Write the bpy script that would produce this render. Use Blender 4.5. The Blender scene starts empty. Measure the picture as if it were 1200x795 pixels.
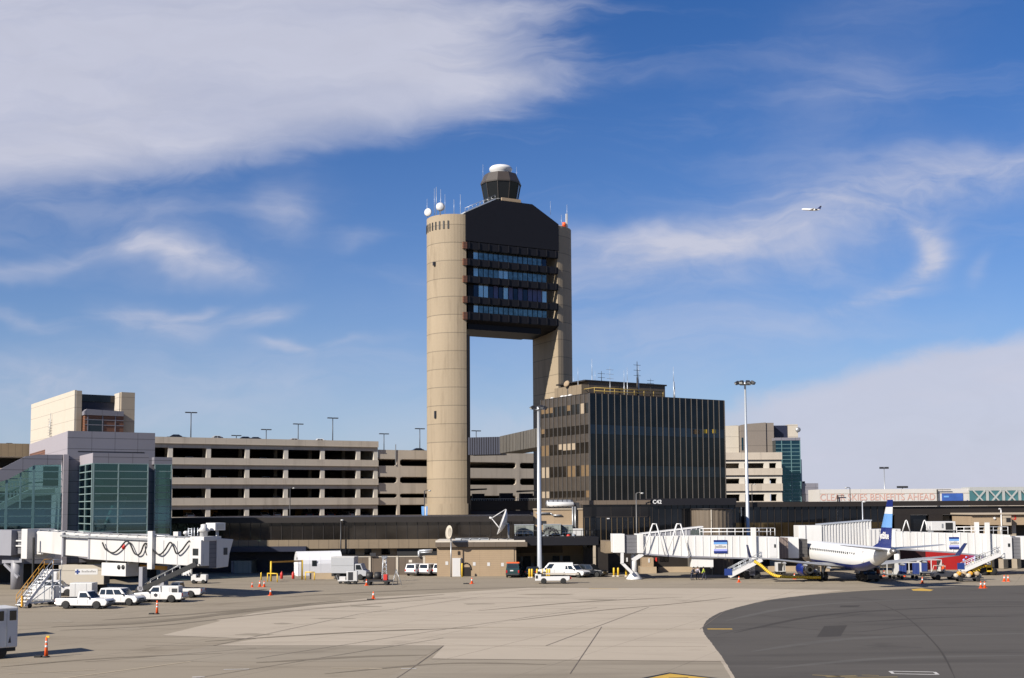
import bpy, bmesh, math, random
from mathutils import Matrix, Vector
random.seed(7)
scene = bpy.context.scene
COL = scene.collection
R = math.radians
# ---------------------------------------------------------------- camera
F = 1369.0; PITCH = R(4.0); ROLL = 0.006; EYE = 10.0
PPY = 594.5 - F*math.tan(PITCH)     # horizon row of the picture less the tilt
_f = Vector((0, math.cos(PITCH), math.sin(PITCH))); _u0 = Vector((0, -math.sin(PITCH), math.cos(PITCH))); _r0 = Vector((1, 0, 0))
_up = _u0*math.cos(ROLL) + _r0*math.sin(ROLL); _rt = _r0*math.cos(ROLL) - _u0*math.sin(ROLL)
cam_d = bpy.data.cameras.new('camera'); cam = bpy.data.objects.new('camera', cam_d); COL.objects.link(cam)
cam_d.sensor_width = 36; cam_d.lens = F*36/1200; cam_d.shift_y = (PPY-397.5)/1200
cam_d.clip_start = 0.5; cam_d.clip_end = 30000
m = Matrix.Identity(4)
for i in range(3):
    m[i][0] = _rt[i]; m[i][1] = _up[i]; m[i][2] = -_f[i]
m[2][3] = EYE
cam.matrix_world = m
scene.camera = cam

def ray(px, py):
    d = _rt*((px-600)/F) - _up*((py-PPY)/F) + _f
    return d
def P(px, py, D):
    d = ray(px, py); s = D/d.y
    return Vector((d.x*s, D, EYE + d.z*s))
def G(px, py, z=0.0):
    d = ray(px, py); s = (z-EYE)/d.z
    return Vector((d.x*s, d.y*s, z))

class Fr:
    """a building's own axes: x along its front, y into it"""
    def __init__(s, x, y, deg):
        s.x, s.y, s.rot = x, y, R(deg)
        s.u = Vector((math.cos(s.rot), math.sin(s.rot))); s.v = Vector((-math.sin(s.rot), math.cos(s.rot)))
    def at(s, px, py, off=0.0):
        d = ray(px, py)
        q = Vector((s.x, s.y)) + s.v*off
        k = q.dot(s.v)/(d.x*s.v.x + d.y*s.v.y)
        h = Vector((d.x*k, d.y*k)) - Vector((s.x, s.y))
        return h.dot(s.u), EYE + d.z*k
    def t(s, px, off=0.0, py=594): return s.at(px, py, off)[0]
    def z(s, px, py, off=0.0): return s.at(px, py, off)[1]
    def loc(s, w):
        h = Vector((w[0]-s.x, w[1]-s.y)); return (h.dot(s.u), h.dot(s.v), w[2] if len(w) > 2 else 0)
    def world(s, x, y, z=0):
        h = Vector((s.x, s.y)) + s.u*x + s.v*y; return Vector((h.x, h.y, z))
def frame_px(px, D, deg, py=594):
    w = P(px, py, D); return Fr(w.x, w.y, deg)

# ---------------------------------------------------------------- mesh builder
class MB:
    def __init__(s): s.v = []; s.f = []; s.sm = []; s.mi = []; s.cur = 0
    def _add(s, vs, fs, smooth=False):
        b = len(s.v); s.v += [tuple(v) for v in vs]
        for f in fs: s.f.append([b+i for i in f]); s.sm.append(smooth); s.mi.append(s.cur)
        return s
    def box(s, x0, x1, y0, y1, z0, z1):
        vs = [(x0,y0,z0),(x1,y0,z0),(x1,y1,z0),(x0,y1,z0),(x0,y0,z1),(x1,y0,z1),(x1,y1,z1),(x0,y1,z1)]
        return s._add(vs, [(0,3,2,1),(4,5,6,7),(0,1,5,4),(1,2,6,5),(2,3,7,6),(3,0,4,7)])
    def hexa(s, b, t):
        """bottom 4 and top 4 points, counter-clockwise from above"""
        return s._add(list(b)+list(t), [(0,3,2,1),(4,5,6,7),(0,1,5,4),(1,2,6,5),(2,3,7,6),(3,0,4,7)])
    def prism(s, poly, ax, a, b, smooth=False):
        """poly in the two other axes (xz for ax=y, yz for ax=x, xy for ax=z)"""
        def p(q, w): return (q[0], w, q[1]) if ax == 'y' else (w, q[0], q[1]) if ax == 'x' else (q[0], q[1], w)
        n = len(poly)
        vs = [p(q, a) for q in poly] + [p(q, b) for q in poly]
        s._add(vs, [tuple(range(n)), tuple(range(2*n-1, n-1, -1))])
        base = len(s.v) - 2*n
        for i in range(n):
            j = (i+1) % n
            s.f.append([base+i, base+n+i, base+n+j, base+j]); s.sm.append(smooth); s.mi.append(s.cur)
        return s
    def tube(s, p, q, r0, r1=None, n=8, caps=True, smooth=True):
        p = Vector(p); q = Vector(q); r1 = r0 if r1 is None else r1
        d = (q-p)
        if d.length < 1e-6: return s
        d.normalize(); a = d.orthogonal().normalized(); b = d.cross(a)
        vs = []
        for (c, r) in ((p, r0), (q, r1)):
            for i in range(n):
                t = 2*math.pi*i/n; vs.append(c + a*(r*math.cos(t)) + b*(r*math.sin(t)))
        s._add(vs, [(i, (i+1) % n, n+(i+1) % n, n+i) for i in range(n)], smooth)
        if caps: s._add(vs, [tuple(range(n-1, -1, -1)), tuple(range(n, 2*n))])
        return s
    def path(s, pts, r, n=6):
        for a, b in zip(pts[:-1], pts[1:]): s.tube(a, b, r, n=n)
        return s
    def bar(s, p, q, w, h):
        """square bar from p to q"""
        p = Vector(p); q = Vector(q); d = (q-p).normalized()
        side = d.cross(Vector((0, 0, 1)))
        side = Vector((1, 0, 0)) if side.length < 1e-3 else side.normalized()
        up = side.cross(d)
        def ring(c): return [c - side*w/2 - up*h/2, c + side*w/2 - up*h/2, c + side*w/2 + up*h/2, c - side*w/2 + up*h/2]
        return s._add(ring(p)+ring(q), [(3,2,1,0),(4,5,6,7),(0,1,5,4),(1,2,6,5),(2,3,7,6),(3,0,4,7)])
    def lathe(s, prof, n=24, c=(0,0,0), smooth=True, sx=1, sy=1, ax='z', phase=0):
        vs = []
        for r, h in prof:
            for i in range(n):
                t = 2*math.pi*(i+phase)/n; a, b = r*math.cos(t)*sx, r*math.sin(t)*sy
                vs.append((c[0]+a, c[1]+b, c[2]+h) if ax == 'z' else (c[0]+h, c[1]+a, c[2]+b) if ax == 'x' else (c[0]+b, c[1]+h, c[2]+a))
        fs = []
        for k in range(len(prof)-1):
            for i in range(n): fs.append((k*n+i, k*n+(i+1) % n, (k+1)*n+(i+1) % n, (k+1)*n+i))
        s._add(vs, fs, smooth)
        s._add(vs, [tuple(range(n-1, -1, -1)), tuple(range((len(prof)-1)*n, len(prof)*n))])
        return s
    def ball(s, c, r, n=12, sz=1):
        prof = [(max(r*math.sin(math.pi*i/8), r*.02), -r*sz*math.cos(math.pi*i/8)) for i in range(9)]
        return s.lathe(prof, n, c)
    def poly(s, pts): return s._add(pts, [tuple(range(len(pts)))])
    def loft(s, rings, smooth=True, caps=True):
        n = len(rings[0]); vs = [p for r in rings for p in r]; fs = []
        for k in range(len(rings)-1):
            for i in range(n): fs.append((k*n+i, k*n+(i+1) % n, (k+1)*n+(i+1) % n, (k+1)*n+i))
        s._add(vs, fs, smooth)
        if caps: s._add(vs, [tuple(range(n-1, -1, -1)), tuple(range((len(rings)-1)*n, len(rings)*n))])
        return s
    def build(s, name, mat, parent=None, bevel=0, loc=None):
        me = bpy.data.meshes.new(name); me.from_pydata(s.v, [], s.f)
        for i, p in enumerate(me.polygons): p.use_smooth = s.sm[i]; p.material_index = s.mi[i]
        for mm in (mat if isinstance(mat, (list, tuple)) else [mat]): me.materials.append(mm)
        bm = bmesh.new(); bm.from_mesh(me); bmesh.ops.remove_doubles(bm, verts=bm.verts, dist=1e-5)
        bmesh.ops.recalc_face_normals(bm, faces=bm.faces); bm.to_mesh(me); bm.free()
        o = bpy.data.objects.new(name, me); COL.objects.link(o)
        if parent: o.parent = parent
        if loc: o.location = loc
        if bevel:
            b = o.modifiers.new('edge', 'BEVEL'); b.width = bevel; b.segments = 2; b.limit_method = 'ANGLE'; b.angle_limit = R(40)
        return o
def tag(o, label=None, cat=None, group=None, kind=None):
    for k, v in (('label', label), ('category', cat), ('group', group), ('kind', kind)):
        if v: o[k] = v
    return o
def thing(name, label, cat, loc=(0,0,0), rot=0, group=None):
    o = bpy.data.objects.new(name, None); COL.objects.link(o); o.empty_display_size = .3
    o.location = loc; o.rotation_euler = (0, 0, rot)
    return tag(o, label, cat, group)
def bthing(name, label, cat, fr, group=None): return thing(name, label, cat, (fr.x, fr.y, 0), fr.rot, group)
KIDS = {}
def dup(root, loc, rot, label=None, group=None):
    r = root.copy(); COL.objects.link(r); r.location = loc; r.rotation_euler = (0, 0, rot)
    if label: r['label'] = label
    if group: r['group'] = group
    for ch in list(root.children):
        c = ch.copy(); COL.objects.link(c); c.parent = r
        for g in ch.children:
            d = g.copy(); COL.objects.link(d); d.parent = c
    return r
def text(name, body, size, mat, parent, loc, rot, ext=.01, align='CENTER', sx=1.0, bold=0.0):
    cu = bpy.data.curves.new(name, 'FONT'); cu.body = body; cu.size = size; cu.extrude = ext; cu.offset = bold
    cu.align_x = align; cu.align_y = 'CENTER'
    t = bpy.data.objects.new(name, cu); COL.objects.link(t)
    me = bpy.data.meshes.new_from_object(t.evaluated_get(bpy.context.evaluated_depsgraph_get()))
    bpy.data.objects.remove(t); me.materials.clear(); me.materials.append(mat)
    o = bpy.data.objects.new(name, me); COL.objects.link(o); o.parent = parent
    o.location = loc; o.rotation_euler = rot; o.scale = (sx, 1, 1)
    return o

# ---------------------------------------------------------------- materials
def nodes_of(name):
    mt = bpy.data.materials.new(name); mt.use_nodes = True
    nt = mt.node_tree; return mt, nt, nt.nodes['Principled BSDF']
def mix(nt, fac, a, b, mode='MIX'):
    n = nt.nodes.new('ShaderNodeMix'); n.data_type = 'RGBA'; n.blend_type = mode
    for sock, v in ((n.inputs[0], fac), (n.inputs[6], a), (n.inputs[7], b)):
        if isinstance(v, (int, float)): sock.default_value = v
        elif isinstance(v, (tuple, list)): sock.default_value = (*v[:3], 1)
        else: nt.links.new(v, sock)
    return n.outputs[2]
def mth(nt, op, a, b=None, c=None, clamp=False):
    n = nt.nodes.new('ShaderNodeMath'); n.operation = op; n.use_clamp = clamp
    for i, v in enumerate((a, b, c)):
        if v is None: continue
        if isinstance(v, (int, float)): n.inputs[i].default_value = v
        else: nt.links.new(v, n.inputs[i])
    return n.outputs[0]
def ramp(nt, v, lo, hi):
    n = nt.nodes.new('ShaderNodeMapRange'); n.interpolation_type = 'SMOOTHSTEP'
    n.inputs[1].default_value = lo; n.inputs[2].default_value = hi
    if isinstance(v, (int, float)): n.inputs[0].default_value = v
    else: nt.links.new(v, n.inputs[0])
    return n.outputs[0]
def coords(nt, scale=(1,1,1), rot=(0,0,0), kind='Object', src=None):
    mp = nt.nodes.new('ShaderNodeMapping'); mp.inputs['Scale'].default_value = scale; mp.inputs['Rotation'].default_value = rot
    if src is None:
        tc = nt.nodes.new('ShaderNodeTexCoord'); src = tc.outputs[kind]
    nt.links.new(src, mp.inputs[0]); return mp.outputs[0]
def noise(nt, vec, scale, detail=6, rough=.6, dist=0):
    n = nt.nodes.new('ShaderNodeTexNoise'); n.inputs['Scale'].default_value = scale; n.inputs['Detail'].default_value = detail
    n.inputs['Roughness'].default_value = rough; n.inputs['Distortion'].default_value = dist
    nt.links.new(vec, n.inputs['Vector']); return n.outputs['Fac']
def sep(nt, vec):
    n = nt.nodes.new('ShaderNodeSeparateXYZ'); nt.links.new(vec, n.inputs[0]); return n.outputs
def mul(c, k): return tuple(x*k for x in c[:3])
def mat(name, col, rough=.6, metal=0, var=.18, scale=.6, stretch=(1,1,1), dirt=None, spec=.5, bump=0, lines=None, bands=0):
    """base colour with weathering: broad mottling, fine grain, optional dirt streaks and joint lines (axis, spacing, width, darkness)"""
    mt, nt, b = nodes_of(name); col = mul(col, .86)
    v = coords(nt, stretch)
    n1 = noise(nt, v, scale, 5, .65)
    n2 = noise(nt, coords(nt), scale*9, 4, .7)
    c = mix(nt, n1, mul(col, 1-var), mul(col, 1+var))
    c = mix(nt, mth(nt, 'MULTIPLY', n2, .5), c, mix(nt, .5, c, mul(col, 1-var*1.6)))
    if dirt:
        vs = coords(nt, (1, 1, .12))
        d = ramp(nt, noise(nt, vs, dirt[1], 4, .6), .5, .72)
        c = mix(nt, mth(nt, 'MULTIPLY', d, dirt[2]), c, dirt[0])
    if bands:   # each pour of concrete dried to its own tone
        x, y, z = sep(nt, coords(nt)); wn = nt.nodes.new('ShaderNodeTexWhiteNoise'); wn.noise_dimensions = '1D'
        nt.links.new(mth(nt, 'FLOOR', mth(nt, 'DIVIDE', z, bands)), wn.inputs['W'])
        c = mix(nt, mth(nt, 'MULTIPLY', wn.outputs[0], .16), c, mul(col, .35))
    for ln in (lines or []):
        x, y, z = sep(nt, coords(nt))
        w = z if ln[0] == 'z' else mth(nt, 'ADD', x, y) if ln[0] == 'h' else x if ln[0] == 'x' else y
        fr = mth(nt, 'FRACT', mth(nt, 'DIVIDE', w, ln[1]))
        k = mth(nt, 'LESS_THAN', fr, ln[2]/ln[1])
        c = mix(nt, mth(nt, 'MULTIPLY', k, ln[3]), c, (.01, .01, .01))
    nt.links.new(c, b.inputs['Base Color'])
    rr = nt.nodes.new('ShaderNodeMapRange'); rr.inputs[3].default_value = max(rough-.12, .03); rr.inputs[4].default_value = min(rough+.12, 1)
    nt.links.new(n2, rr.inputs[0]); nt.links.new(rr.outputs[0], b.inputs['Roughness'])
    b.inputs['Metallic'].default_value = metal; b.inputs['Specular IOR Level'].default_value = spec
    if bump:
        bp = nt.nodes.new('ShaderNodeBump'); bp.inputs['Strength'].default_value = bump; bp.inputs['Distance'].default_value = .05
        nt.links.new(n2, bp.inputs['Height']); nt.links.new(bp.outputs[0], b.inputs['Normal'])
    return mt
def glass_dark(name, tint, rough=.06, wav=.01, var=.5, sc=.25):
    """coated office glazing: mirrors a tinted part of the sky, slightly uneven"""
    mt, nt, b = nodes_of(name)
    n = noise(nt, coords(nt), sc, 2, .5)
    nt.links.new(mix(nt, n, mul(tint, 1-var), mul(tint, 1+var)), b.inputs['Base Color'])
    b.inputs['Metallic'].default_value = .85; b.inputs['Roughness'].default_value = rough
    bp = nt.nodes.new('ShaderNodeBump'); bp.inputs['Strength'].default_value = .25; bp.inputs['Distance'].default_value = wav
    nt.links.new(noise(nt, coords(nt), .8, 2, .5), bp.inputs['Height']); nt.links.new(bp.outputs[0], b.inputs['Normal'])
    return mt
def glass_clear(name, tint, refl=.18):
    mt, nt, b = nodes_of(name); out = nt.nodes['Material Output']; nt.nodes.remove(b)
    t = nt.nodes.new('ShaderNodeBsdfTransparent'); t.inputs[0].default_value = (*tint, 1)
    g = nt.nodes.new('ShaderNodeBsdfGlossy'); g.inputs[0].default_value = (.5, .72, .75, 1); g.inputs['Roughness'].default_value = .04
    fr = nt.nodes.new('ShaderNodeLayerWeight'); fr.inputs[0].default_value = .35
    k = mth(nt, 'ADD', mth(nt, 'MULTIPLY', fr.outputs['Fresnel'], .6), refl, clamp=True)
    mx = nt.nodes.new('ShaderNodeMixShader'); nt.links.new(k, mx.inputs[0]); nt.links.new(t.outputs[0], mx.inputs[1]); nt.links.new(g.outputs[0], mx.inputs[2])
    nt.links.new(mx.outputs[0], out.inputs[0]); return mt
M = {}
M['tower_concrete'] = mat('tower_concrete', (.345,.275,.19), .85, var=.12, scale=.25, stretch=(1,1,.25), dirt=((.17,.13,.085), .7, .5), bump=.2, lines=[('z', 4.05, .18, .42)], bands=4.05)
M['concrete'] = mat('concrete', (.49,.425,.35), .85, var=.12, scale=.3, dirt=((.17,.14,.11), .4, .35), lines=[('h', 4.3, .06, .3)])
M['drum_tan'] = mat('drum_tan', (.13,.1,.07), .7, var=.12)
M['concrete_pale'] = mat('concrete_pale', (.60,.55,.475), .85, var=.1, scale=.4, dirt=((.25,.2,.16), .6, .25))
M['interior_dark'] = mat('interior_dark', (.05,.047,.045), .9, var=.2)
M['bronze_dark'] = mat('bronze_dark', (.008,.008,.012), .6, var=.2, spec=.25)
M['bronze_cab'] = mat('bronze_cab', (.05,.04,.034), .45, var=.2)
M['bronze'] = mat('bronze', (.02,.0155,.013), .5, var=.25, spec=.4)
M['brown_panel'] = mat('brown_panel', (.12,.09,.065), .7, var=.2, lines=[('h', 1.6, .05, .5)])
M['tan_panel'] = mat('tan_panel', (.21,.16,.105), .75, var=.15, dirt=((.12,.09,.06), .5, .4), lines=[('h', 1.55, .07, .6)])
M['brick_tan'] = mat('brick_tan', (.36,.265,.17), .85, var=.14, scale=.5, dirt=((.24,.17,.11), .45, .35), bump=.2, lines=[('z', .3, .035, .2), ('h', 3.1, .04, .25)])
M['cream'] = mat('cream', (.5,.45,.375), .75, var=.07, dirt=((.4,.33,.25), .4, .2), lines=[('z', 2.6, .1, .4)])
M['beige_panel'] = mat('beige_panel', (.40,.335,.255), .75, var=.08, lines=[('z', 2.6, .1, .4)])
M['grey_panel'] = mat('grey_panel', (.20,.195,.225), .5, var=.08, scale=.3, lines=[('z', 1.55, .09, .6), ('h', 3.2, .08, .5)])
M['lilac_panel'] = mat('lilac_panel', (.33,.3,.325), .55, var=.06, lines=[('z', 3.1, .08, .3)])  # grey cladding on its sunlit sides, the light put into the colour
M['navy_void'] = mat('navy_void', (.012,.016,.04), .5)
M['louvre'] = mat('louvre', (.18,.075,.04), .6, lines=[('z', .35, .12, .6)])
M['glass_black'] = glass_dark('glass_black', (.05,.055,.07), .08)
M['glass_office'] = glass_dark('glass_office', (.036,.033,.035), .1, var=.6)
M['glass_brown'] = glass_dark('glass_brown', (.085,.07,.055), .12)
M['glass_tower'] = glass_dark('glass_tower', (.19,.225,.215), .08, var=.7, sc=1.3)
M['glass_tower_bright'] = glass_dark('glass_tower_bright', (.56,.58,.54), .12)
M['glass_tower_purple'] = mat('glass_tower_purple', (.10,.09,.19), .2, var=.4, scale=1)
M['glass_terminal'] = glass_dark('glass_terminal', (.03,.033,.04), .08, var=.9, sc=.12)
M['glass_teal'] = glass_clear('glass_teal', (.40,.55,.56), .12)
M['glass_teal_dark'] = glass_dark('glass_teal_dark', (.03,.075,.105), .06, var=.5)
M['glass_teal_light'] = glass_dark('glass_teal_light', (.16,.36,.38), .1, var=.4)
M['teal_frame'] = mat('teal_frame', (.12,.22,.23), .4)
M['pale_frame'] = mat('pale_frame', (.22,.30,.30), .4)
M['blind'] = mat('blind', (.34,.27,.19), .8, var=.15, scale=2)
M['blind_amber'] = mat('blind_amber', (.16,.1,.045), .8, var=.4, scale=2)
M['spandrel'] = mat('spandrel', (.065,.052,.04), .35, var=.35, scale=.8)
M['mullion'] = mat('mullion', (.14,.128,.118), .4, metal=.3)
M['rib_metal'] = mat('rib_metal', (.17,.155,.135), .55, metal=.2, lines=[('h', .55, .14, .55)])
M['white'] = mat('white', (.60,.595,.59), .4, var=.05, scale=1.2, dirt=((.42,.4,.38), 1.0, .2))
M['white_clean'] = mat('white_clean', (.68,.675,.67), .3, var=.03)
M['white_bridge'] = mat('white_bridge', (.72,.71,.69), .45, var=.05, scale=.8, dirt=((.45,.42,.38), .8, .28))
M['grey_bridge'] = mat('grey_bridge', (.25,.25,.28), .5, var=.1, dirt=((.2,.2,.2), .8, .25))
M['grey_curtain'] = mat('grey_curtain', (.15,.15,.165), .8, lines=[('z', .5, .1, .3)])
M['grey_metal'] = mat('grey_metal', (.42,.43,.44), .4, metal=.6, var=.12)
M['galv'] = mat('galv', (.55,.58,.62), .4, metal=.4, var=.1)
M['dark_metal'] = mat('dark_metal', (.05,.05,.055), .5, metal=.4)
M['black'] = mat('black', (.012,.012,.013), .6)
M['rubber'] = mat('rubber', (.018,.018,.018), .85)
M['hvac'] = mat('hvac', (.25,.275,.255), .55, var=.12, lines=[('h', .9, .05, .4)])
M['yellow'] = mat('yellow', (.75,.48,.03), .5, var=.12)
M['amber'] = mat('amber', (.62,.30,.03), .5)
M['orange'] = mat('orange', (.9,.12,.02), .5, var=.08)
M['red'] = mat('red', (.55,.03,.02), .5)
M['mural_red'] = mat('mural_red', (.36,.012,.012), .5, var=.25, scale=.4)
M['mural_pink'] = mat('mural_pink', (.3,.03,.12), .5, var=.8, scale=1.2)
M['navy'] = mat('navy', (.008,.022,.16), .3, var=.08)
M['navy_wing'] = mat('navy_wing', (.015,.025,.1), .35)
M['sky_blue'] = mat('sky_blue', (.16,.36,.72), .3, var=.05)
M['blue'] = mat('blue', (.014,.04,.2), .5)
M['periwinkle'] = mat('periwinkle', (.34,.37,.75), .4, var=.05)
M['white_bridge_dull'] = mat('white_bridge_dull', (.55,.54,.53), .5, var=.07, scale=.8, dirt=((.33,.3,.27), .7, .35))
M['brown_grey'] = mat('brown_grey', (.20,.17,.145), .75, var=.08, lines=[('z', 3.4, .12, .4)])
M['bridge_frame'] = mat('bridge_frame', (.40,.41,.40), .6)
M['hood_dark'] = mat('hood_dark', (.085,.08,.078), .9, lines=[('z', .5, .1, .4)])
M['concourse_low_glass'] = glass_dark('concourse_low_glass', (.11,.078,.04), .1, var=.9, sc=.35)
M['concourse_glass'] = glass_dark('concourse_glass', (.075,.064,.055), .1, var=.9, sc=.22)
M['rail_yellow'] = mat('rail_yellow', (.36,.25,.06), .6)
M['marking_worn'] = mat('marking_worn', (.24,.18,.075), .85, var=.5, scale=2.5)
M['pole_grey'] = mat('pole_grey', (.16,.155,.15), .5, metal=.3)
M['gold_fin'] = mat('gold_fin', (.085,.058,.028), .5)
M['letter_grey'] = mat('letter_grey', (.3,.29,.28), .6)
M['plane_white'] = mat('plane_white', (.78,.775,.76), .22, var=.03)
M['wing_grey'] = mat('wing_grey', (.33,.335,.35), .35, metal=.2)
M['bare_metal'] = mat('bare_metal', (.35,.33,.31), .35, metal=.8)
M['window_dark'] = mat('window_dark', (.02,.025,.03), .08, var=.2)
M['car_glass'] = mat('car_glass', (.015,.02,.024), .06, var=.3, spec=.7)
M['green_paint'] = mat('green_paint', (.018,.05,.055), .25)
M['dark_paint'] = mat('dark_paint', (.015,.017,.022), .2, spec=.7)
M['silver_paint'] = mat('silver_paint', (.40,.41,.43), .35, metal=.05, var=.06)
M['chrome'] = mat('chrome', (.6,.6,.6), .2, metal=1)
M['lamp_lens'] = mat('lamp_lens', (.5,.5,.48), .15)
M['tail_lens'] = mat('tail_lens', (.45,.01,.01), .2)
M['tent'] = mat('tent', (.74,.74,.76), .6, var=.06, scale=1.5, bump=.3)
M['coral'] = mat('coral', (.60,.36,.30), .6)
M['sign_white'] = mat('sign_white', (.58,.555,.53), .6, var=.05, lines=[('h', 9.0, .1, .25)])
M['poster_blue'] = mat('poster_blue', (.05,.12,.42), .4, var=.7, scale=.25)
M['skin'] = mat('skin', (.45,.27,.19), .6)
M['cloth_dark'] = mat('cloth_dark', (.03,.035,.06), .8)
M['cloth_light'] = mat('cloth_light', (.62,.55,.6), .8)
M['cloth_lime'] = mat('cloth_lime', (.5,.62,.08), .8)
M['hair'] = mat('hair', (.02,.014,.01), .7)
M['yard_tan'] = mat('yard_tan', (.40,.31,.21), .85, var=.2)
M['marking_yellow'] = mat('marking_yellow', (.58,.36,.05), .8, var=.3, scale=1.5)
M['marking_white'] = mat('marking_white', (.58,.56,.53), .8, var=.25, scale=2)
M['marking_faint'] = mat('marking_faint', (.47,.385,.27), .85, var=.12, scale=2)
M['joint'] = mat('joint', (.15,.12,.095), .9, var=.3)
# ---------------------------------------------------------------- light and sky
SUN_AZ = R(47); SUN_EL = R(32)          # sun stands behind the viewer's left shoulder
sdir = Vector((-math.sin(SUN_AZ)*math.cos(SUN_EL), -math.cos(SUN_AZ)*math.cos(SUN_EL), math.sin(SUN_EL)))
sl = bpy.data.lights.new('sun', 'SUN'); sl.energy = 5.0; sl.angle = R(.53); sl.color = (1, .93, .82)
so = bpy.data.objects.new('sun', sl); COL.objects.link(so); so.rotation_euler = sdir.to_track_quat('Z', 'Y').to_euler(); so.location = (-60, -60, 120)
world = bpy.data.worlds.new('World'); scene.world = world; world.use_nodes = True
nt = world.node_tree; bg = nt.nodes['Background']
sky = nt.nodes.new('ShaderNodeTexSky'); sky.sky_type = 'NISHITA'; sky.sun_disc = False; sky.sun_elevation = SUN_EL
sky.sun_rotation = math.atan2(sdir.x, sdir.y); sky.air_density = 1.0; sky.dust_density = .35; sky.ozone_density = 2.2; sky.altitude = 0
SKY_STRENGTH = .095
bg.inputs[1].default_value = SKY_STRENGTH
tc = nt.nodes.new('ShaderNodeTexCoord'); gx, gy, gz = sep(nt, tc.outputs['Generated'])
yy = mth(nt, 'MAXIMUM', gy, .04)
A = mth(nt, 'DIVIDE', gx, yy); E = mth(nt, 'DIVIDE', gz, yy)          # directions on the sky, in tangents
def comb(a, b, c=0):
    n = nt.nodes.new('ShaderNodeCombineXYZ')
    for i, v in enumerate((a, b, c)):
        if isinstance(v, (int, float)): n.inputs[i].default_value = v
        else: nt.links.new(v, n.inputs[i])
    return n.outputs[0]
AE = comb(A, E)
w1 = noise(nt, coords(nt, (1, 1.5, 1), src=AE), 5.0, 4, .55); w2 = noise(nt, coords(nt, (1, 1.5, 1), (0, 0, 1.3), src=AE), 6.0, 4, .55)
Aw = mth(nt, 'ADD', A, mth(nt, 'MULTIPLY', mth(nt, 'SUBTRACT', w1, .5), .16)); Ew = mth(nt, 'ADD', E, mth(nt, 'MULTIPLY', mth(nt, 'SUBTRACT', w2, .5), .07))
streak = noise(nt, coords(nt, (1.0, 6.5, 1), (0, 0, R(-17)), src=comb(Aw, Ew)), 3.4, 9, .58, .5)
fine = noise(nt, coords(nt, (1.2, 2.6, 1), (0, 0, R(-24)), src=comb(Aw, Ew)), 9.0, 9, .6, .8)
def ta(px): return (px-600)/F
def te(py): return (594.5-py)/F
def blob(px, py, sx, sy, deg, amp, src=(Aw, Ew)):
    c, s_ = math.cos(R(deg)), math.sin(R(deg))
    da = mth(nt, 'SUBTRACT', src[0], ta(px)); de = mth(nt, 'SUBTRACT', src[1], te(py))
    u = mth(nt, 'DIVIDE', mth(nt, 'ADD', mth(nt, 'MULTIPLY', da, c), mth(nt, 'MULTIPLY', de, s_)), sx/F)
    v = mth(nt, 'DIVIDE', mth(nt, 'SUBTRACT', mth(nt, 'MULTIPLY', de, c), mth(nt, 'MULTIPLY', da, s_)), sy/F)
    r2 = mth(nt, 'ADD', mth(nt, 'MULTIPLY', u, u), mth(nt, 'MULTIPLY', v, v))
    return mth(nt, 'MULTIPLY', mth(nt, 'POWER', 2.718, mth(nt, 'MULTIPLY', r2, -1.0)), amp)
def add(*vs):
    t = vs[0]
    for v in vs[1:]: t = mth(nt, 'ADD', t, v)
    return t
# the broad cirrus sheet with its crisp lower edge
Ah = mth(nt, 'ADD', mth(nt, 'MULTIPLY', A, .6), mth(nt, 'MULTIPLY', Aw, .4)); Eh = mth(nt, 'ADD', mth(nt, 'MULTIPLY', E, .6), mth(nt, 'MULTIPLY', Ew, .4))
px_ = mth(nt, 'ADD', mth(nt, 'MULTIPLY', Ah, F), 600.0); py_ = mth(nt, 'SUBTRACT', 594.5, mth(nt, 'MULTIPLY', Eh, F))
line = mth(nt, 'SUBTRACT', 240.0, mth(nt, 'ADD', mth(nt, 'MULTIPLY', px_, .10), mth(nt, 'MULTIPLY', mth(nt, 'MULTIPLY', px_, px_), 9.7e-5)))
d1 = mth(nt, 'SUBTRACT', line, py_)
m1 = ramp(nt, mth(nt, 'ADD', d1, mth(nt, 'MULTIPLY', mth(nt, 'SUBTRACT', fine, .5), 34.0)), -18, 74)
d2 = mth(nt, 'SUBTRACT', mth(nt, 'SUBTRACT', 815.0, mth(nt, 'MULTIPLY', mth(nt, 'ABSOLUTE', mth(nt, 'SUBTRACT', 100.0, py_)), .75)), px_)
m2 = ramp(nt, mth(nt, 'ADD', d2, mth(nt, 'MULTIPLY', mth(nt, 'SUBTRACT', streak, .5), 260.0)), -40, 300)
sheet = mth(nt, 'MULTIPLY', mth(nt, 'MULTIPLY', m1, m2), mth(nt, 'ADD', .62, mth(nt, 'MULTIPLY', streak, .58)))
sheet = mth(nt, 'MULTIPLY', sheet, ramp(nt, mth(nt, 'ADD', mth(nt, 'MULTIPLY', mth(nt, 'MULTIPLY', m1, m2), 1.6), streak), .45, 1.25))
HH = (Ah, Eh)
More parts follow.
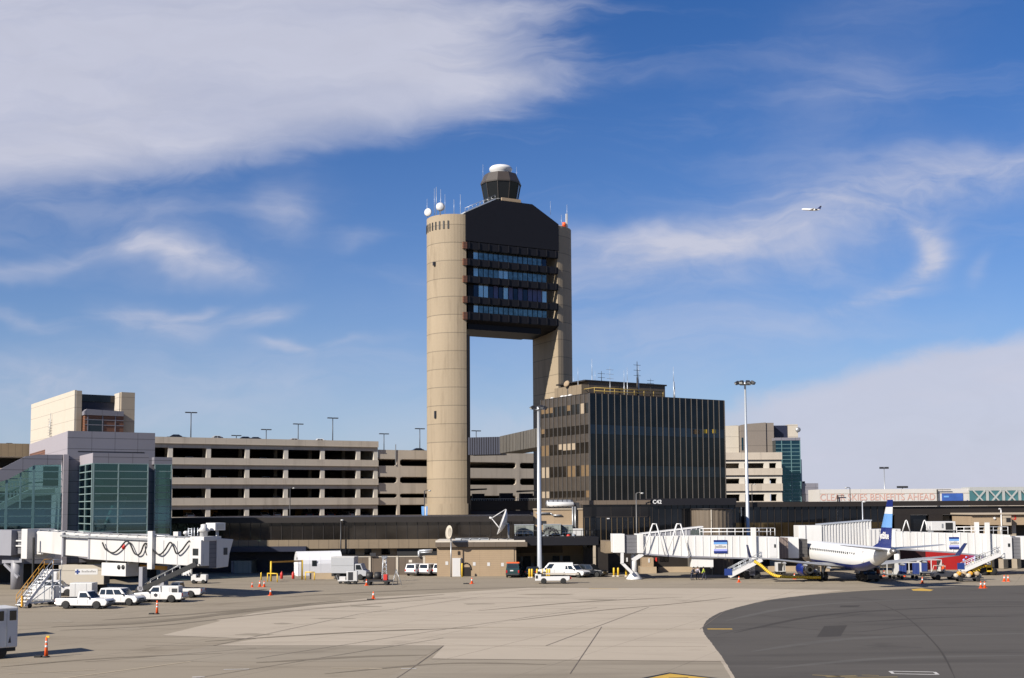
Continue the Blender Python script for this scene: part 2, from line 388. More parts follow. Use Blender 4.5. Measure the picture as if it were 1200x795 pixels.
wisps = add(blob(930, 255, 330, 36, 12, .62), blob(1130, 205, 180, 34, 12, .5), blob(740, 278, 120, 22, 6, .45), blob(1010, 110, 170, 80, 60, .22), blob(760, 300, 160, 24, 6, .35),
            blob(900, 310, 120, 30, 5, .4),
            blob(1112, 296, 17, 30, -8, .95, HH), blob(1094, 271, 22, 9, -28, .85, HH), blob(1090, 322, 46, 12, 30, .9, HH), blob(1030, 345, 60, 9, 18, .6, HH), blob(1163, 315, 8, 22, -30, .35, HH),
            blob(215, 300, 75, 26, -8, .95), blob(170, 290, 40, 16, -25, .5), blob(330, 238, 42, 36, 50, .45), blob(40, 306, 110, 12, 12, .55),
            blob(180, 376, 60, 16, -14, .85), blob(285, 368, 42, 12, 12, .85), blob(325, 411, 32, 6, -14, .7), blob(215, 365, 22, 6, 18, .5), blob(60, 255, 140, 20, 4, .5),
            blob(20, 372, 50, 8, -14, .4), blob(60, 455, 120, 45, 5, .55), blob(300, 460, 190, 40, 4, .38), blob(420, 405, 60, 6, 5, .3),
            blob(840, 390, 260, 55, 8, .3), blob(590, 500, 110, 30, 3, .6), blob(400, 275, 30, 12, 20, .3))
wisps = mth(nt, 'MULTIPLY', wisps, ramp(nt, mth(nt, 'ADD', mth(nt, 'MULTIPLY', streak, .5), mth(nt, 'MULTIPLY', fine, .5)), .22, .72))
# low bank of cloud beyond the terminal, lumpy along its top
bank_top = add(mth(nt, 'MULTIPLY', mth(nt, 'POWER', mth(nt, 'ABSOLUTE', mth(nt, 'SUBTRACT', 1230.0, px_)), 1.35), .030), 384.0, mth(nt, 'MULTIPLY', mth(nt, 'SUBTRACT', fine, .5), 40.0))
bank = mth(nt, 'MULTIPLY', ramp(nt, mth(nt, 'SUBTRACT', py_, bank_top), -6, 26), mth(nt, 'MULTIPLY', ramp(nt, mth(nt, 'SUBTRACT', px_, 700.0), 0, 240), .86))
haze = mth(nt, 'MULTIPLY', mth(nt, 'POWER', 2.718, mth(nt, 'MULTIPLY', mth(nt, 'MAXIMUM', E, 0), -9.3)), .88)
veil = mth(nt, 'MULTIPLY', ramp(nt, streak, .48, .8), .15)
cover = mth(nt, 'MINIMUM', add(sheet, wisps, bank, veil), .93)
hs = nt.nodes.new('ShaderNodeHueSaturation'); hs.inputs['Saturation'].default_value = 1.3; nt.links.new(sky.outputs[0], hs.inputs['Color'])
skyc = mix(nt, 1.0, hs.outputs[0], (.40, .475, .66), 'MULTIPLY')
c = mix(nt, haze, skyc, (3.15, 3.7, 4.75))
tex = mth(nt, 'ADD', .93, mth(nt, 'MULTIPLY', fine, .14))
cl = mix(nt, 1.0, (3.75, 3.85, 4.6), comb(tex, tex, tex), 'MULTIPLY')
c = mix(nt, cover, c, cl)
nt.links.new(c, bg.inputs[0])
scene.view_settings.view_transform = 'Standard'; scene.view_settings.look = 'None'; scene.view_settings.gamma = 1
scene.view_settings.exposure = 0.7
try: scene.view_settings.use_curve_mapping = False
except Exception: pass
scene.cycles.max_bounces = 8; scene.cycles.transparent_max_bounces = 12; scene.cycles.caustics_reflective = False; scene.cycles.caustics_refractive = False

# ---------------------------------------------------------------- ground
_a, _b = G(100, 776), G(640, 690); SLAB_ROT = -math.atan2(_b.y-_a.y, _b.x-_a.x)
def ground_mat(name, col, streak_col, amt, seed, slab=7.6):
    mt, nt, b = nodes_of(name); col = mul(col, .86); streak_col = mul(streak_col, .86)
    v = coords(nt, (1, 1, 1), (0, 0, .2*seed), 'Object')
    big = noise(nt, v, .03, 6, .62); mid = noise(nt, v, .35, 6, .65); fine = noise(nt, v, 9, 3, .7)
    st = noise(nt, coords(nt, (.035, .30, 1), (0, 0, R(-9)), 'Object'), 1.0, 7, .62, .3)
    blot = noise(nt, v, .11, 4, .7, .8)
    c = mix(nt, big, mul(col, .84), mul(col, 1.14))
    c = mix(nt, mth(nt, 'MULTIPLY', ramp(nt, st, .48, .74), amt), c, streak_col)
    st2 = noise(nt, coords(nt, (.02, .55, 1), (0, 0, R(4+seed)), 'Object'), 1.3, 6, .6, .2)
    c = mix(nt, mth(nt, 'MULTIPLY', ramp(nt, st2, .5, .75), amt*.45), c, mul(col, 1.32))
    c = mix(nt, mth(nt, 'MULTIPLY', ramp(nt, blot, .56, .74), amt*.8), c, streak_col)
    c = mix(nt, mth(nt, 'MULTIPLY', mid, .35), c, mix(nt, .5, c, mul(col, .6)))
    c = mix(nt, mth(nt, 'MULTIPLY', fine, .22), c, mul(col, .62))
    if slab:    # sawn joints between the poured bays, crossing at right angles, and rubber left along the taxi line
        x, y, z = sep(nt, coords(nt, (1, 1, 1), (0, 0, SLAB_ROT), 'Object'))
        wob = mth(nt, 'MULTIPLY', mth(nt, 'SUBTRACT', mid, .5), .25)
        for w_ in (x, y):
            fr_ = mth(nt, 'FRACT', mth(nt, 'DIVIDE', mth(nt, 'ADD', w_, wob), slab))
            k = mth(nt, 'MULTIPLY', mth(nt, 'LESS_THAN', fr_, .10/slab), mth(nt, 'ADD', .12, mth(nt, 'MULTIPLY', ramp(nt, big, .4, .62), .38)))
            c = mix(nt, k, c, mul(col, .3))
        wn = nt.nodes.new('ShaderNodeTexWhiteNoise'); wn.noise_dimensions = '2D'
        nt.links.new(comb(mth(nt, 'FLOOR', mth(nt, 'DIVIDE', x, slab)), mth(nt, 'FLOOR', mth(nt, 'DIVIDE', y, slab))), wn.inputs['Vector'])
        c = mix(nt, mth(nt, 'MULTIPLY', wn.outputs[0], .13), c, mul(col, .45))
    nt.links.new(c, b.inputs['Base Color']); b.inputs['Roughness'].default_value = .92; b.inputs['Specular IOR Level'].default_value = .12
    bp = nt.nodes.new('ShaderNodeBump'); bp.inputs['Strength'].default_value = .12; bp.inputs['Distance'].default_value = .02
    nt.links.new(fine, bp.inputs['Height']); nt.links.new(bp.outputs[0], b.inputs['Normal'])
    return mt
M['apron'] = ground_mat('apron', (.34,.29,.222), (.19,.155,.112), .7, 1)
M['apron_pale'] = ground_mat('apron_pale', (.495,.425,.338), (.33,.28,.22), .65, 2)
M['apron_grey'] = ground_mat('apron_grey', (.345,.298,.232), (.18,.15,.115), .6, 3)
M['asphalt'] = ground_mat('asphalt', (.106,.097,.088), (.064,.059,.054), .85, 4, 0)
M['asphalt_worn'] = ground_mat('asphalt_worn', (.068,.062,.057), (.055,.05,.046), .4, 5, 0)
MB().poly([(-5000,-300,0),(5000,-300,0),(5000,9000,0),(-5000,9000,0)]).build('apron', M['apron'])['kind'] = 'structure'
def sheet_px(name, pts, z, mt):
    g = [G(x, y) for x, y in pts]
    o = MB().poly([(p.x, p.y, z) for p in g]).build(name, mt); o['kind'] = 'structure'; return o
def spline(pts, k=6):
    out = []
    for i in range(len(pts)-1):
        p0, p1, p2, p3 = pts[max(i-1, 0)], pts[i], pts[i+1], pts[min(i+2, len(pts)-1)]
        for j in range(k):
            t = j/k
            out.append(tuple(.5*((2*b) + (c-a)*t + (2*a-5*b+4*c-d)*t*t + (3*b-a-3*c+d)*t**3) for a, b, c, d in zip(p0, p1, p2, p3)))
    return out + [pts[-1]]
# paler concrete bays, each a sheet above the last
sheet_px('concrete_bay', [(188,745),(300,749),(252,757),(520,757),(640,757),(860,758),(824,737),(842,717),(900,703),(990,692),(880,690),(620,689),(440,700),(300,718)], .004, M['apron_pale'])
sheet_px('concrete_bay', [(520,757.3),(860,758.3),(848,775),(506,772)], .006, M['apron_pale'])
sheet_px('concrete_bay', [(245,757.3),(519,757.3),(486,775),(150,776)], .006, M['apron_grey'])
sheet_px('concrete_bay', [(505,773),(852,776),(866,800),(440,800)], .006, M['apron_grey'])
sheet_px('concrete_bay', [(250,726),(360,719),(470,717),(390,728),(300,738)], .008, M['apron_pale'])
edge = spline([(880,830),(862,797),(850,776),(834,754),(824,740),(827,729),(842,719),(868,711),(905,703),(950,697.5),(1000,693.5),(1060,690),(1130,687.5),(1210,686)], 10)
_re = random.Random(17); edge = [(x+_re.uniform(-.5,.5), y+_re.uniform(-.12,.12)) for x, y in edge]
sheet_px('asphalt_lane', edge + [(1800,684),(2600,830)], .010, M['asphalt'])
rim = [(x-(9 if 20 < i < 66 else 5), y-.7) for i, (x, y) in enumerate(edge)]
sheet_px('concrete_kerb_strip', edge[0:74] + rim[0:74][::-1], .014, M['apron_pale'])
sheet_px('asphalt_patch', [(966,734),(993,733),(985,746),(957,747)], .014, M['asphalt_worn'])
sheet_px('asphalt_patch', [(985,710),(1008,709.6),(1006,711.6),(984,712)], .014, M['asphalt_worn'])
def line_px(name, a, b, w, mt, z=.016):
    p, q = G(*a), G(*b); d = (q-p).normalized(); n = Vector((-d.y, d.x, 0))*w/2
    o = MB().poly([(v.x, v.y, z) for v in (p-n, q-n, q+n, p+n)]).build(name, mt); o['kind'] = 'structure'; return o
line_px('painted_marking', (829,737.5), (858,737.5), .55, M['marking_yellow'])
sheet_px('painted_marking', [(1068,690.8),(1080,689.8),(1094,691.6),(1090,693.0),(1070,692.6)], .016, M['marking_yellow'])
for a, b in (((1043,787),(1095,788)), ((1095,788),(1099,791)), ((1099,791),(1047,790)), ((1047,790),(1043,787))): line_px('painted_marking', a, b, .2, M['marking_white'])
line_px('painted_marking', (60,797), (224,775.5), .2, M['marking_faint'])
line_px('painted_marking', (10,790), (112,785.5), .15, M['marking_faint'])
line_px('painted_marking', (262,785), (292,784.4), .18, M['marking_white'])
line_px('painted_marking', (388,783.5), (448,784), .18, M['marking_faint'])
line_px('painted_marking', (470,784), (488,784), .18, M['marking_white'])
line_px('painted_marking', (225,794), (240,793.6), .3, M['marking_white'])
line_px('painted_marking', (560,735.5), (822,738), .18, M['marking_faint'])
line_px('painted_marking', (400,735.5), (556,735.5), .12, M['marking_faint'])
line_px('painted_marking', (880,696.5), (1062,690.6), .3, M['marking_faint'])
line_px('painted_marking', (690,690), (725,690.6), .35, M['marking_yellow'])
for a, b, w_ in (((952,791.5),(985,793.2),.25), ((968,793.6),(1004,792.6),.4), ((990,794.6),(1052,793.8),.3), ((1010,791.6),(1030,792.2),.2)): line_px('painted_marking', a, b, w_, M['marking_worn'], .020)
# taxi-way sign painted at the edge of the apron
sheet_px('painted_marking', [(742,797),(784,788.6),(846,795.6),(870,801),(700,806)], .018, M['black'])
sheet_px('painted_marking', [(752,797),(785,790),(838,796),(855,801),(722,805)], .022, M['marking_yellow'])
sheet_px('painted_marking', [(784,795),(806,794.6),(812,799),(780,800)], .026, M['black'])
for a, b in (((520,757),(482,784)), ((505,772.7),(852,775.6)), ((170,757),(520,757)), ((482,784),(462,797)), ((705,735),(668,790)), ((250,757),(420,720)), ((420,720),(560,700)), ((300,772),(520,738)),
             ((520,738),(700,712)), ((0,740),(330,716)), ((330,716),(640,690)), ((100,776),(300,760)), ((640,757),(760,712)), ((190,745),(300,749)), ((230,795),(520,748)), ((820,738),(850,716)), ((560,700),(880,705)), ((330,716),(830,720))):
    line_px('expansion_joint', a, b, .07, M['joint'], .018)
# oil and tyre stains with a shape of their own
rs = random.Random(3)
for (x, y, w, h) in ((300,744,40,1.2),(150,736,34,2),(70,728,30,1.6),(247,719,14,1.2),(330,731,22,.9),(390,725,50,.8),(520,694,34,.7),(640,697,60,.7),(430,711,30,.7),(700,703,50,.7),(560,708,40,.8)):
    pts = [(x + w*.5*math.cos(t)*(1+.4*rs.uniform(-1,1)), y + h*math.sin(t)*(1+.5*rs.uniform(-1,1))) for t in [2*math.pi*i/12 for i in range(12)]]
    sheet_px('oil_stain', pts, .012, M['apron_grey'] if y > 700 else M['apron'])

# rubber left by turning tyres, tar filled cracks and drip lines, each a thin sheet with a shape of its own
M['rubber_mark'] = ground_mat('rubber_mark', (.225,.19,.145), (.16,.135,.10), .7, 6, 0)
M['asphalt_pale'] = ground_mat('asphalt_pale', (.125,.117,.108), (.09,.084,.078), .7, 7, 0)
def band_px(name, pts, w, mt, z):
    q = [G(*p) for p in spline(pts, 8)]; L_, R_ = [], []
    for i, p in enumerate(q):
        d = (q[min(i+1, len(q)-1)] - q[max(i-1, 0)]).normalized(); n = Vector((-d.y, d.x, 0)); k = w/2*min(1, (i+1)/6, (len(q)-i)/6)*rs.uniform(.8, 1.2)
        L_.append(p+n*k); R_.append(p-n*k)
    o = MB().poly([(p.x, p.y, z) for p in L_ + R_[::-1]]).build(name, mt); o['kind'] = 'structure'
for pts, w in (([(60,735),(180,729),(330,712),(520,697)],1.5), ([(70,739),(190,733),(345,716),(540,700)],.5), ([(240,752),(420,741),(560,736)],.7), ([(120,727),(250,718),(400,704)],1.0),
               ([(0,782),(120,772),(260,766)],.5), ([(330,700),(480,692),(640,688)],1.2), ([(560,716),(680,706),(800,700)],.5), ([(600,728),(700,716),(790,708),(860,700)],.35), ([(380,790),(520,778),(640,779)],.5), ([(300,777),(420,770),(500,768)],.8)):
    band_px('tyre_mark', pts, w, M['rubber_mark'], .0155 + .0004*w)
for pts, w in (([(850,728),(930,712),(1040,704),(1160,701)],.9), ([(860,742),(960,722),(1090,713),(1230,711)],.7), ([(880,764),(1010,748),(1230,742)],1.1), ([(900,784),(1040,772),(1230,768)],.9), ([(1000,730),(1100,724),(1210,722)],.6)):
    band_px('tyre_mark', pts, w, M['asphalt_pale'] if w > .8 else M['asphalt_worn'], .0125 + .0008*w)
for pts in ([(836,745),(900,735),(1000,741),(1080,733),(1200,738)], [(1020,704),(1060,722),(1100,760),(1120,797)], [(880,720),(960,726),(1030,716)]):
    band_px('sealed_crack', pts, .14, M['asphalt_worn'], .0152)
# ---------------------------------------------------------------- control tower
UD = 27.0
T = Fr(-9.99, 257.4, UD)
GAP = 23.3; DEP = 12.5; HALF = DEP/2; EXT = 6.4
tw = bthing('control_tower', 'tall concrete control tower with two rounded legs joined by a dark office block', 'control tower', T)
def half_oval(x0, sgn, k=1.0, n=28):
    return [(x0 + sgn*EXT*k*math.sin(math.pi*i/n), HALF - HALF*k*math.cos(math.pi*i/n)) for i in range(n+1)]
zl = T.z(520, 248.5); zr = zl
MB().prism(half_oval(0, -1), 'z', 0, zl, smooth=False).build('concrete_leg', M['tower_concrete'], tw)
MB().prism(half_oval(GAP, 1), 'z', 0, zr).build('concrete_leg', M['tower_concrete'], tw)
MB().prism([(.2, -.45)] + half_oval(-.02, -1, 1.08) + [(.2, DEP+.45)], 'z', 0, T.z(600, 590)).build('plinth', M['tower_concrete'], tw)
MB().prism([(GAP-.2, -.45)] + half_oval(GAP+.02, 1, 1.08) + [(GAP-.2, DEP+.45)], 'z', 0, T.z(600, 590)).build('plinth', M['tower_concrete'], tw)
MB().box(.0, .85, .05, DEP-.1, 8, T.z(550, 392)).build('inner_fin', M['bronze'], tw)
MB().box(-.75, -.02, .25, DEP-.2, T.z(548, 372), T.z(548, 285)).build('inner_strip', M['brick_tan'], tw)
# louvre slots round the head of the near leg
for i in range(9):
    a = math.pi*(.30 + .048*i*1.15)
    a = math.pi*(.62 - .052*i)
    x, y = -EXT*math.sin(a), HALF - HALF*math.cos(a)
    n = Vector((-math.sin(a)*HALF, -math.cos(a)*EXT, 0)).normalized()
    o = MB().box(-.17, .17, -.12, .5, zl-3.3, zl-1.5).build('louvre_slot', M['black'], tw)
    o.location = (x, y, 0); o.rotation_euler = (0, 0, math.atan2(n.x, -n.y)*1)
# head house
t1, z1 = T.at(580, 235); t2, z2 = T.at(623, 239.5)
zpl = (z1+z2)/2
ze = T.z(546, 250); ze2 = ze-.1; zb = T.z(549, 283)
MB().prism([(-.2,zb),(GAP+.2,zb),(GAP+.2,ze2),(t2,zpl),(t1,zpl),(-.2,ze)], 'y', -.35, DEP+.3).build('head_house', M['bronze_dark'], tw)
MB().prism([(-.3,ze+.05),(t1,zpl+.05),(t1,zpl+.3),(-.3,ze+.35)], 'y', -.2, DEP+.2).build('roof_slope', M['galv'], tw)
rl = MB()
for i in range(9):
    k = i/8; x = -.3+(t1+.3)*k; z = ze+.3+(zpl-ze)*k
    rl.tube((x,-.1,z), (x,-.1,z+.8), .05, n=5)
rl.tube((-.3,-.1,ze+1.1), (t1,-.1,zpl+1.1), .05, n=5).build('railing', M['grey_metal'], tw)
# office floors
MB().box(x0 if False else .9, GAP-3.9, 1.1, DEP-1.5, T.z(549, 385), zb).build('office_core', M['bronze_dark'], tw)
bands = [(284,292.5),(303.5,311.5),(323.5,331.5),(347.5,355.5),(366,375)]
rows = []
for i, (a, b) in enumerate(bands):
    za, zz = T.z(550, a), T.z(550, b)
    bm_ = MB().box(.06, GAP-.02, -.35, -.05, zz, za).box(.06, GAP-.02, -.05, 1.0, zz, zz+.3)
    for j in range(10):
        x = .6 + j*(GAP-1.2)/9
        bm_.box(x-.11, x+.11, -.55, -.35, zz+.15, za+.03)
    bm_.build('balcony', M['bronze_dark'], tw)
    if i: rows.append((za, T.z(550, bands[i-1][1])))
    MB().box(-.9, .05, -.42, .3, zz, za-.1).build('bracket', M['louvre'], tw)
x0 = T.t(554.5, 1, 320); x1 = T.t(640.5, 1, 320)
n = 15; w = (x1-x0)/n
purple = {2: {4: 1, 7: 1, 9: 1, 11: 1, 12: 1, 13: 1}}
dark = {2: {0, 3, 5, 8, 10}, 0: {14}}
bright = {1: {5, 6}, 2: {1, 2, 6, 14}}
for r, (za, zt) in enumerate(rows):
    for k in range(n):
        mt = M['glass_tower']
        if k in purple.get(r, {}): mt = M['glass_tower_purple']
        if k in dark.get(r, set()): mt = M['glass_black']
        if (k == 0 and r != 2) or k in bright.get(r, set()): mt = M['glass_tower_bright']  # end panes brightened by colour to stand for the lit side
        MB().box(x0+k*w+.09, x0+(k+1)*w-.09, .98, 1.1, za-.2, zt-.02).build('window', mt, tw)
    MB().box(x0-.1, x0, 1.2, 4.2, za-.1, zt-.1).build('side_window', M['glass_tower_bright'], tw)
    MB().box(x0-.02, x1, 1.02, 1.12, zt-.1, zt+.05).build('window_head', M['bronze_dark'], tw)
# sloping soffit below the lowest floor
zs = T.z(550, 375); zbk = T.at(549, 393.5, DEP)[1]
MB().prism([(-.3, zs+.02),(DEP,zs+.02),(DEP,zbk),(6.5,zs-1.2),(1.2,zs-.7)], 'x', .1, GAP-.04).build('soffit', M['bronze_dark'], tw)
# cab
cx, cz = T.t(587, HALF, 220), 0
zc0 = zpl; zc1 = T.z(587, 218, HALF); zc2 = T.z(587, 206, HALF); zc3 = T.z(587, 196, HALF)
def oct_(r, z, ph=.5, n=10): return [(cx+r*math.cos(2*math.pi*(i+ph)/n), HALF+r*math.sin(2*math.pi*(i+ph)/n), z) for i in range(n)]
MB().loft([oct_(3.75, zc0-.5), oct_(3.8, zc0+.9)], False).build('cab_base', M['bronze_cab'], tw)
MB().loft([oct_(3.75, zc0+.9), oct_(4.6, zc1)], False).build('cab_glazing', mat('cab_glass', (.012,.013,.014), .12, spec=.2), tw)
mb = MB()
for a, b in zip(oct_(3.8, zc0+.9), oct_(4.65, zc1)): mb.bar(a, b, .14, .14)
mb.build('cab_mullions', M['bronze_cab'], tw)
MB().loft([oct_(4.8, zc1), oct_(4.85, zc1+.3), oct_(3.85, zc2)], False).build('cab_roof', M['bronze_cab'], tw)
MB().lathe([(1.95,zc2-.3),(2.0,zc2+.1),(2.35,zc2+.75),(2.7,zc3-.75),(2.68,zc3-.4),(2.3,zc3+.0),(1.3,zc3+.2),(.1,zc3+.25)], 28, (cx,HALF,0)).build('radome', M['white_clean'], tw)
MB().box(cx-2.6, cx+2.3, .6, 1.0, zpl+.05, zpl+1.0).build('equipment_cabinet', M['brick_tan'], tw)
mb = MB()
for i in range(18):
    a, b = oct_(5.0, zpl+.05, .5, 18)[i], oct_(5.0, zpl+1.1, .5, 18)[(i+1) % 18]
    mb.tube(a, (a[0], a[1], zpl+1.1), .04, n=5).tube((a[0], a[1], zpl+1.1), b, .04, n=5)
mb.build('cab_railing', M['grey_metal'], tw)
for px, top, z0p, off, r in ((509,221,248,6,.05),(511.3,219.5,248,4,.07),(516.5,222,248,4,.06),(521.5,228,248,5,.05),(532,234,247,5,.06),(539.5,228,247,5,.06),
                             (500.5,233,250,7,.05),(566,193,207,6,.04),(588,194,200,6,.035),(605.5,196,208,6,.04),(664.5,240,254,5,.06),(645,236,246,6,.04),(658,252,264,5,.05)):
    t, z0 = T.at(px, z0p, off); z1 = T.z(px, top, off)
    MB().tube((t,off,min(z0,z1)-1.2), (t,off,z1), r, r*.6, n=5).build('antenna', M['galv'], tw)
t, z = T.at(515.5, 243, 2.5)
MB().lathe([(.02,.35),(.6,.22),(1.0,0),(.95,-.05),(.1,.1)], 18, (0,0,0)).build('dish', M['white_clean'], tw, loc=(t,2.2,z)).rotation_euler = (R(90), 0, R(-20))
MB().tube((t,2.5,zl), (t,2.5,z), .09, n=6).build('dish_post', M['grey_metal'], tw)
t, z = T.at(501.5, 249, 6)
MB().lathe([(.02,.3),(.8,.15),(.95,0),(.1,.05)], 16, (0,0,0)).build('dish', M['white_clean'], tw, loc=(t,6,z)).rotation_euler = (R(90), 0, R(-50))
t, z = T.at(661, 258, 3)
MB().box(t-.3, t+.3, 2.7, 3.3, zl, zl+.8).tube((t,3,zl+.8), (t,3,zl+1.7), .42, n=10).build('obstruction_beacon', M['orange'], tw)
MB().box(t+.6, t+1.0, 3, 3.3, zl, z+1.6).box(t-1.6, t+1.2, 3.2, 3.3, zl+.8, zl+1.0).build('beacon_rack', M['white'], tw)
t, z = -6.05, T.z(503.5, 309, 4)
MB().box(t-.35, t+.2, 3.6, 4.1, z-.4, z+.4).build('floodlight', M['dark_metal'], tw)
t, z = -6.0, T.z(504, 486, 4)
MB().box(t-.1, t+.25, 3.5, 4.1, z-.8, z+.8).build('floodlight', M['dark_metal'], tw)

# ---------------------------------------------------------------- parking garage
GA = frame_px(443, 262, UD)                       # projecting wing, x runs negative to the left of its corner
ga = bthing('parking_garage', 'tan concrete parking garage with long dark openings behind the terminal', 'parking garage', GA)
xl = GA.t(120)
def level(fr, par, x0, x1, zt, zb, mt, name='spandrel', y0=-.25, y1=.1, lip=True):
    mb = MB().box(x0, x1, y0, y1, zb, zt)
    if lip: mb.box(x0, x1, y0-.08, y0, zb-.0, zb+.14)
    mb.build(name, mt, par)
rowsL = [(517.5, 524.5), (539.5, 547), (561.2, 568.5), (583.4, 591.5), (604, 609)]   # spandrel top and bottom at the corner
zz = [(GA.z(443, a), GA.z(443, b)) for a, b in rowsL]
DEEP = 34
for i, (a, b) in enumerate(zz):
    level(GA, ga, xl, 0, a, b, M['concrete'])
    MB().box(xl, -.1, .1, DEEP, b-.1, b+.35).build('floor_slab', M['concrete'], ga)
    if i < 4:
        MB().box(xl, -.02, .12, .5, zz[i][1]-.85, zz[i][1]-.1).build('edge_beam', M['concrete'], ga)
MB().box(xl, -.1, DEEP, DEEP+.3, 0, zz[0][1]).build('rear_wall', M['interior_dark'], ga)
MB().box(-.35, -.05, .5, DEEP, 0, zz[0][1]).build('end_wall', M['concrete'], ga)
MB().box(xl, -.1, .0, .3, 0, zz[4][1]).build('base_wall', M['concrete'], ga)
cols = [GA.t(p) for p in (199, 244, 289.5, 335, 378, 420, 440.5)]
cols = [cols[0]-(cols[1]-cols[0])] + cols
for c in cols:
    MB().box(c-.47, c+.47, .13, .95, zz[4][0]-.02, zz[0][1]-.12).build('column', M['concrete_pale'], ga)
for k, px in enumerate((236, 268, 331, 372, 415)):
    t = GA.t(px); 
    MB().box(t-.9, t+.9, 14, 14.3, zz[4][0], zz[3][1]-.5).build('stair_panel', M['amber'], ga)
for k in range(7):
    x = -4 - k*8
    MB().box(x-.35, x+.35, 12, 12.7, 0, zz[0][1]).build('inner_column', M['concrete'], ga)
GB = frame_px(443, 262.6, UD)
# the two recessed wings, one on each side of the near tower leg
def recessed_wing(fr, px0, px1, label, cols_px):
    gb = bthing('parking_garage', label, 'parking garage', fr); pm = (px0+px1)/2
    xa, xb = fr.t(px0), fr.t(px1)
    zz2 = [(fr.z(pm, a), fr.z(pm, b)) for a, b in rowsR]
    for i, (a, b) in enumerate(zz2):
        level(fr, gb, xa, xb, a, b, M['concrete'], lip=False)
        MB().box(xa, xb, .1, DEEP, b-.1, b+.3).build('floor_slab', M['concrete'], gb)
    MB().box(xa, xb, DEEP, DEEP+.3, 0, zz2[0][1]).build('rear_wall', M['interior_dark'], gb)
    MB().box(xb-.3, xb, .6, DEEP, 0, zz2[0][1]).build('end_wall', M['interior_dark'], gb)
    MB().box(xa, xb, .0, .3, 0, zz2[4][1]).build('base_wall', M['concrete'], gb)
    for a, b in cols_px:
        p, q = fr.t(a), fr.t(b); mb = MB()
        mb.box(p+.5, q-.5, -.27, .6, zz2[4][0], zz2[0][1])
        for i in range(3):
            h0, h1 = zz2[i+1][0], zz2[i][1]; d = (h1-h0)*.26
            for x, s_ in ((p+.5, -1), (q-.5, 1)):
                mb.prism([(x,h1),(x+s_*.5,h1),(x,h1-d)], 'y', -.245, .5); mb.prism([(x,h0),(x+s_*.5,h0),(x,h0+d)], 'y', -.245, .5)
        mb.build('column', M['concrete'], gb)
    return gb
rowsR = [(528, 538.5), (546.5, 559), (566.5, 578.5), (583.5, 591.5), (603.5, 609)]
gb = recessed_wing(GB, 443, 530, 'recessed tan garage wing in the step beside the near tower leg', ((462.5, 470.5),))
MB().box(GB.t(463)-.08, GB.t(463)+.08, -.4, -.29, GB.z(463,546), GB.z(463,521)).build('drain_pipe', M['grey_metal'], gb)
GD = frame_px(545, 296, UD)
rowsR = [(530.8, 542), (549, 560.5), (568.5, 581), (589, 597), (606, 612)]
recessed_wing(GD, 520, 640, 'tan garage wing with octagon ended openings framed between the tower legs', ((602.5, 611),))
# old canopies and ramp in front of the lower openings, right of the tower
RP = frame_px(552, 268, 8)
rp = bthing('ramp_structure', 'dark low road ramp and canopies between the tower legs', 'ramp', RP)
x0 = 0; x1 = RP.t(632)
MB().box(x0, x1, 0, 6, RP.z(600,598), RP.z(600,587)).build('ramp_deck', M['bronze'], rp)
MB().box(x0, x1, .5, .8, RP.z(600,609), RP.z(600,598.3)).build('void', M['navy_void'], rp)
mb = MB()
for i in range(40): mb.box(x0+i*x1/40, x0+i*x1/40+.08, .05, .12, RP.z(600,587), RP.z(600,584.8))
mb.box(x0, x1, .04, .13, RP.z(600,584.9), RP.z(600,584.4)).build('railing', M['grey_metal'], rp)
for a, b, y in ((552,571,573), (608,628,575)):
    p, q = RP.t(a), RP.t(b)
    MB().prism([(p,RP.z(a,y+2)),(q,RP.z(b,y+1)),(q,RP.z(b,y-.5)),(p,RP.z(a,y))], 'y', .4, 4).build('canopy', M['black'], rp)
    MB().box(p+.5, q-.5, 1, 3, RP.z(600,587), RP.z(600,578.5)).build('shelter', M['bronze_dark'], rp)
p, q = RP.t(587), RP.t(602)
MB().box(p, q, 1, 3, RP.z(600,587), RP.z(600,578)).build('shelter', M['bronze_dark'], rp)
# far garage seen past the stair hall
GC = frame_px(33, 276, UD)
gc = bthing('parking_garage', 'distant garage parapet beyond the glass stair hall', 'parking garage', GC)
MB().box(-40, 0, 0, .4, GC.z(20,535), GC.z(20,520)).build('spandrel', M['tan_panel'], gc)
MB().box(-40, 0, .1, 20, GC.z(20,536), GC.z(20,534)).build('floor_slab', M['concrete'], gc)
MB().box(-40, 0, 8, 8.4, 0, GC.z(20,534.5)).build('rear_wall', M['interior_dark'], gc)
MB().box(-40, 0, 0, .4, 0, GC.z(20,549)).build('spandrel', M['concrete'], gc)
MB().box(-.8, 0, .1, .9, 0, GC.z(20,521)).build('column', M['concrete'], gc)

# ---------------------------------------------------------------- lamp posts on the garage roof
def roof_lamp(px, top, base_z, D, label):
    w = P(px, top, D); h = w.z-base_z
    t = thing('roof_lamp', label, 'street lamp', (w.x, w.y, base_z), R(UD), 'twin headed lamps on the garage roof')
    MB().tube((0,0,0), (0,0,h), .13, .09, n=8).build('post', M['dark_metal'], t)
    for s in (-1, 1):
        MB().box(min(s*.1, s*1.25), max(s*.1, s*1.25), -.28, .28, h-.14, h+.08).build('lamp_head', M['dark_metal'], t)
    return t
rz = zz[0][1]
for px, top, D, lb in ((224,483.5,252,'twin headed roof lamp standing alone nearest the glass hall'), (312,503.5,285,'shortest twin headed lamp behind the dark roof cars'), (349.5,497,285,'short roof lamp second from the tower side of the low cars'),
                       (390,490,268,'tall roof lamp rising over the white roof car'), (450,508.5,296,'roof lamp beside the step in the garage parapet'), (492,502.5,292,'roof lamp close against the tower concrete leg'), (558,505,300,'roof lamp framed between the tower legs'), (277,510.5,300,'barely visible roof lamp head above the parapet')):
    roof_lamp(px, top, rz, D, lb)
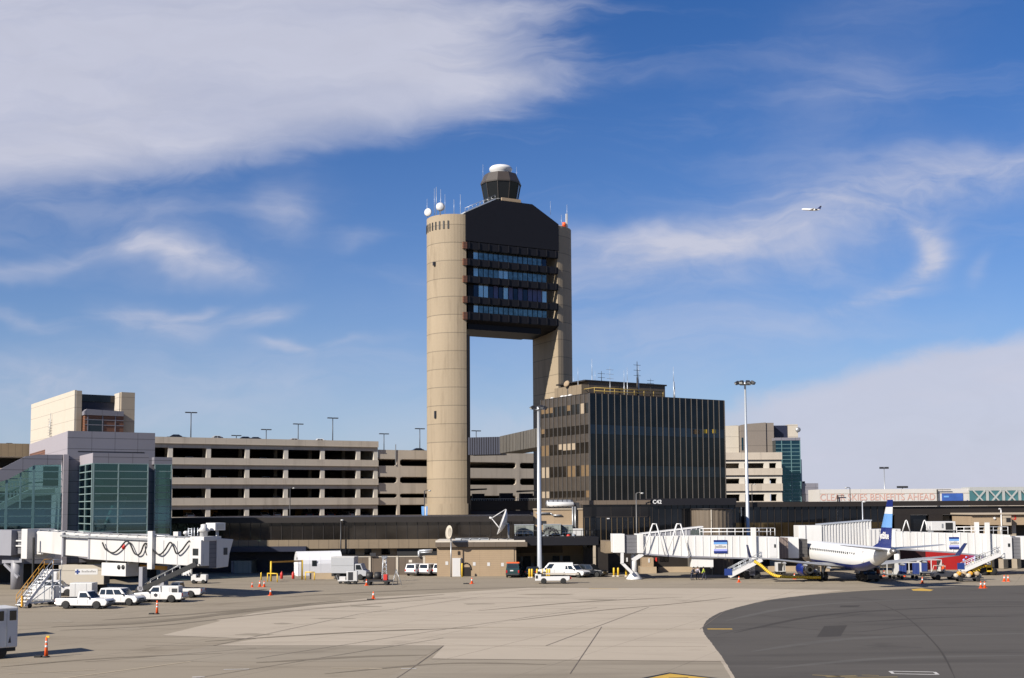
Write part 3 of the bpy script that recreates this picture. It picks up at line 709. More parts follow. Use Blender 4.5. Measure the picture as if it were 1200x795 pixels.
# ---------------------------------------------------------------- black office block
K = frame_px(692, 205, 31.7)
zt = K.z(692, 460.5)
kb = bthing('office_block', 'black glass office block with thin pale mullions beside the tower', 'office building', K)
W = K.t(851); zW = zt
# its other front runs away along y
def kl(px, py=540):
    d = ray(px, py); k = (K.x*K.u.x + K.y*K.u.y)/(d.x*K.u.x + d.y*K.u.y)
    h = Vector((d.x*k, d.y*k)) - Vector((K.x, K.y)); return h.dot(K.v), EYE + d.z*k
DL = kl(634.5)[0]
MB().box(.12, W-.12, .12, DL-.1, 2, zt-.15).build('core', M['black'], kb)
MB().box(0, W, 0, DL, zt-.18, zt).build('roof_edge', M['bronze'], kb)
# floors of the sunny side: window strips and spandrels, measured at the corner
wl = [(472,484),(497.5,508),(518,531),(545,558),(575,583)]
zw = [(K.z(692,a), K.z(692,b)) for a, b in wl]
prev = zt-.18
nl = 11; sw = DL/nl
rb = random.Random(5)
for i, (a, b) in enumerate(zw):
    MB().box(.0, .12, .05, DL, a, prev).build('spandrel', M['spandrel'], kb)
    MB().box(.03, .12, .05, DL, b, a).build('window', M['glass_brown'], kb)
    prev = b
MB().box(.0, .12, .05, DL, 3, prev).build('spandrel', M['spandrel'], kb)
bl = {0: [(1,1,'blind'),(0,0,'x')], 1: [], 2: [(3,.6,'blind'),(4,.6,'blind'),(5,.6,'blind'),(6,.5,'blind'),(10,1,'blind_amber'),(9,1,'blind_amber')], 3: [(3,1,'blind_amber'),(4,1,'blind_amber'),(9,1,'blind'),(10,1,'blind'),(0,1,'blind_amber'),(1,1,'blind_amber')], 4: [(9,1,'blind'),(10,1,'blind'),(0,1,'blind_amber')]}
for i, lst in bl.items():
    for k, hgt, mm in lst:
        if mm == 'x': continue
        a, b = zw[i]
        MB().box(-.006, .02, k*sw+.15, (k+1)*sw-.15, a-(a-b)*hgt, a).build('blind', M[mm], kb)
for i in (1, 0):
    for k in range(4, 11):
        a, b = zw[i]
        if rb.random() < .6: MB().box(-.006, .02, k*sw+.15, (k+1)*sw-.15, a-(a-b)*.55, a).build('blind', M['blind_amber'], kb)
for k in range(nl+1):
    y = min(max(k*sw, .09), DL-.09)
    MB().box(-.16, .02, y-.055, y+.055, 3, zt-.05).build('mullion', M['mullion'], kb)
# shaded front
nf = 23; fw = W/nf
zf = [(K.z(692,a), K.z(692,b)) for a, b in ((460,497.5),(497.5,508.5),(508.5,545),(545,558),(558,600))]
for i, (a, b) in enumerate(zf):
    MB().box(.13, W, -.0, .12, b+.02 if i < 4 else 3, min(a, zt-.2)).build('glazing', M['glass_office'] if i % 2 == 0 else M['glass_black'], kb)
for k in range(nf+1):
    x = min(max(k*fw, .0), W-.05)
    MB().box(x-.045, x+.045, -.16, .0, 3, zt-.05).build('mullion', M['mullion'], kb)
for px in (828, 838.5, 816, 819.5):
    x = K.t(px); MB().box(x-.45, x+.45, -.02, .005, K.z(px,508 if px > 820 else 509), K.z(px,503.5)).build('blind', M['yellow'] if px > 820 else M['blind_amber'], kb)
MB().box(3.1, W*.66, 4.5, DL-2, zt, zt+2.6).build('penthouse', M['brown_panel'], kb)
MB().box(2.2, W*.66+.3, 4.3, DL-1.8, zt+2.6, zt+2.85).build('penthouse_roof', M['bronze'], kb)
MB().box(1.6, 3.05, 4.6, DL-2.2, zt, zt+2.0).build('penthouse_panel', M['tan_panel'], kb)
mb = MB(); rx1 = K.t(777, 1.5, 463)
for i in range(8):
    x = 2.2 + i*(rx1-2.2)/7; mb.tube((x,1.5,zt), (x,1.5,zt+1.15), .07, n=6)
mb.tube((2.2,1.5,zt+1.15), (rx1,1.5,zt+1.15), .08, n=6).tube((2.2,1.5,zt+.6), (rx1,1.5,zt+.6), .07, n=6)
mb.tube((2.2,1.5,zt+1.15), (2.2,DL-3,zt+1.15), .07, n=6)
mb.build('roof_railing', M['rail_yellow'], kb)
for i, (px, top, off, r) in enumerate(((677.5,431,6,.06),(694,421,5,.09),(697.5,435,5,.06),(705,435,6,.13),(715,430,4,.05),(731.5,434,3,.08),(735.3,431,3,.08),(747,424,2,.18),(748.6,428,2,.1),(762.5,444,2,.08),(789.5,430,4,.09),(684,445,8,.1),(700,447,6,.08),(672,441,9,.07),(790.5,447,4,.16))):
    x, _ = K.at(px, 462, off); z1 = K.z(px, top, off)
    mb = MB().tube((x,off,zt-.1), (x,off,zt+(z1-zt)*.55), r, r*.8, n=6).tube((x,off,zt+(z1-zt)*.5), (x,off,z1), r*.55, r*.3, n=5)
    if i in (4, 9, 7, 3, 12):
        for zz_ in (.6, .75, .9): mb.bar((x-.8,off,zt+(z1-zt)*zz_), (x+.8,off,zt+(z1-zt)*zz_), .06, .06)
    mb.build('antenna', M['bronze'] if i in (3, 7, 9, 11, 12) else M['galv'], kb)
x, z = K.at(664, 450, 9)
MB().lathe([(.05,.35),(.5,.18),(.68,0),(.64,-.06),(.1,.08)], 18).build('dish', M['brick_tan'], kb, loc=(x,9,z)).rotation_euler = (R(70), 0, R(-75))
MB().tube((x+.3,9,zt-.2), (x+.3,9,z), .12, n=6).bar((x,9,z),(x+2.6,9,z+.2),.2,.2).bar((x+2.4,9,zt),(x+2.4,9,z+.2),.15,.15).build('dish_mount', M['dark_metal'], kb)
for px, py, s in ((653,462,.5),(657,461.5,.4),(662,459.5,.5),(641,466,.4)):
    v = kl(px, py); MB().ball((1.2, v[0], zt+.15), s, 10, .6).build('roof_vent', M['white'], kb)

# ---------------------------------------------------------------- dark bridge from the block to the garage
S = frame_px(586, 250, UD)
sk = bthing('enclosed_skybridge', 'dark enclosed skybridge passing behind the tower leg to the office block', 'skybridge', S)
w0 = P(586, 511.5, 250); w1 = P(634, 506.5, 222); b0 = P(586, 531.5, 250); b1 = P(634, 536, 222)
lw = [S.loc(v) for v in (w0, w1)]
def wall_between(mb, p, q, th, zb, zt_):
    p = Vector(p[:2]); q = Vector(q[:2]); d = (q-p).normalized(); n = Vector((-d.y, d.x))*th
    c = [p, q, q+n, p+n]; mb.hexa([(v.x, v.y, zb) for v in c], [(v.x, v.y, zt_) for v in c])
mb = MB(); wall_between(mb, lw[0], lw[1], 5.0, b0.z, w0.z)
_p, _q = Vector(lw[0][:2]), Vector(lw[1][:2]); _d = (_q-_p).normalized(); _n = Vector((-_d.y, _d.x)); _N = int((_q-_p).length/1.15)
for k in range(_N):
    a_ = _p + _d*(k*1.15+.2); b_ = a_ + _d*.3; c_ = [a_-_n*.14, b_-_n*.14, b_+_n*.05, a_+_n*.05]
    mb.hexa([(v.x, v.y, b0.z+.05) for v in c_], [(v.x, v.y, w0.z-.05) for v in c_])
mb.build('ribbed_wall', M['rib_metal'], sk)
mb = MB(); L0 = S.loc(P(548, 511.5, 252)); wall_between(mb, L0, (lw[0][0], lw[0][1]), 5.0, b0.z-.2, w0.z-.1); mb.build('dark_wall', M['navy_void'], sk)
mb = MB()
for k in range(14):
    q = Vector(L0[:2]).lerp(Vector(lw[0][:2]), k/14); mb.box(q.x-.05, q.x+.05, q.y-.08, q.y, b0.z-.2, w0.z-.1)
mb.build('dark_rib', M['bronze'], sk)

# ---------------------------------------------------------------- pale lift tower behind the glass hall
E_ = frame_px(85, 242, 34.5)
ez = E_.z(85, 457); eb = 4
et = bthing('lift_tower', 'pale cream panelled lift tower with a dark louvred recess on top of the garage', 'lift tower', E_)
def edge_depth(fr, px, py=500):
    d = ray(px, py); q = Vector((fr.x, fr.y)); k = q.dot(fr.u)/(d.x*fr.u.x + d.y*fr.u.y)
    return (Vector((d.x*k, d.y*k))-q).dot(fr.v)
ed = edge_depth(E_, 36)
ew = E_.t(156); er = E_.t(140); el = E_.t(93.5)
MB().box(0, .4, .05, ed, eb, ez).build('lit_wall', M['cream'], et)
MB().box(.4, el, 0, 4, eb, ez-.1).build('front_wall', M['beige_panel'], et)  # front a tone darker than the lit side, shade put into the colour
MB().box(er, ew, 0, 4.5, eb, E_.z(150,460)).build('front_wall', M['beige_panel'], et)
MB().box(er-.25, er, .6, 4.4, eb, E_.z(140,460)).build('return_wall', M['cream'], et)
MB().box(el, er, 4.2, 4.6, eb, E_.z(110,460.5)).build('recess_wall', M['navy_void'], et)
MB().box(.4, ew, 4.6, ed, eb, ez-.6).build('rear_block', M['beige_panel'], et)
MB().box(el, er, 3.9, 4.25, E_.z(110,469), E_.z(110,460.8)).build('recess_band', M['glass_office'], et)
MB().box(E_.t(95), E_.t(140.5), -1.6, 4, eb, E_.z(118,486.5)).build('louvre_bay', M['louvre'], et)
mb = MB()
xs = [E_.t(p, -1.7) for p in (101, 118.5, 133.5)]
for x in xs: mb.box(x-.09, x+.09, -1.72, -1.6, eb, E_.z(118,486.5))
for py in (493, 499): mb.box(E_.t(95), E_.t(140.5), -1.7, -1.6, E_.z(118,py)-.08, E_.z(118,py)+.08)
mb.build('louvre_frame', M['grey_panel'], et)
MB().box(xs[0], xs[1]+.2, -1.66, -1.61, E_.z(118,510), E_.z(118,493)).build('louvre_shade', M['window_dark'], et)
MB().prism([(E_.t(95)-.2,E_.z(95,487)),(E_.t(140),E_.z(95,487)),(E_.t(140),E_.z(95,481.2)),(E_.t(97),E_.z(95,480)),(E_.t(95)-.2,E_.z(95,483))], 'y', -1.9, 4).build('hood', M['grey_panel'], et)
d_ = edge_depth(E_, 61); zz_ = E_.z(85,0) 
mb = MB()
for k in range(2): mb.tube((-.35, d_+.5*k, ez-8.5), (-.35, d_+.5*k, ez-3.6+k*-1.5), .06, n=5)
for k in range(7): mb.tube((-.35, d_-.1, ez-8.4+k*.6), (-.35, d_+2.2, ez-8.4+k*.6), .05, n=5)
mb.build('wall_ladder', M['grey_metal'], et)
MB().box(-.02, .12, edge_depth(E_,70), edge_depth(E_,55), ez-11.2, ez-10.1).build('wall_niche', M['beige_panel'], et)

# ---------------------------------------------------------------- grey and glass hall
H = frame_px(78, 165, 30.0)
hz = H.z(78, 505)
hb = bthing('glass_hall', 'grey panelled terminal hall with projecting teal glass bay', 'terminal building', H)
hw = H.t(180.5); hd = edge_depth(H, 35)
MB().box(.02, hw, .0, 1.2, 3.0, hz).build('front_wall', M['grey_panel'], hb)
MB().box(-.0, .0+.5, .5, hd, 3.0, hz-.02).build('side_wall', M['lilac_panel'], hb)
MB().box(.5, hw, 1.2, 34, hz-1.6, hz-1.2).build('roof', M['grey_panel'], hb)
MB().box(-.012, 0, edge_depth(H,53.5), edge_depth(H,35.5), H.z(78,530), H.z(78,519)).build('louvre_grille', M['louvre'], hb)
MB().box(H.t(90), H.t(168), -.03, .0, H.z(120,530.2), H.z(120,529.2)).build('shadow_gap', M['black'], hb)
MB().box(H.t(74)-.2, H.t(78.5)-.05, -.9, .4, 0, H.z(75,533)).build('corner_pier', M['lilac_panel'], hb)
pb = 10.0
bx0 = H.t(108, -pb); bx1 = H.t(173.5, -pb)
bzt = H.z(120, 531, -pb); bzg = H.z(120, 543.5, -pb); bzb = 3.6
MB().box(bx0, bx1, -pb, -.05, bzg, bzt).build('bay_parapet', M['grey_panel'], hb)
MB().box(bx0-.03, bx0, -pb+.05, -.1, bzg, bzt-.02).build('bay_parapet_side', M['lilac_panel'], hb)
MB().box(bx0+.02, bx1-.02, -pb+.02, -pb+.06, bzb, bzg).build('bay_window', M['glass_teal'], hb)
MB().box(bx0+.02, bx0+.06, -pb+.1, -.1, bzb, bzg).build('bay_side_window', M['glass_teal'], hb)
def grid(fr, par, x0, x1, y, zb, zt_, xs, dz, name, mt, t=.07, zs=None):
    mb = MB()
    for x in xs: mb.box(x-t, x+t, y-.14, y, zb, zt_)
    z = zt_
    while z > zb:
        mb.box(x0, x1, y-.11, y-.005, z-.045, z+.045); z -= dz
    return mb.build(name, mt, par)
dzl = H.z(120, 543.5, -pb) - H.z(120, 552.3, -pb)
grid(H, hb, bx0, bx1, -pb, bzb, bzg, (bx0+.1, H.t(138,-pb), bx1-.1), dzl, 'bay_mullions', M['pale_frame'])
mb = MB(); z = bzg
while z > bzb:
    mb.box(bx0-.1, bx0, -pb+.1, -.1, z-.06, z+.06); z -= dzl
for y in (-pb+.2, -pb*.5, -.4): mb.box(bx0-.12, bx0, y-.12, y+.12, bzb, bzg)
mb.build('bay_side_mullions', M['pale_frame'], hb)
MB().box(bx0, bx1, -pb, 0, bzb-.3, bzb-.02).build('bay_floor', M['grey_panel'], hb)
for z in (7.6, 11.8): MB().box(bx0+1.5, bx1-.3, -7.5, -.5, z, z+.35).build('floor_slab', M['grey_panel'], hb)
MB().prism([(bx0+1, 4),(bx0+3, 4),(bx1-2, 11.9),(bx1-3.4, 11.9)], 'y', -6.5, -5).build('escalator', M['white_clean'], hb)
MB().box(bx0+.4, bx1-.2, -.45, -.3, 3, bzg).build('inner_wall', M['hvac'], hb)
# slim glazed return on the other flank
gx1 = H.t(201, -1.5); gx0 = H.t(180, -1.5); gz1 = H.z(190, 536, -1.5)
MB().box(gx0, gx1, -1.5, 14, H.z(190,544.5,-1.5), gz1).build('flank_parapet', M['grey_panel'], hb)
MB().box(gx0+.05, gx1, -1.46, -1.42, 3, H.z(190,544.5,-1.5)).build('flank_window', M['glass_teal'], hb)
MB().box(gx1-.04, gx1, -1.4, 14, 3, H.z(190,544.5,-1.5)).build('flank_side_window', M['glass_teal'], hb)
grid(H, hb, gx0, gx1, -1.5, 3, H.z(190,544.5,-1.5), (gx0+.1, gx1-.1), dzl, 'flank_mullions', M['pale_frame'], .07)
MB().box(gx0+.1, gx1-.6, 4, 4.3, 3, gz1-.5).build('inner_wall', M['glass_teal_dark'], hb)
# ground floor below the hall: dark bays with grey panels
MB().box(-45, 16, -.5, 0, 2.6, 4.1).build('canopy_band', M['grey_panel'], hb)
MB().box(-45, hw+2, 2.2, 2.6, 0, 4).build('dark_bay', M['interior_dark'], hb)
for a, b in ((82,98),(104,112),(112,120),(186,199)):
    MB().box(H.t(a), H.t(b), .6, .9, 0, 3.0).build('shutter', M['hvac'] if a > 100 else M['grey_panel'], hb)
# sloping stair hall
st = bthing('glass_stair_hall', 'teal glazed stair hall with sloping grey roof band', 'stair hall', H)
def hp(px, py, off=-.4): return H.at(px, py, off)
outer = [(-60,583),(0,550.3),(30,535),(41.5,533),(73.6,533)]; inner = [(-60,600),(0,565),(10,561.7),(40,545.3),(72,544.7)]
MB().prism([hp(*p) for p in outer] + [hp(*p) for p in inner[::-1]], 'y', -.45, .3).build('roof_band', M['grey_panel'], st)
MB().prism([hp(*p) for p in inner] + [(hp(72,620)[0], 4.2), (hp(-60,620)[0], 4.2)], 'y', -.2, -.16).build('window', M['glass_teal'], st)
mb = MB()
for px, top in ((-24,581),(8,562.5),(40,546),(24.5,554)):
    t, z = hp(px, top); w_ = .16 if px != 24.5 else .1
    mb.box(t-w_, t+w_, -.34, -.2, 4.2 if px != 24.5 else z-5, z)
zq = H.z(72, 553, -.4); dzq = H.z(72,553,-.4)-H.z(72,561.6,-.4)
k = 0
while zq > 4.3:
    xs_ = hp(72,600)[0]; py_top = 594.5-(zq-10)*0
    # clip the rail to the sloping head
    t0 = hp(-60,600)[0]
    for (a, b) in zip(inner[:-1], inner[1:]):
        pa, pb_ = hp(*a), hp(*b)
        if (pa[1]-zq)*(pb_[1]-zq) < 0: t0 = pa[0] + (pb_[0]-pa[0])*(zq-pa[1])/(pb_[1]-pa[1])
    mb.box(t0, xs_, -.32, -.21, zq-.06, zq+.06); zq -= dzq
mb.build('mullions', M['teal_frame'], st)
A0, A1, A2 = hp(-40,612), hp(38,574), hp(70,572)
MB().prism([A0, A1, A2, (A2[0],A2[1]-.9), (A1[0],A1[1]-.9), (A0[0],A0[1]-.9)], 'y', 3.5, 5).build('escalator', M['white'], st)
MB().prism([(A0[0],A0[1]+1.1), (A1[0],A1[1]+1.1), (A2[0],A2[1]+1.1), (A2[0],A2[1]+.9), (A1[0],A1[1]+.9), (A0[0],A0[1]+.9)], 'y', 3.4, 3.5).build('handrail', M['pale_frame'], st)
MB().box(hp(54,560)[0], hp(72,560)[0], 2.2, 2.5, H.z(60,571,-.4), H.z(60,546,-.4)).build('inner_wall', M['interior_dark'], st)
MB().box(hp(-60,560)[0], hp(72,560)[0], 8, 8.3, 3, H.z(60,575,-.4)).build('inner_wall', M['glass_teal_dark'], st)
mb = MB()
for i in range(6):
    a = hp(15+i*4.2,563)[0]; mb.box(a, a+.22, 6.5, 6.7, H.z(20,584,-.4), H.z(20,563,-.4))
for py in (563.5, 573, 584): mb.box(hp(15,563)[0], hp(36,563)[0], 6.48, 6.72, H.z(20,py,-.4)-.15, H.z(20,py,-.4)+.15)
mb.build('inner_frame', M['white'], st)
MB().box(hp(-12,600)[0], hp(6,600)[0], 7.4, 7.6, H.z(0,581,-.4), H.z(0,566,-.4)).build('inner_screen', M['periwinkle'], st)
MB().box(hp(-60,600)[0], hp(72,600)[0], .2, 8, 3.7, 4.15).build('floor_slab', M['grey_panel'], st)
# ---------------------------------------------------------------- long low concourse
C = frame_px(196, 182, 0)
cb = bthing('concourse_building', 'long low dark concourse with glass strip above tan panel band', 'terminal building', C)
def cz(py, px=400): return C.z(px, py)
x0, x1 = C.t(196), C.t(625)
MB().box(x0, x1, -.6, 40, cz(612.5), cz(606)).build('roof_fascia', M['bronze'], cb)
MB().box(x0, x1, 0, .3, cz(633), cz(612.3)).build('window', M['concourse_glass'], cb)
x = x0
while x < x1: MB().box(x-.05, x+.05, -.08, 0, cz(633), cz(612.4)).build('mullion', M['bronze'], cb); x += 1.62
MB().box(x0, C.t(625), -.35, .3, cz(643), cz(632.6)).build('panel_band', M['tan_panel'], cb)
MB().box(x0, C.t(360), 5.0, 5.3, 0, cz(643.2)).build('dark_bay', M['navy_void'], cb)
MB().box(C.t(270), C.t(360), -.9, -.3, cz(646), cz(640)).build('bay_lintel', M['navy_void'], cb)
MB().box(C.t(272), C.t(293.5), 1.0, 5.0, 0, cz(657)).build('shutter', M['hvac'], cb)
MB().box(C.t(270.5), C.t(273), .6, 1.0, 0, cz(657)).build('door_frame', M['grey_panel'], cb)
MB().box(C.t(360), C.t(625), 2.5, 2.8, 0, cz(643.2)).build('rear_wall', M['beige_panel'], cb)
for a, b in ((384,414),(425,433),(445,455),(465,492)):
    MB().box(C.t(a), C.t(b), 2.4, 2.49, cz(651), cz(644)).build('low_window', M['glass_terminal'], cb)
MB().box(C.t(465), C.t(512), .2, 2.4, cz(652), cz(643.3)).build('dark_opening', M['black'], cb)
# yard wall with cream posts
Y = frame_px(400, 176, 0)
yb = bthing('yard_wall', 'brown yard screen wall with cream posts behind parked white cars', 'wall', Y)
def yz(py): return Y.z(450, py)
MB().box(Y.t(398), Y.t(497), 0, .2, 0, yz(653.3)).build('screen_panel', M['brown_panel'], yb)
for px in (401, 433.5, 465.5, 497): MB().box(Y.t(px)-.16, Y.t(px)+.16, -.12, -.0, 0, yz(651.8)).build('post', M['cream'], yb)
MB().box(Y.t(398), Y.t(499), -.06, .2, yz(653.2), yz(652)).build('coping', M['cream'], yb)
MB().box(Y.t(498), Y.t(513), -.1, .3, 0, yz(651.5)).build('end_wall', M['brick_tan'], yb)
mb = MB()
mb.path([(Y.t(491),-.3,yz(653)),(Y.t(491),-.3,yz(646)),(Y.t(507),-.3,yz(645))], .16, 8).path([(Y.t(493),-.3,yz(648)),(Y.t(506),-.3,yz(647.4))], .1, 6)
mb.build('duct', M['galv'], yb)
MB().box(Y.t(434), Y.t(441), -.4, 0, yz(651.8), yz(648)).build('floodlight', M['dark_metal'], yb)
for px in (451, 481): MB().box(Y.t(px)-.25, Y.t(px)+.25, -.03, -.005, yz(659.5), yz(656.5)).build('notice', M['concrete_pale'], yb)
# ---------------------------------------------------------------- tan brick shed
B = frame_px(512, 171, 0)
bb = bthing('brick_shed', 'tan brick single storey annex with brown flat roof edge and white door', 'shed', B)
def bz(py): return B.z(560, py)
bx1 = B.t(602)
MB().box(0, bx1, 0, 9, 0, bz(641)).build('wall', M['brick_tan'], bb)
MB().box(-.2, B.t(617.5), -.5, 9.3, bz(641), bz(635.5)).build('roof_edge', M['brown_panel'], bb)
MB().box(-.2, B.t(617.5)-.3, -.3, 9.3, bz(635.4), bz(633.5)).build('roof_deck', M['concrete_pale'], bb)
MB().box(B.t(530), B.t(541), -.25, -.0, 0, bz(654)).build('door', M['white'], bb)
MB().box(B.t(539.3), B.t(540), -.3, -.252, 0.2, bz(655)).build('door_edge', M['yellow'], bb)
for px, py in ((523.5,660),(555.5,661),(572.3,661.5),(588.5,662)): MB().box(B.t(px)-.2, B.t(px)+.2, -.03, -.004, bz(py)-.25, bz(py)+.25).build('notice', M['white'], bb)
MB().box(B.t(537.5)-.15, B.t(537.5)+.15, -.1, -.0, bz(650), bz(646)).build('light_fitting', M['bronze'], bb)
mb = MB()
for i in range(9):
    a = math.pi*i/8; b = math.pi*(i+1)/8
    if i < 8: mb.tube((B.t(546)+.75*math.cos(a), -.02, bz(668)+1.0*math.sin(a)), (B.t(546)+.75*math.cos(b), -.02, bz(668)+1.0*math.sin(b)), .1, n=6)
mb.box(B.t(546)-.7, B.t(546)+.7, -.02, -.003, 0, bz(668)+.4).build('arch_opening', M['bronze'], bb)
for i in range(6):
    x = B.t(540+i*11); MB().path([(x,1,bz(633.5)),(x,1,bz(631.8)),(x+1.2,1,bz(631.8))], .07, 6).build('roof_pipe', M['dark_metal'], bb)
MB().box(B.t(533), B.t(572), 1.4, 1.8, bz(633.4), bz(631)).build('roof_duct', M['galv'], bb)
# recess with canopy, where the vans stand
Q = frame_px(602, 178, 0)
qb = bthing('vehicle_bay', 'deep shaded vehicle bay under a dark flat canopy', 'vehicle bay', Q)
def qz(py): return Q.z(650, py)
qx1 = Q.t(697)
MB().box(0, qx1, -7.0, 6, qz(637.5), qz(628.5)).build('canopy', M['bronze_dark'], qb)
MB().box(0, qx1, 4, 4.3, 0, qz(637.6)).build('rear_wall', M['brick_tan'], qb)
MB().box(0, Q.t(660), 3.8, 4, 2.9, qz(638)).build('rear_panel', M['brown_panel'], qb)
for a, b in ((613,622),(627,634),(648,656),(661,669)): MB().box(Q.t(a), Q.t(b), 3.7, 3.98, 0, 2.4).build('door', M['black'], qb)
for px, py in ((611,655.5),(636,654.5),(658.5,654.5),(624,663)): MB().box(Q.t(px)-.2, Q.t(px)+.2, 3.6, 3.69, Q.z(px,py,3.6)-.4, Q.z(px,py,3.6)+.4).build('notice', M['letter_grey'], qb)
MB().box(Q.t(694.5,-6.8), Q.t(697.5,-6.8), -6.9, -6.3, 0, qz(637.6)).build('post', M['beige_panel'], qb)
MB().box(Q.t(697.7,-6.8), Q.t(712,-6.8), -6.6, -6.2, 0, qz(637)).build('pier_wall', M['bronze'], qb)
MB().box(0, .3, -6.9, 4, 0, qz(637.6)).build('side_wall', M['brick_tan'], qb)
mb = MB(); tp = qz(628.5)
for px in range(606, 696, 6): mb.tube((Q.t(px),-6.8,tp), (Q.t(px),-6.8,tp+1.0), .035, n=5)
mb.tube((Q.t(604),-6.8,tp+1), (Q.t(695),-6.8,tp+1), .04, n=5).build('railing', M['dark_metal'], qb)

# ---------------------------------------------------------------- plant on the roof
V = frame_px(626, 182, 0)
vb = bthing('roof_plant_room', 'tan block plant room with pipes on the terminal roof', 'plant room', V)
def vz(py): return V.z(655, py)
MB().box(0, V.t(683), 0, 7, 4, vz(597.5)).build('wall', M['brick_tan'], vb)
MB().box(-.1, V.t(683)+.1, -.15, 7, vz(597.5), vz(596)).build('coping', M['beige_panel'], vb)
mb = MB()
for px in (671, 674): mb.tube((V.t(px),-.25,vz(635)), (V.t(px),-.25,vz(594)), .14, n=8)
mb.path([(V.t(628),-.2,vz(601.5)),(V.t(645),-.2,vz(601.5)),(V.t(648),-.2,vz(604)),(V.t(658),-.2,vz(604))], .12, 6).build('pipe', M['grey_metal'], vb)
MB().box(V.t(633), V.t(640), -.05, .02, vz(615), vz(610.5)).build('vent_opening', M['black'], vb)
MB().box(V.t(670.5), V.t(682.5), -1.4, -.3, vz(632), vz(619.5)).build('white_cabinet', M['white'], vb)
ch = thing('roof_chiller', 'pale horizontal chiller tanks lying on the tan plant room roof', 'chiller', V.world(V.t(640), 1.5, vz(596)), 0)
L_ = V.t(672)-V.t(640)
mb = MB(); mb.lathe([(.1,0),(.55,.15),(.62,.5),(.62,L_-.5),(.55,L_-.1),(.1,L_)], 14, (0,0,.75), ax='x'); mb.build('tank', M['grey_metal'], ch)
mb = MB(); mb.lathe([(.1,0),(.4,.1),(.42,L_-.2),(.1,L_)], 12, (.2,-.75,.6), ax='x'); mb.build('tank', M['white'], ch)
mb = MB()
for i in range(6): mb.box(.3+i*.75, .42+i*.75, -1.1, .6, 0, .5).lathe([(.64,0),(.66,.02),(.66,.1),(.64,.12)], 14, (.35+i*.72,0,.75), ax='x')
mb.box(0, L_, -1.0, .5, 0, .1).build('cradle', M['dark_metal'], ch)
MB().box(L_+.1, L_+1.0, -.6, .6, 0, .9).build('pump_box', M['dark_metal'], ch)
def hvac(px0, px1, py0, py1, D, label, depth=2.2, fan=False):
    w = P((px0+px1)/2, py1, D); h = P((px0+px1)/2, py0, D).z - w.z; W_ = (px1-px0)/F*D
    t = thing('air_handler', label, 'air handler', (w.x, w.y, w.z), 0, 'air handlers on the terminal roof')
    MB().box(-W_/2, W_/2, 0, depth, .25, h).build('casing', M['hvac'], t, bevel=.04)
    mb = MB()
    for s in (-.45, 0, .45): mb.box(s*W_-.06, s*W_+.06, .1, .25, -.6, .25)
    mb.box(-W_/2, W_/2, .02, .12, .1, .25).build('support_frame', M['grey_metal'], t)
    mb = MB()
    for i in range(5): mb.box(-W_*.42, W_*.1, -.03, -.003, h*.3+i*h*.12, h*.3+i*h*.12+.06)
    mb.build('louvre_grille', M['dark_metal'], t)
    MB().box(-W_/2-.05, W_/2+.05, -.06, depth, h+.002, h+.08).build('lid', M['galv'], t)
    return t
hvac(603, 625.5, 615.5, 626.5, 180, 'pale green air handler next to the white dish')
hvac(637, 657.5, 615, 627.5, 180, 'pale green air handler behind the tall floodlight mast')
hvac(659, 671, 616, 626, 181, 'smallest dark green air handler beside the white cabinet')
mb_t = thing('roof_ductwork', 'dark curved ducts and mixed fittings between the air handlers', 'duct', P(646, 629, 179))
mb = MB()
for k, (dx, r) in enumerate(((-.3,.9),(.35,.7))):
    pts = [(dx + r*math.cos(a), 0, .4+r*math.sin(a)) for a in [math.pi*i/8 for i in range(9)]]; mb.path(pts, .16, 7)
mb.build('bend', M['dark_metal'], mb_t)
rs = random.Random(11); mb = MB(); mb2 = MB()
for i in range(26):
    x = rs.uniform(-5, 3.4); s = rs.uniform(.12, .4); (mb if i % 3 else mb2).box(x, x+s, rs.uniform(-.6,0), .3, -.5, rs.uniform(-.1,.5))
mb.build('fittings', M['galv'], mb_t); mb2.build('fittings', M['brick_tan'], mb_t)
MB().lathe([(.1,0),(.28,.02),(.3,.7),(.1,.85)], 10, (2.6,-.6,-.5)).build('red_drum', M['red'], mb_t)
MB().box(-5.2, -1, -.3, .6, -.75, -.5).box(-5, 2.6, -.9, -.6, -.8, -.55).build('pipe_rack', M['white'], mb_t)

def truss_dish():
    D = 176; base = P(593, 630, D)
    t = thing('satellite_dish', 'large white satellite dish with tripod feed on the brick shed roof', 'satellite dish', base, R(183))
    # dish axis along +x tipped upward; built about its pivot
    piv = Vector((.0, 0, 2.1)); tilt = R(-20)
    rot = Matrix.Rotation(tilt, 4, 'Y')
    def X(p): return tuple(rot @ Vector(p) + piv)
    rings = []
    for r, h in ((.05,0),(.8,.12),(1.4,.36),(2.0,.72)):
        rings.append([X((h, r*math.cos(a), r*math.sin(a))) for a in [2*math.pi*i/24 for i in range(24)]])
    rb_ = [[(p[0]-.09, p[1], p[2]) for p in q] for q in rings[::-1]]
    MB().loft(rings + rb_, True, True).build('reflector', M['white_clean'], t)
    mb = MB()
    for a in (R(90), R(210), R(330)): mb.tube(X((.72, 2.0*math.cos(a), 2.0*math.sin(a))), X((2.3,0,0)), .06, n=6)
    mb.build('feed_strut', M['white'], t)
    MB().tube(X((2.15,0,0)), X((2.65,0,0)), .2, .14, n=10).build('feed_horn', M['white'], t)
    MB().tube((-.4,0,-.3), (-.35,0,2.0), .18, n=10).bar((-.4,-.9,-.2),(-.4,.9,-.2),.15,.15).bar((-.4,0,2),(.1,0,2.1),.2,.3).bar((-.4,-.8,-.1),(-.2,0,1.7),.1,.1).bar((-.4,.8,-.1),(-.2,0,1.7),.1,.1).build('mount', M['grey_metal'], t)
truss_dish()
w = G(529, 676); 
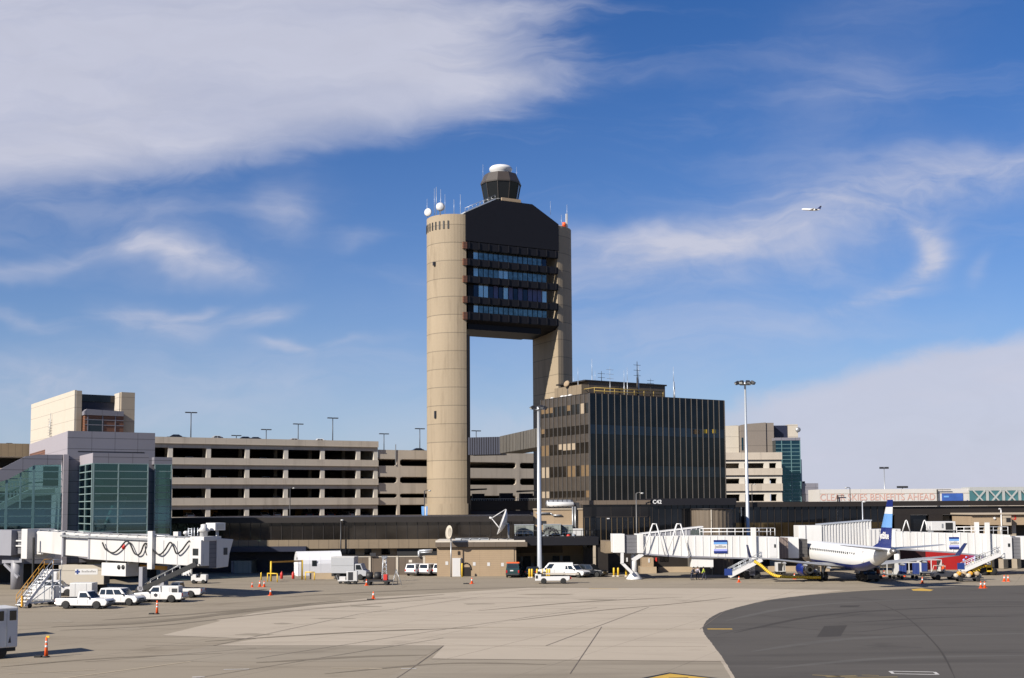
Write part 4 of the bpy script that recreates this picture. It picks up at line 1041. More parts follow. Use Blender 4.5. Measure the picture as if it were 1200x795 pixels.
t = thing('dish_on_pole', 'pale oval dish on a tall thin pole beside the white shed door', 'satellite dish', (w.x, w.y-1, 0), R(0))
ph = P(528, 632, w.y-1).z
MB().tube((0,0,0), (0,0,ph), .1, .08, n=8).build('pole', M['grey_metal'], t)
o = MB().lathe([(.03,.0),(.6,.08),(1.02,.26),(1.02,.2),(.6,.0),(.03,-.08)], 22).build('reflector', M['cream'], t, loc=(-.1,0,ph+.95)); o.rotation_euler = (R(80), 0, R(-58))
o.rotation_euler = (R(84), 0, R(-60))
MB().bar((0,0,ph-.1), (-.05,.05,ph+.9), .12, .12).build('bracket', M['grey_metal'], t)

# ---------------------------------------------------------------- gate building in front of the office block
N = frame_px(683, 179, 0)
nb = bthing('gate_building', 'dark glazed gate building marked C42 below the office block', 'terminal building', N)
def nz(py, off=0, px=760): return N.z(px, py, off)
xm = N.t(762); xe = N.t(862)
MB().box(0, xm, -.4, 20, nz(591.5,px=720), nz(586.5,px=720)).build('roof_fascia', M['brown_panel'], nb)
MB().box(xm+.05, xe, -.7, 20, nz(592.5), nz(584.5)).build('roof_fascia', M['bronze_dark'], nb)
MB().box(0, xm, 0, .3, nz(606,px=720), nz(591.5,px=720)).build('upper_window', M['glass_office'], nb)
MB().box(0, xm, .02, .3, 3.8, nz(606,px=720)).build('lower_window', M['glass_terminal'], nb)
MB().box(xm, xe, 0, .3, 3.8, nz(592.5)).build('window', M['glass_terminal'], nb)
mb = MB()
for i in range(13):
    x = .2+i*(xm-.3)/12; mb.box(x-.05, x+.05, -.1, 0, 3.8, nz(606.2,px=720))
mb.build('gold_fins', M['gold_fin'], nb)
mb = MB()
for px in (716, 740, 750): mb.box(N.t(px)-.05, N.t(px)+.05, -.09, -.002, nz(606,px=720), nz(591.6,px=720))
mb.box(0, xm, -.12, .0, nz(606.6,px=720), nz(605.4,px=720))
for k in range(14): x = xm+.3+k*(xe-xm-.4)/13; mb.box(x-.05, x+.05, -.1, 0, 3.8, nz(592.6))
mb.build('mullions', M['bronze'], nb)
MB().box(0, xe, .1, .5, 0, 3.9).build('ground_floor', M['bronze'], nb)
MB().box(N.t(751.5,-2), N.t(764,-2), -3, .1, 0.9, N.z(757,654,-3)).build('tan_block', M['brick_tan'], nb)
MB().box(N.t(749,-2), N.t(767,-2), -3.4, .1, 0.0, .95).build('plinth', M['yard_tan'], nb)
MB().box(N.t(770), xe+14, -.6, .1, 0, .8).build('plinth', M['yard_tan'], nb)
MB().box(N.t(805), N.t(849), -.35, .1, .8, 3.8).build('ribbed_wall', M['rib_metal'], nb)
for a, b in ((772,777),(777.6,782)): MB().box(N.t(a), N.t(b), .0, .098, 1.6, 2.9).build('low_window', M['glass_office'], nb)
for px in (768, 734, 757): MB().box(N.t(px)-.12, N.t(px)+.12, -.06 if px != 757 else -3.06, .096 if px != 757 else -3.002, 1.6, 2.2).build('notice', M['white'] if px != 768 else M['red'], nb)
text('gate_sign', 'C42', .8, M['white_clean'], nb, (N.t(769.5), -.72, nz(588.6)), (R(90), 0, 0), .01, bold=.02)
MB().box(N.t(711), N.t(714), -.08, -.02, nz(608.5,px=712), nz(607.3,px=712)).build('light_fitting', M['white'], nb)
dr = frame_px(834, 174, 0)
db = bthing('ribbed_drum', 'tan ribbed metal drum rising behind the jet bridge', 'stair drum', dr)
rd = (857-811)/2/F*174; zd = dr.z(834, 597.5)
mb = MB(); nn = 56; prof = [rd + (.07 if i % 2 else -.0) for i in range(nn)]
ring = [(prof[i]*math.cos(2*math.pi*i/nn), rd*.0+prof[i]*math.sin(2*math.pi*i/nn)) for i in range(nn)]
mb.prism(ring, 'z', 0, zd).build('drum_wall', M['drum_tan'], db)
MB().lathe([(rd+.15,0),(rd+.15,.18),(.1,.2)], 40, (0,0,zd)).build('drum_cap', M['bronze'], db)
MB().tube((-.6,-rd-.12,0), (-.6,-rd-.12,zd), .07, n=6).build('drain_pipe', M['cream'], db)

# ---------------------------------------------------------------- long concourse on the right
O_ = frame_px(850, 190, 0)
ob = bthing('concourse_building', 'dark brown concourse with tall glazed bays behind the parked airliner', 'terminal building', O_)
def oz(py, px=1000, off=0): return O_.z(px, py, off)
xg = O_.t(1045); xe = O_.t(1300)
MB().box(0, xe, -.6, 45, oz(593.6), oz(587.8)).build('roof_fascia', M['bronze'], ob)
MB().box(0, xg, 0, .3, 4.0, oz(593.5)).build('window', M['glass_terminal'], ob)
MB().box(0, xg, -.05, .02, oz(628), oz(612)).build('tinted_window', M['concourse_low_glass'], ob)  # amber-brown reflection in the lower glass, put in as a tint
mb = MB()
for k in range(25): x = .1+k*(xg-.2)/24; mb.box(x-.06, x+.06, -.14, -.05, 4.0, oz(593.6))
mb.build('mullions', M['bronze'], ob)
MB().box(xg, xe, -.1, .3, oz(603.5,1100), oz(593.6,1100)).build('upper_wall', M['bronze'], ob)
for a, b in ((1048,1066),(1088,1104),(1138,1143)): MB().box(O_.t(a), O_.t(b), -.1, .3, 3, oz(603.4,1100)).build('pier', M['bronze'], ob)
MB().box(xg, xe, .6, .9, 3, oz(603.6,1100)).build('deep_window', M['glass_terminal'], ob)
MB().box(0, xe, -3.5, .0, 3.6, 4.0).build('apron_canopy', M['bronze'], ob)
MB().box(0, xe, -.2, .1, 0, 3.6).build('ground_floor', M['interior_dark'], ob)
MB().box(O_.t(1150,-3), O_.t(1240,-3), -3.6, -3.3, 0, 2.9).build('low_wall', M['yard_tan'], ob)
MB().box(O_.t(1190,-4), O_.t(1260,-4), -4.5, -3.7, 0, 2.2).build('low_wall', M['brick_tan'], ob)
MB().box(O_.t(900,-1), O_.t(915,-1), -1.5, -.3, 0, 3.4).build('grey_panel_wall', M['hvac'], ob)
# graphic hoarding under the far bridge
GW = frame_px(1050, 181, 0)
gw = bthing('graphic_wall', 'bright red and magenta graphic hoarding below the far jet bridge', 'hoarding', GW)
gz1 = GW.z(1100, 645)
MB().box(0, GW.t(1083), 0, .2, 0, gz1+.3).build('maroon_panel', mat('mural_maroon', (.04,.006,.007), .6, var=.4), gw)  # shadowed stretch of the red wall, its shade put into the colour
MB().box(GW.t(1083), GW.t(1133), -.02, .2, 0, gz1).build('red_panel', M['mural_red'], gw)
MB().box(GW.t(1133), GW.t(1156), -.02, .2, 0, gz1-.3).build('magenta_panel', M['mural_pink'], gw)
mb = MB(); rs = random.Random(4)
for i in range(16):
    x = rs.uniform(GW.t(1120), GW.t(1154)); z = rs.uniform(.6, gz1-.8); r = rs.uniform(.15,.4)
    mb.lathe([(.02,-.03),(r,-.03),(r,-.012)], 10, (x,-.02,z), ax='y')
mb.build('painted_dots', M['periwinkle'], gw)
# ---------------------------------------------------------------- tan annex at the end
AX = frame_px(1138, 182, 0)
ax = bthing('tan_annex', 'tan rendered annex with flat roof and red number beyond the far bridge', 'annex', AX)
def az(py): return AX.z(1160, py)
xe2 = AX.t(1290)
MB().box(0, xe2, 0, 8, az(615.5), az(603.3)).build('upper_wall', M['brick_tan'], ax)
MB().box(-.3, xe2, -.5, 8.3, az(603.3), az(601.3)).build('roof_slab', M['beige_panel'], ax)
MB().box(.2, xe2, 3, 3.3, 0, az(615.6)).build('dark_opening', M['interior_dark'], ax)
for a, b in ((1138.5,1142),(1153.5,1158.5),(1170,1174),(1185.5,1190),(1203,1207)): MB().box(AX.t(a), AX.t(b), .1, .7, 0, az(615.6)).build('pier', M['beige_panel'], ax)
text('wall_number', '13', 1.15, M['red'], ax, (AX.t(1186.5), -.02, az(606.8)), (R(90), 0, 0), .01, bold=.03)
MB().box(AX.t(1173), AX.t(1180.5), -1.3, .0, az(616), az(604.5)).build('window_unit', M['beige_panel'], ax)
MB().box(AX.t(1174.5), AX.t(1179.5), -1.36, -1.302, az(612), az(607)).build('unit_grille', M['black'], ax)
MB().path([(AX.t(1171.6),-.4,az(640)),(AX.t(1171.6),-.4,az(598)),(AX.t(1171),-.4,az(596.5)),(AX.t(1169),-.4,az(596.8))], .11, 7).build('gooseneck_light', M['white'], ax)
MB().tube((AX.t(1164.5),-.2,az(607.5)), (AX.t(1164.5),-.02,az(607.5)), .18, n=8).build('wall_light', M['white_clean'], ax)
# ---------------------------------------------------------------- banner building
SG = frame_px(961, 258, 0)
sg = bthing('banner_building', 'long white building with coral slogan lettering and a blue poster beyond the concourse roof', 'building', SG)
def sz(py): return SG.z(1050, py)
xs1 = SG.t(1137.5)
MB().box(0, xs1, 0, 12, 4, sz(573.2)).build('wall', M['sign_white'], sg)
MB().box(0, xs1, -.06, 0, sz(578.6), sz(578.1)).build('string_course', M['concrete'], sg)
ta_, tb_ = SG.t(961.5), SG.t(1096)
o = text('slogan', 'CLEAR SKIES BENEFITS AHEAD', 2.0, M['coral'], sg, ((ta_+tb_)/2, -.05, sz(583.0)), (R(90), 0, 0), .01)
xs_ = [v.co.x for v in o.data.vertices]; o.scale = ((tb_-ta_)/(max(xs_)-min(xs_)), 1.05, 1)
MB().box(SG.t(1104), SG.t(1128.5), -.15, -.01, sz(589), sz(578.8)).build('poster', M['poster_blue'], sg)
MB().box(SG.t(1106), SG.t(1112), -.19, -.152, sz(583.5), sz(581.5)).build('poster_patch', M['sky_blue'], sg)
MB().box(SG.t(1133), SG.t(1134.5), -.1, -.01, sz(588.6), sz(586.8)).build('notice', M['blue'], sg)
for px, tp in ((1098,574),(981,580)):
    MB().tube((SG.t(px),-.5,3), (SG.t(px),-.5,sz(tp)), .14, n=6).bar((SG.t(px),-.5,sz(tp)-.1), (SG.t(px)+(3 if px == 1098 else 1.5),-.5,sz(tp)-.1), .15, .12).build('light_arm', M['bronze'], sg)
PB = frame_px(1137.5, 257, 0)
pb = bthing('glazed_footbridge', 'teal glazed footbridge with white cross bracing beside the banner building', 'footbridge', PB)
xe3 = PB.t(1290)
MB().box(0, xe3, .3, 5, PB.z(1170,575), PB.z(1170,570.8)).build('roof', M['bridge_frame'], pb)
MB().box(0, xe3, .4, .5, PB.z(1170,591), PB.z(1170,575)).build('window', M['glass_teal_light'], pb)
MB().box(0, xe3, 4, 4.2, PB.z(1170,592), PB.z(1170,575)).build('rear_wall', M['hvac'], pb)
MB().box(0, xe3, .25, 5, PB.z(1170,594), PB.z(1170,590.6)).build('floor_slab', M['concrete'], pb)
for k in range(6):
    a = PB.t(1139+k*19); b = PB.t(1139+(k+1)*19); z0, z1 = PB.z(1170,590.5), PB.z(1170,575.2)
    MB().bar((a+.5,.2,z0),(b-.5,.2,z1),.26,.3).bar((a+.5,.16,z1),(b-.5,.16,z0),.26,.3).build('cross_brace', M['bridge_frame'], pb)
    MB().box(b-.28, b+.28, .1, .3, z0, z1).build('post', M['bridge_frame'], pb)
# ---------------------------------------------------------------- second garage with lift tower on the right
J = frame_px(846, 262, 0)
jb = bthing('parking_garage', 'tan garage decks seen between the office block and a blue glass lift shaft', 'parking garage', J)
def jz(py): return J.z(880, py)
xj = J.t(917.5)
rws = [(530.5,539), (549,557), (567,575.5), (587.5,595)]
zj = [(jz(a), jz(b)) for a, b in rws]
for i, (a, b) in enumerate(zj):
    level(J, jb, -3, xj, a, b, M['concrete'])
    MB().box(-3, xj-.2, .1, 26, b-.1, b+.3).build('floor_slab', M['concrete'], jb)
    if i < 3: MB().box(-3, xj-.2, .14, .5, b-.75, b-.1).build('edge_beam', M['concrete_pale'], jb)
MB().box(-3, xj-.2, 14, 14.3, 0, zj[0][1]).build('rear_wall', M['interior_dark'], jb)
for px in (870.5, 899.5, 914): 
    c = J.t(px); MB().box(c-.6, c+.6, .15, .9, zj[3][0]-.02, zj[0][1]-.1).build('column', M['concrete_pale'], jb)
J2 = frame_px(866, 270, 0)
jt = bthing('lift_tower', 'grey and cream lift tower with blue glass shaft above the garage decks', 'lift tower', J2)
def j2(px, py, off=0): return J2.at(px, py, off)
zz0 = J2.z(880, 532)
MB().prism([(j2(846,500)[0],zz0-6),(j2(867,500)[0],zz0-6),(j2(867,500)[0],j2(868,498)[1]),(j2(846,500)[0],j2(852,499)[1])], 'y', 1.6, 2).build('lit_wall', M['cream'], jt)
MB().prism([(j2(868,500)[0],zz0-6),(j2(897.5,500)[0],zz0-6),(j2(897.5,500)[0],j2(897,495.3)[1]),(j2(875,500)[0],j2(875,497)[1]),(j2(868,500)[0],j2(868,498.3)[1])], 'y', 0, 12).build('front_wall', M['brown_grey'], jt)  # front of the cream tower, darkened by colour to stand in shade
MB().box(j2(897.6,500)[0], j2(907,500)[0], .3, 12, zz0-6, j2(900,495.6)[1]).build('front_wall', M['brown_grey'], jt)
MB().box(j2(869,515)[0], j2(871,515)[0], -.05, .0, j2(870,528)[1], j2(870,513)[1]).build('slot_window', M['glass_teal_dark'], jt)
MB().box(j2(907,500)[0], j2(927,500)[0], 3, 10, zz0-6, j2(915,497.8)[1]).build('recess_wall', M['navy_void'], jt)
MB().box(j2(926.5,500)[0], j2(938,500)[0], 2.5, 9, zz0-6, j2(930,496.7)[1]).build('cream_pier', M['cream'], jt)
MB().lathe([(.1,-.3),(.6,-.25),(.6,.25),(.1,.3)], 12, (j2(938,503)[0], 2.4, j2(938,503)[1]), ax='y').build('dish', M['grey_metal'], jt)
sx0, sx1 = j2(908,500,-3)[0], j2(937.5,500,-3)[0]
zs_ = j2(920,513,-3)[1]; zr_ = j2(920,516.5,-3)[1]
MB().box(sx0, sx1, -3, 3, zr_, zs_).build('shaft_roof', M['grey_panel'], jt)
MB().box(sx0+.1, sx1, -2.95, 3, 3, zr_).build('shaft_window', M['glass_teal_dark'], jt)
mb = MB()
for px in (915.5, 926.5, 937): mb.box(j2(px,500,-3)[0]-.08, j2(px,500,-3)[0]+.08, -3.06, -2.95, 3, zr_)
py = 521
while py < 592: mb.box(sx0+.1, sx1, -3.03, -2.95, j2(920,py,-3)[1]-.06, j2(920,py,-3)[1]+.06); py += 4.4
mb.build('shaft_mullions', M['teal_frame'], jt)
MB().box(j2(938,550)[0], j2(943.5,550)[0], 3, 8, 3, j2(940,538)[1]).build('side_shaft_window', mat('glass_pale_blue', (.25,.42,.5), .12), jt)
J3 = frame_px(940, 268, 0)
j3 = bthing('grey_plant_block', 'low grey panelled block at the foot of the blue glass shaft', 'building', J3)
MB().box(0, J3.t(959.5), 0, 8, 3, J3.z(950,566.5)).build('wall', M['grey_panel'], j3)
MB().box(J3.t(951.5), J3.t(962.5), -1.5, 0, 3, J3.z(955,574)).build('front_block', M['grey_panel'], j3)
MB().box(J3.t(945)-.2, J3.t(945)+.3, 2, 2.5, J3.z(950,566.5), J3.z(945,564)).build('roof_vent', M['dark_metal'], j3)
# ---------------------------------------------------------------- jet bridges
def ribs(mb, x0, x1, y, z0, z1, step=1.05, w=.09, d=.07, z0b=None, z1b=None):
    n = max(int(abs(x1-x0)/step), 1)
    for i in range(n+1):
        k = i/n; x = x0+(x1-x0)*k
        a = z0 + ((z0b if z0b is not None else z0)-z0)*k; b = z1 + ((z1b if z1b is not None else z1)-z1)*k
        mb.box(x-w/2, x+w/2, y-d, y+.01, a+.05, b-.05)
def stair_flight(mb, x0, z0, x1, z1, y0, y1, n=12):
    for i in range(n):
        k = (i+.5)/n; x = x0+(x1-x0)*k; z = z0+(z1-z0)*k; mb.box(x-.13, x+.13, y0+.05, y1-.05, z-.03, z+.03)
# the near bridge, sloping down to its cab
wa = P(43, 650, 145); wb = P(228, 662, 131)
ang = math.degrees(math.atan2(wb.y-wa.y, wb.x-wa.x))
LB = Fr(wa.x, wa.y, ang)
lb = bthing('jet_bridge', 'white telescoping jet bridge with looping cables in front of the glass hall', 'jet bridge', LB)
def lp(px, py, off=0): return LB.at(px, py, off)
def tunnel(name, pxa, ya, yb, pxb, yc, yd, off, dep, mt):
    xa, za = lp(pxa, ya, off); _, zb_ = lp(pxa, yb, off); xb, zc_ = lp(pxb, yc, off); _, zd_ = lp(pxb, yd, off)
    mb = MB(); mb.prism([(xa,zb_),(xb,zd_),(xb,zc_),(xa,za)], 'y', off, off+dep)
    return mb.build(name, mt, lb, bevel=.05), (xa, za, zb_, xb, zc_, zd_)
tunnel('inner_tunnel', 43.5, 622.5, 647, 76, 624, 651, .5, 2.4, M['white_bridge_dull'])
tunnel('middle_tunnel', 71.5, 623.6, 650.5, 106, 626, 653.5, .25, 2.9, M['white_bridge_dull'])
_, oq = tunnel('outer_tunnel', 103, 625.5, 655.5, 226, 631.5, 663.5, 0, 3.4, M['white_bridge_dull'])
# raised service rail along the outer tunnel top and cable loops on its side
mb = MB(); zr0 = lp(73, 628)[1]; zr1 = lp(222, 635.5)[1]
mb.bar((lp(73,628)[0],-.25,zr0),(lp(180,632)[0],-.25,lp(180,632.6)[1]),.12,.22)
for k in range(9):
    px = 78+k*12; x, z = lp(px, 627.6+k*.55); mb.box(x-.06, x+.06, -.25, .5, z-.1, z+.1)
mb.build('service_rail', M['grey_metal'], lb)
mb = MB(); x0 = lp(98,628)[0]; x1 = lp(176,632)[0]
mb.box(x0, x1, .4, 2.9, lp(98,626)[1]-.3, lp(98,625)[1]-.1).build('roof_cover', M['white_bridge_dull'], lb)
def loops(pxs, ys, n=10):
    pts = []
    q = spline([(a, b) for a, b in zip(pxs, ys)], n)
    for a, b in q: x, z = lp(a, b, -.35); pts.append((x, -.35, z))
    return pts
MB().path(loops((120,124,132,139,147,152,158,164,169,173,176), (636,644,648,644,635,637,649,649,638,638,645)), .09, 6).build('cable_loop', M['black'], lb)
MB().path(loops((176,180,187,193,199,203,207,213,219,222), (637,646,650,645,636,640,649,645,637,634)), .09, 6).build('cable_loop', M['black'], lb)
MB().path(loops((170,171,173,174,172,170), (639,648,651,645,639,638)), .06, 6).build('cable_loop', M['black'], lb)
x, z = lp(145, 641); MB().lathe([(.02,-.03),(.32,-.03),(.32,.0)], 12, (x,-.02,z), ax='y').build('warning_disc', M['red'], lb)
# rotunda at the terminal end
mb = MB(); x, zt_ = lp(0, 621, 1.5); _, zb_ = lp(0, 650, 1.5); xr_ = lp(15, 630, .0)[0]
MB().box(-22, xr_, -.2, 3.4, zb_, zt_).build('rotunda', M['grey_bridge'], lb)
MB().box(xr_, lp(30,630)[0], .6, 3.0, zb_+.2, zt_-.1).build('rotunda_curtain', M['grey_curtain'], lb)
mb = MB()
for py in (634, 640): z = lp(20,py)[1]; mb.box(xr_, lp(29,630)[0], .35, .58, z-.09, z+.09)
mb.build('curtain_bar', M['white'], lb)
MB().box(lp(29,630)[0], lp(36,630)[0], -.5, 3.6, lp(30,655)[1], lp(30,620)[1]).build('portal_frame', M['white_bridge_dull'], lb, bevel=.06)
MB().box(lp(36,630)[0], lp(45,630)[0], .7, 3, lp(40,650)[1], lp(40,624)[1]).build('portal_curtain', M['white_bridge_dull'], lb)
MB().box(lp(38.5,640,-.4)[0]-.1, lp(38.5,640,-.4)[0]+.1, -.4, -.2, .6, lp(40,630)[1]).build('dark_post', M['black'], lb)
x = lp(20,670,1.5)[0]
MB().tube((x,1.5,0),(x,1.5,zb_),.75,n=18).build('support_column', M['grey_bridge'], lb)
MB().bar((lp(4,658,1)[0],1,lp(4,658,1)[1]),(lp(27,658,1)[0],1,lp(27,657,1)[1]),.4,.5).bar((lp(6,660,1)[0],1,lp(6,661,1)[1]),(lp(22,677,1)[0],1,lp(22,677,1)[1]),.35,.35).build('brace', M['grey_bridge'], lb)
# air unit slung below
x0, x1 = lp(116.5,660)[0], lp(145,660)[0]
MB().box(x0, x1, .3, 2.2, lp(130,675.5)[1], lp(130,660)[1]).build('air_unit', M['white'], lb, bevel=.05)
mb = MB()
for px in (137, 142): x, z = lp(px, 665); mb.lathe([(.02,.24),(.27,.24),(.27,.31)], 14, (x,0,z), ax='y')
mb.build('air_unit_fan', M['black'], lb)
mb = MB()
for px in (120, 145): x = lp(px,655)[0]; mb.box(x-.1, x+.1, .6, .9, lp(130,660)[1]-.2, lp(130,653)[1])
mb.build('hanger', M['white'], lb)
# lift frame and drive bogie
MB().box(lp(176.5,630)[0], lp(182,630)[0], -.45, .0, lp(178,667)[1], lp(178,622.5)[1]).build('lift_column', M['white_bridge_dull'], lb)
MB().box(lp(176.5,630)[0], lp(182,630)[0], 3.4, 3.9, lp(178,667)[1], lp(178,624)[1]).build('lift_column', M['white_bridge_dull'], lb)
x = lp(178,690,1.5)[0]
MB().box(x-.3, x+.3, -.2, .5, .6, lp(178,667)[1]+.2).box(x-.3, x+.3, 3.0, 3.7, .6, lp(178,667)[1]+.2).box(x-.5, x+.5, -.2, 3.7, .75, 1.15).build('bogie_frame', M['grey_bridge'], lb)
for y in (.3, 3.2):
    for dx in (-.7, .7):
        wq = MB().lathe([(.1,-.2),(.5,-.2),(.56,-.1),(.56,.1),(.5,.2),(.1,.2)], 18, ax='y').build('wheel', M['rubber'], lb, loc=(x+dx,y,.56))
# service stair with its black stringer
a = lp(168, 692, -.9); b = lp(230, 661, -.9)
MB().bar((a[0],-.9,1.0),(b[0],-.9,b[1]),.14,.55).build('stair_stringer', M['black'], lb)
mb = MB(); stair_flight(mb, a[0], 1.0, b[0], b[1], -.85, .1, 22); mb.build('stair_tread', M['grey_metal'], lb)
mb = MB(); mb.tube((a[0],.1,2.0),(b[0],.1,b[1]+1.0),.05,n=6).tube((a[0]-1,.1,1.4),(b[0]-2,.1,b[1]+.5),.04,n=6)
for i in range(8): k = i/7; xx = a[0]+(b[0]-a[0])*k; zz_ = 1+(b[1]-1)*k; mb.tube((xx,.1,zz_),(xx,.1,zz_+1),.04,n=5)
mb.build('stair_rail', M['grey_metal'], lb)
mb = MB()
for px, py in ((155,668),(150,672)): pass
mb.bar((lp(150,673,3)[0],3,lp(150,673,3)[1]),(lp(160,662,3)[0],3,lp(160,664,3)[1]),.35,.5).bar((lp(165,664,3)[0],3,lp(165,664,3)[1]),(lp(195,666,3)[0],3,lp(195,666,3)[1]),.3,.45).build('yellow_boom', M['amber'], lb)
# cab: turned away from the tunnel, so that its shaded flank is what shows
cx0, cx1 = lp(224,640)[0], lp(237.5,640)[0]
def ydep(x, px, py=645):
    w_ = LB.world(x, 0); d = ray(px, py); k = (w_.x*LB.u.x + w_.y*LB.u.y)/(d.x*LB.u.x + d.y*LB.u.y)
    return (Vector((d.x*k, d.y*k)) - Vector((w_.x, w_.y))).dot(LB.v)
ya_, yb_, yc_ = ydep(cx1, 239.5), ydep(cx1, 254), ydep(cx1, 266.5)
MB().box(cx0, cx1, -.25, 2.0, lp(230,663.5)[1], lp(230,633)[1]).build('cab_corridor', M['white_bridge_dull'], lb, bevel=.05)
for py0, py1 in ((643,651),(654.5,661)): MB().box(lp(228,640)[0], lp(234.5,640)[0], -.28, -.25, lp(230,py1)[1], lp(230,py0)[1]).build('cab_window', M['car_glass'], lb)
zlo, zhi = lp(237,665.5)[1], lp(237,634.5)[1]
MB().box(cx1-2.6, cx1+.02, 1.0, yb_, zlo-.1, zhi).build('bellows', M['grey_curtain'], lb)
MB().prism([(yb_-.1,zlo-.15),(yc_,zlo-.05),(yc_+.2,zlo+1.4),(yc_+.8,zhi+.1),(yb_-.1,zhi+.3)], 'x', cx1-3.0, cx1+.15).build('cab', M['white_bridge_dull'], lb, bevel=.05)
MB().box(cx1-3.0, cx1+.1, ya_-.2, yb_+.6, zhi+.02, zhi+.5).build('cab_roof', M['white_bridge_dull'], lb, bevel=.04)
MB().box(cx1+.15, cx1+.18, yb_+.9, yb_+1.5, zlo+1.3, zlo+2.1).build('cab_door_window', M['dark_metal'], lb)
MB().box(cx1-2.6, cx1-.2, yc_+.05, yc_+.3, zlo+.1, zlo+1.3).build('nose_bumper', M['black'], lb)
yl_ = (yb_+yc_)/2
MB().box(cx1-1.6, cx1-.1, yl_-1.0, yl_+.6, zhi+1.15, zhi+2.0).build('lamp_box', M['white'], lb, bevel=.04)
MB().box(cx1-.1, cx1-.06, yl_-.7, yl_+.3, zhi+1.3, zhi+1.85).build('lamp_panel', M['lamp_lens'], lb)
MB().tube((cx1-.8,yl_,zhi+.2),(cx1-.8,yl_,zhi+1.2),.16,n=8).build('lamp_post', M['white'], lb)
for pxs_ in (73.5, 104.5):
    x_, zt2 = lp(pxs_, 624.5, -.05); MB().box(x_-.14, x_+.14, -.06, 3.3, lp(pxs_,655 if pxs_ > 100 else 652.5,-.05)[1], zt2).build('section_collar', M['grey_bridge'], lb)
mb = MB()
for pxa, pxb, ya, yb2, of in ((46,73,622.3,624,.5),(76,104,624,626.2,.25),(106,222,626.2,631.6,0)):
    a_, b_ = lp(pxa,ya,of), lp(pxb,yb2,of); mb.tube((a_[0],of+.1,a_[1]+.18),(b_[0],of+.1,b_[1]+.18),.07,n=6)
    for k in range(int((pxb-pxa)/11)+1): p_ = lp(pxa+k*11, ya+(yb2-ya)*k*11/(pxb-pxa), of); mb.box(p_[0]-.07,p_[0]+.07,of,of+.3,p_[1]-.05,p_[1]+.22)
mb.build('roof_conduit', M['grey_metal'], lb)
mb = MB()
for pxs_ in (125,146,163,192,208): x_ = lp(pxs_,640)[0]; mb.box(x_-.03,x_+.03,-.03,.01,lp(pxs_,656+(pxs_-103)*.05)[1],lp(pxs_,629+(pxs_-103)*.05)[1])
mb.build('panel_seam', M['grey_bridge'], lb)
mb = MB(); px0 = 218
for s in (218.5, 222.5): x = lp(s,620)[0]; mb.tube((x,.3,lp(220,634)[1]),(x,.3,lp(220,619)[1]),.06,n=6).tube((x,1.2,lp(220,634)[1]),(x,1.2,lp(220,619)[1]),.06,n=6)
for k in range(6): z = lp(220,633-k*2.6)[1]; mb.box(lp(218.5,620)[0], lp(222.5,620)[0], .27, .33, z-.04, z+.04)
mb.build('roof_ladder', M['galv'], lb)
MB().lathe([(.1,0),(.45,.05),(.45,.9),(.75,1.0),(.35,1.4),(.35,1.7),(.1,1.75)], 12, (lp(231,630)[0], 1, lp(231,633)[1])).build('roof_fan', M['white'], lb)
MB().lathe([(.1,0),(.12,.5),(.3,.55),(.3,.8),(.1,.9)], 10, (lp(210,630)[0], 1, lp(210,632)[1])).build('roof_beacon', M['white'], lb)
MB().box(lp(210,670)[0], lp(221,670)[0], .4, .6, lp(215,675)[1], lp(215,667)[1]).build('sign_panel', M['white'], lb)

def logo_panel(fr, par, px, y0, y1, off, w):
    x, zt_ = fr.at(px, y0, off); zb_ = fr.z(px, y1, off); h = zt_-zb_
    p = MB().box(x-w/2, x+w/2, off-.05, off-.0, zb_, zt_).build('logo_panel', M['white_clean'], par)
    for a, b, mm in ((.84,1,'navy'),(.68,.84,'sky_blue'),(.16,.31,'periwinkle'),(0,.16,'navy')):
        MB().box(x-w/2, x+w/2, off-.07, off-.052, zb_+h*a, zb_+h*b).build('stripe', M[mm], p)
    o = text('lettering', 'jetBlue', h*.30, M['letter_grey'], p, (x, off-.06, zb_+h*.5), (R(90), 0, 0), .008, bold=.01)
    xs = [v.co.x for v in o.data.vertices]; o.scale = (w*.82/(max(xs)-min(xs)), 1, 1)
# ---------------------------------------------------------------- gate bridge beside the parked airliner
RA = frame_px(718, 160, 1.8)
ra = bthing('jet_bridge', 'white ribbed jet bridge with roof railing ending at the airliner nose', 'jet bridge', RA)
def rp_(px, py, off=0): return RA.at(px, py, off)
def rbox(name, px0, px1, y0, y1, off, dep, mt, bevel=0, par=None, pm=None):
    x0, zt_ = rp_(px0, y0, off); x1 = rp_(px1, y0, off)[0]; zb_ = rp_((px0+px1)/2, y1, off)[1]; zt_ = rp_((px0+px1)/2, y0, off)[1]
    return MB().box(x0, x1, off, off+dep, zb_, zt_).build(name, mt, par or ra, bevel=bevel)
rbox('rotunda', 718.5, 732, 626, 648, .2, 3.2, M['white_bridge'], .05)
rbox('rotunda_curtain', 731, 748, 627.5, 648.5, .5, 2.6, M['grey_curtain'])
rbox('portal_frame', 747, 754, 626, 648.5, .0, 3.4, M['white_bridge'], .05)
rbox('terminal_link', 709, 719, 634.5, 648.5, 3, 6, M['tan_panel'])
def rtunnel(name, px0, a0, b0, px1, a1, b1, off, dep, mt, step=.95):
    xa, za = rp_(px0, a0, off); zb_ = rp_(px0, b0, off)[1]; xb, zc_ = rp_(px1, a1, off); zd_ = rp_(px1, b1, off)[1]
    mb = MB().prism([(xa,zb_),(xb,zd_),(xb,zc_),(xa,za)], 'y', off, off+dep)
    ribs(mb, xa+.1, xb-.1, off, zb_, za, step, .1, .06, zd_, zc_)
    o = mb.build(name, mt, ra)
    MB().prism([(xa,zb_-.14),(xb,zd_-.14),(xb,zd_+.06),(xa,zb_+.06)], 'y', off-.1, off-.0).build('sill_beam', M['grey_bridge'], o)
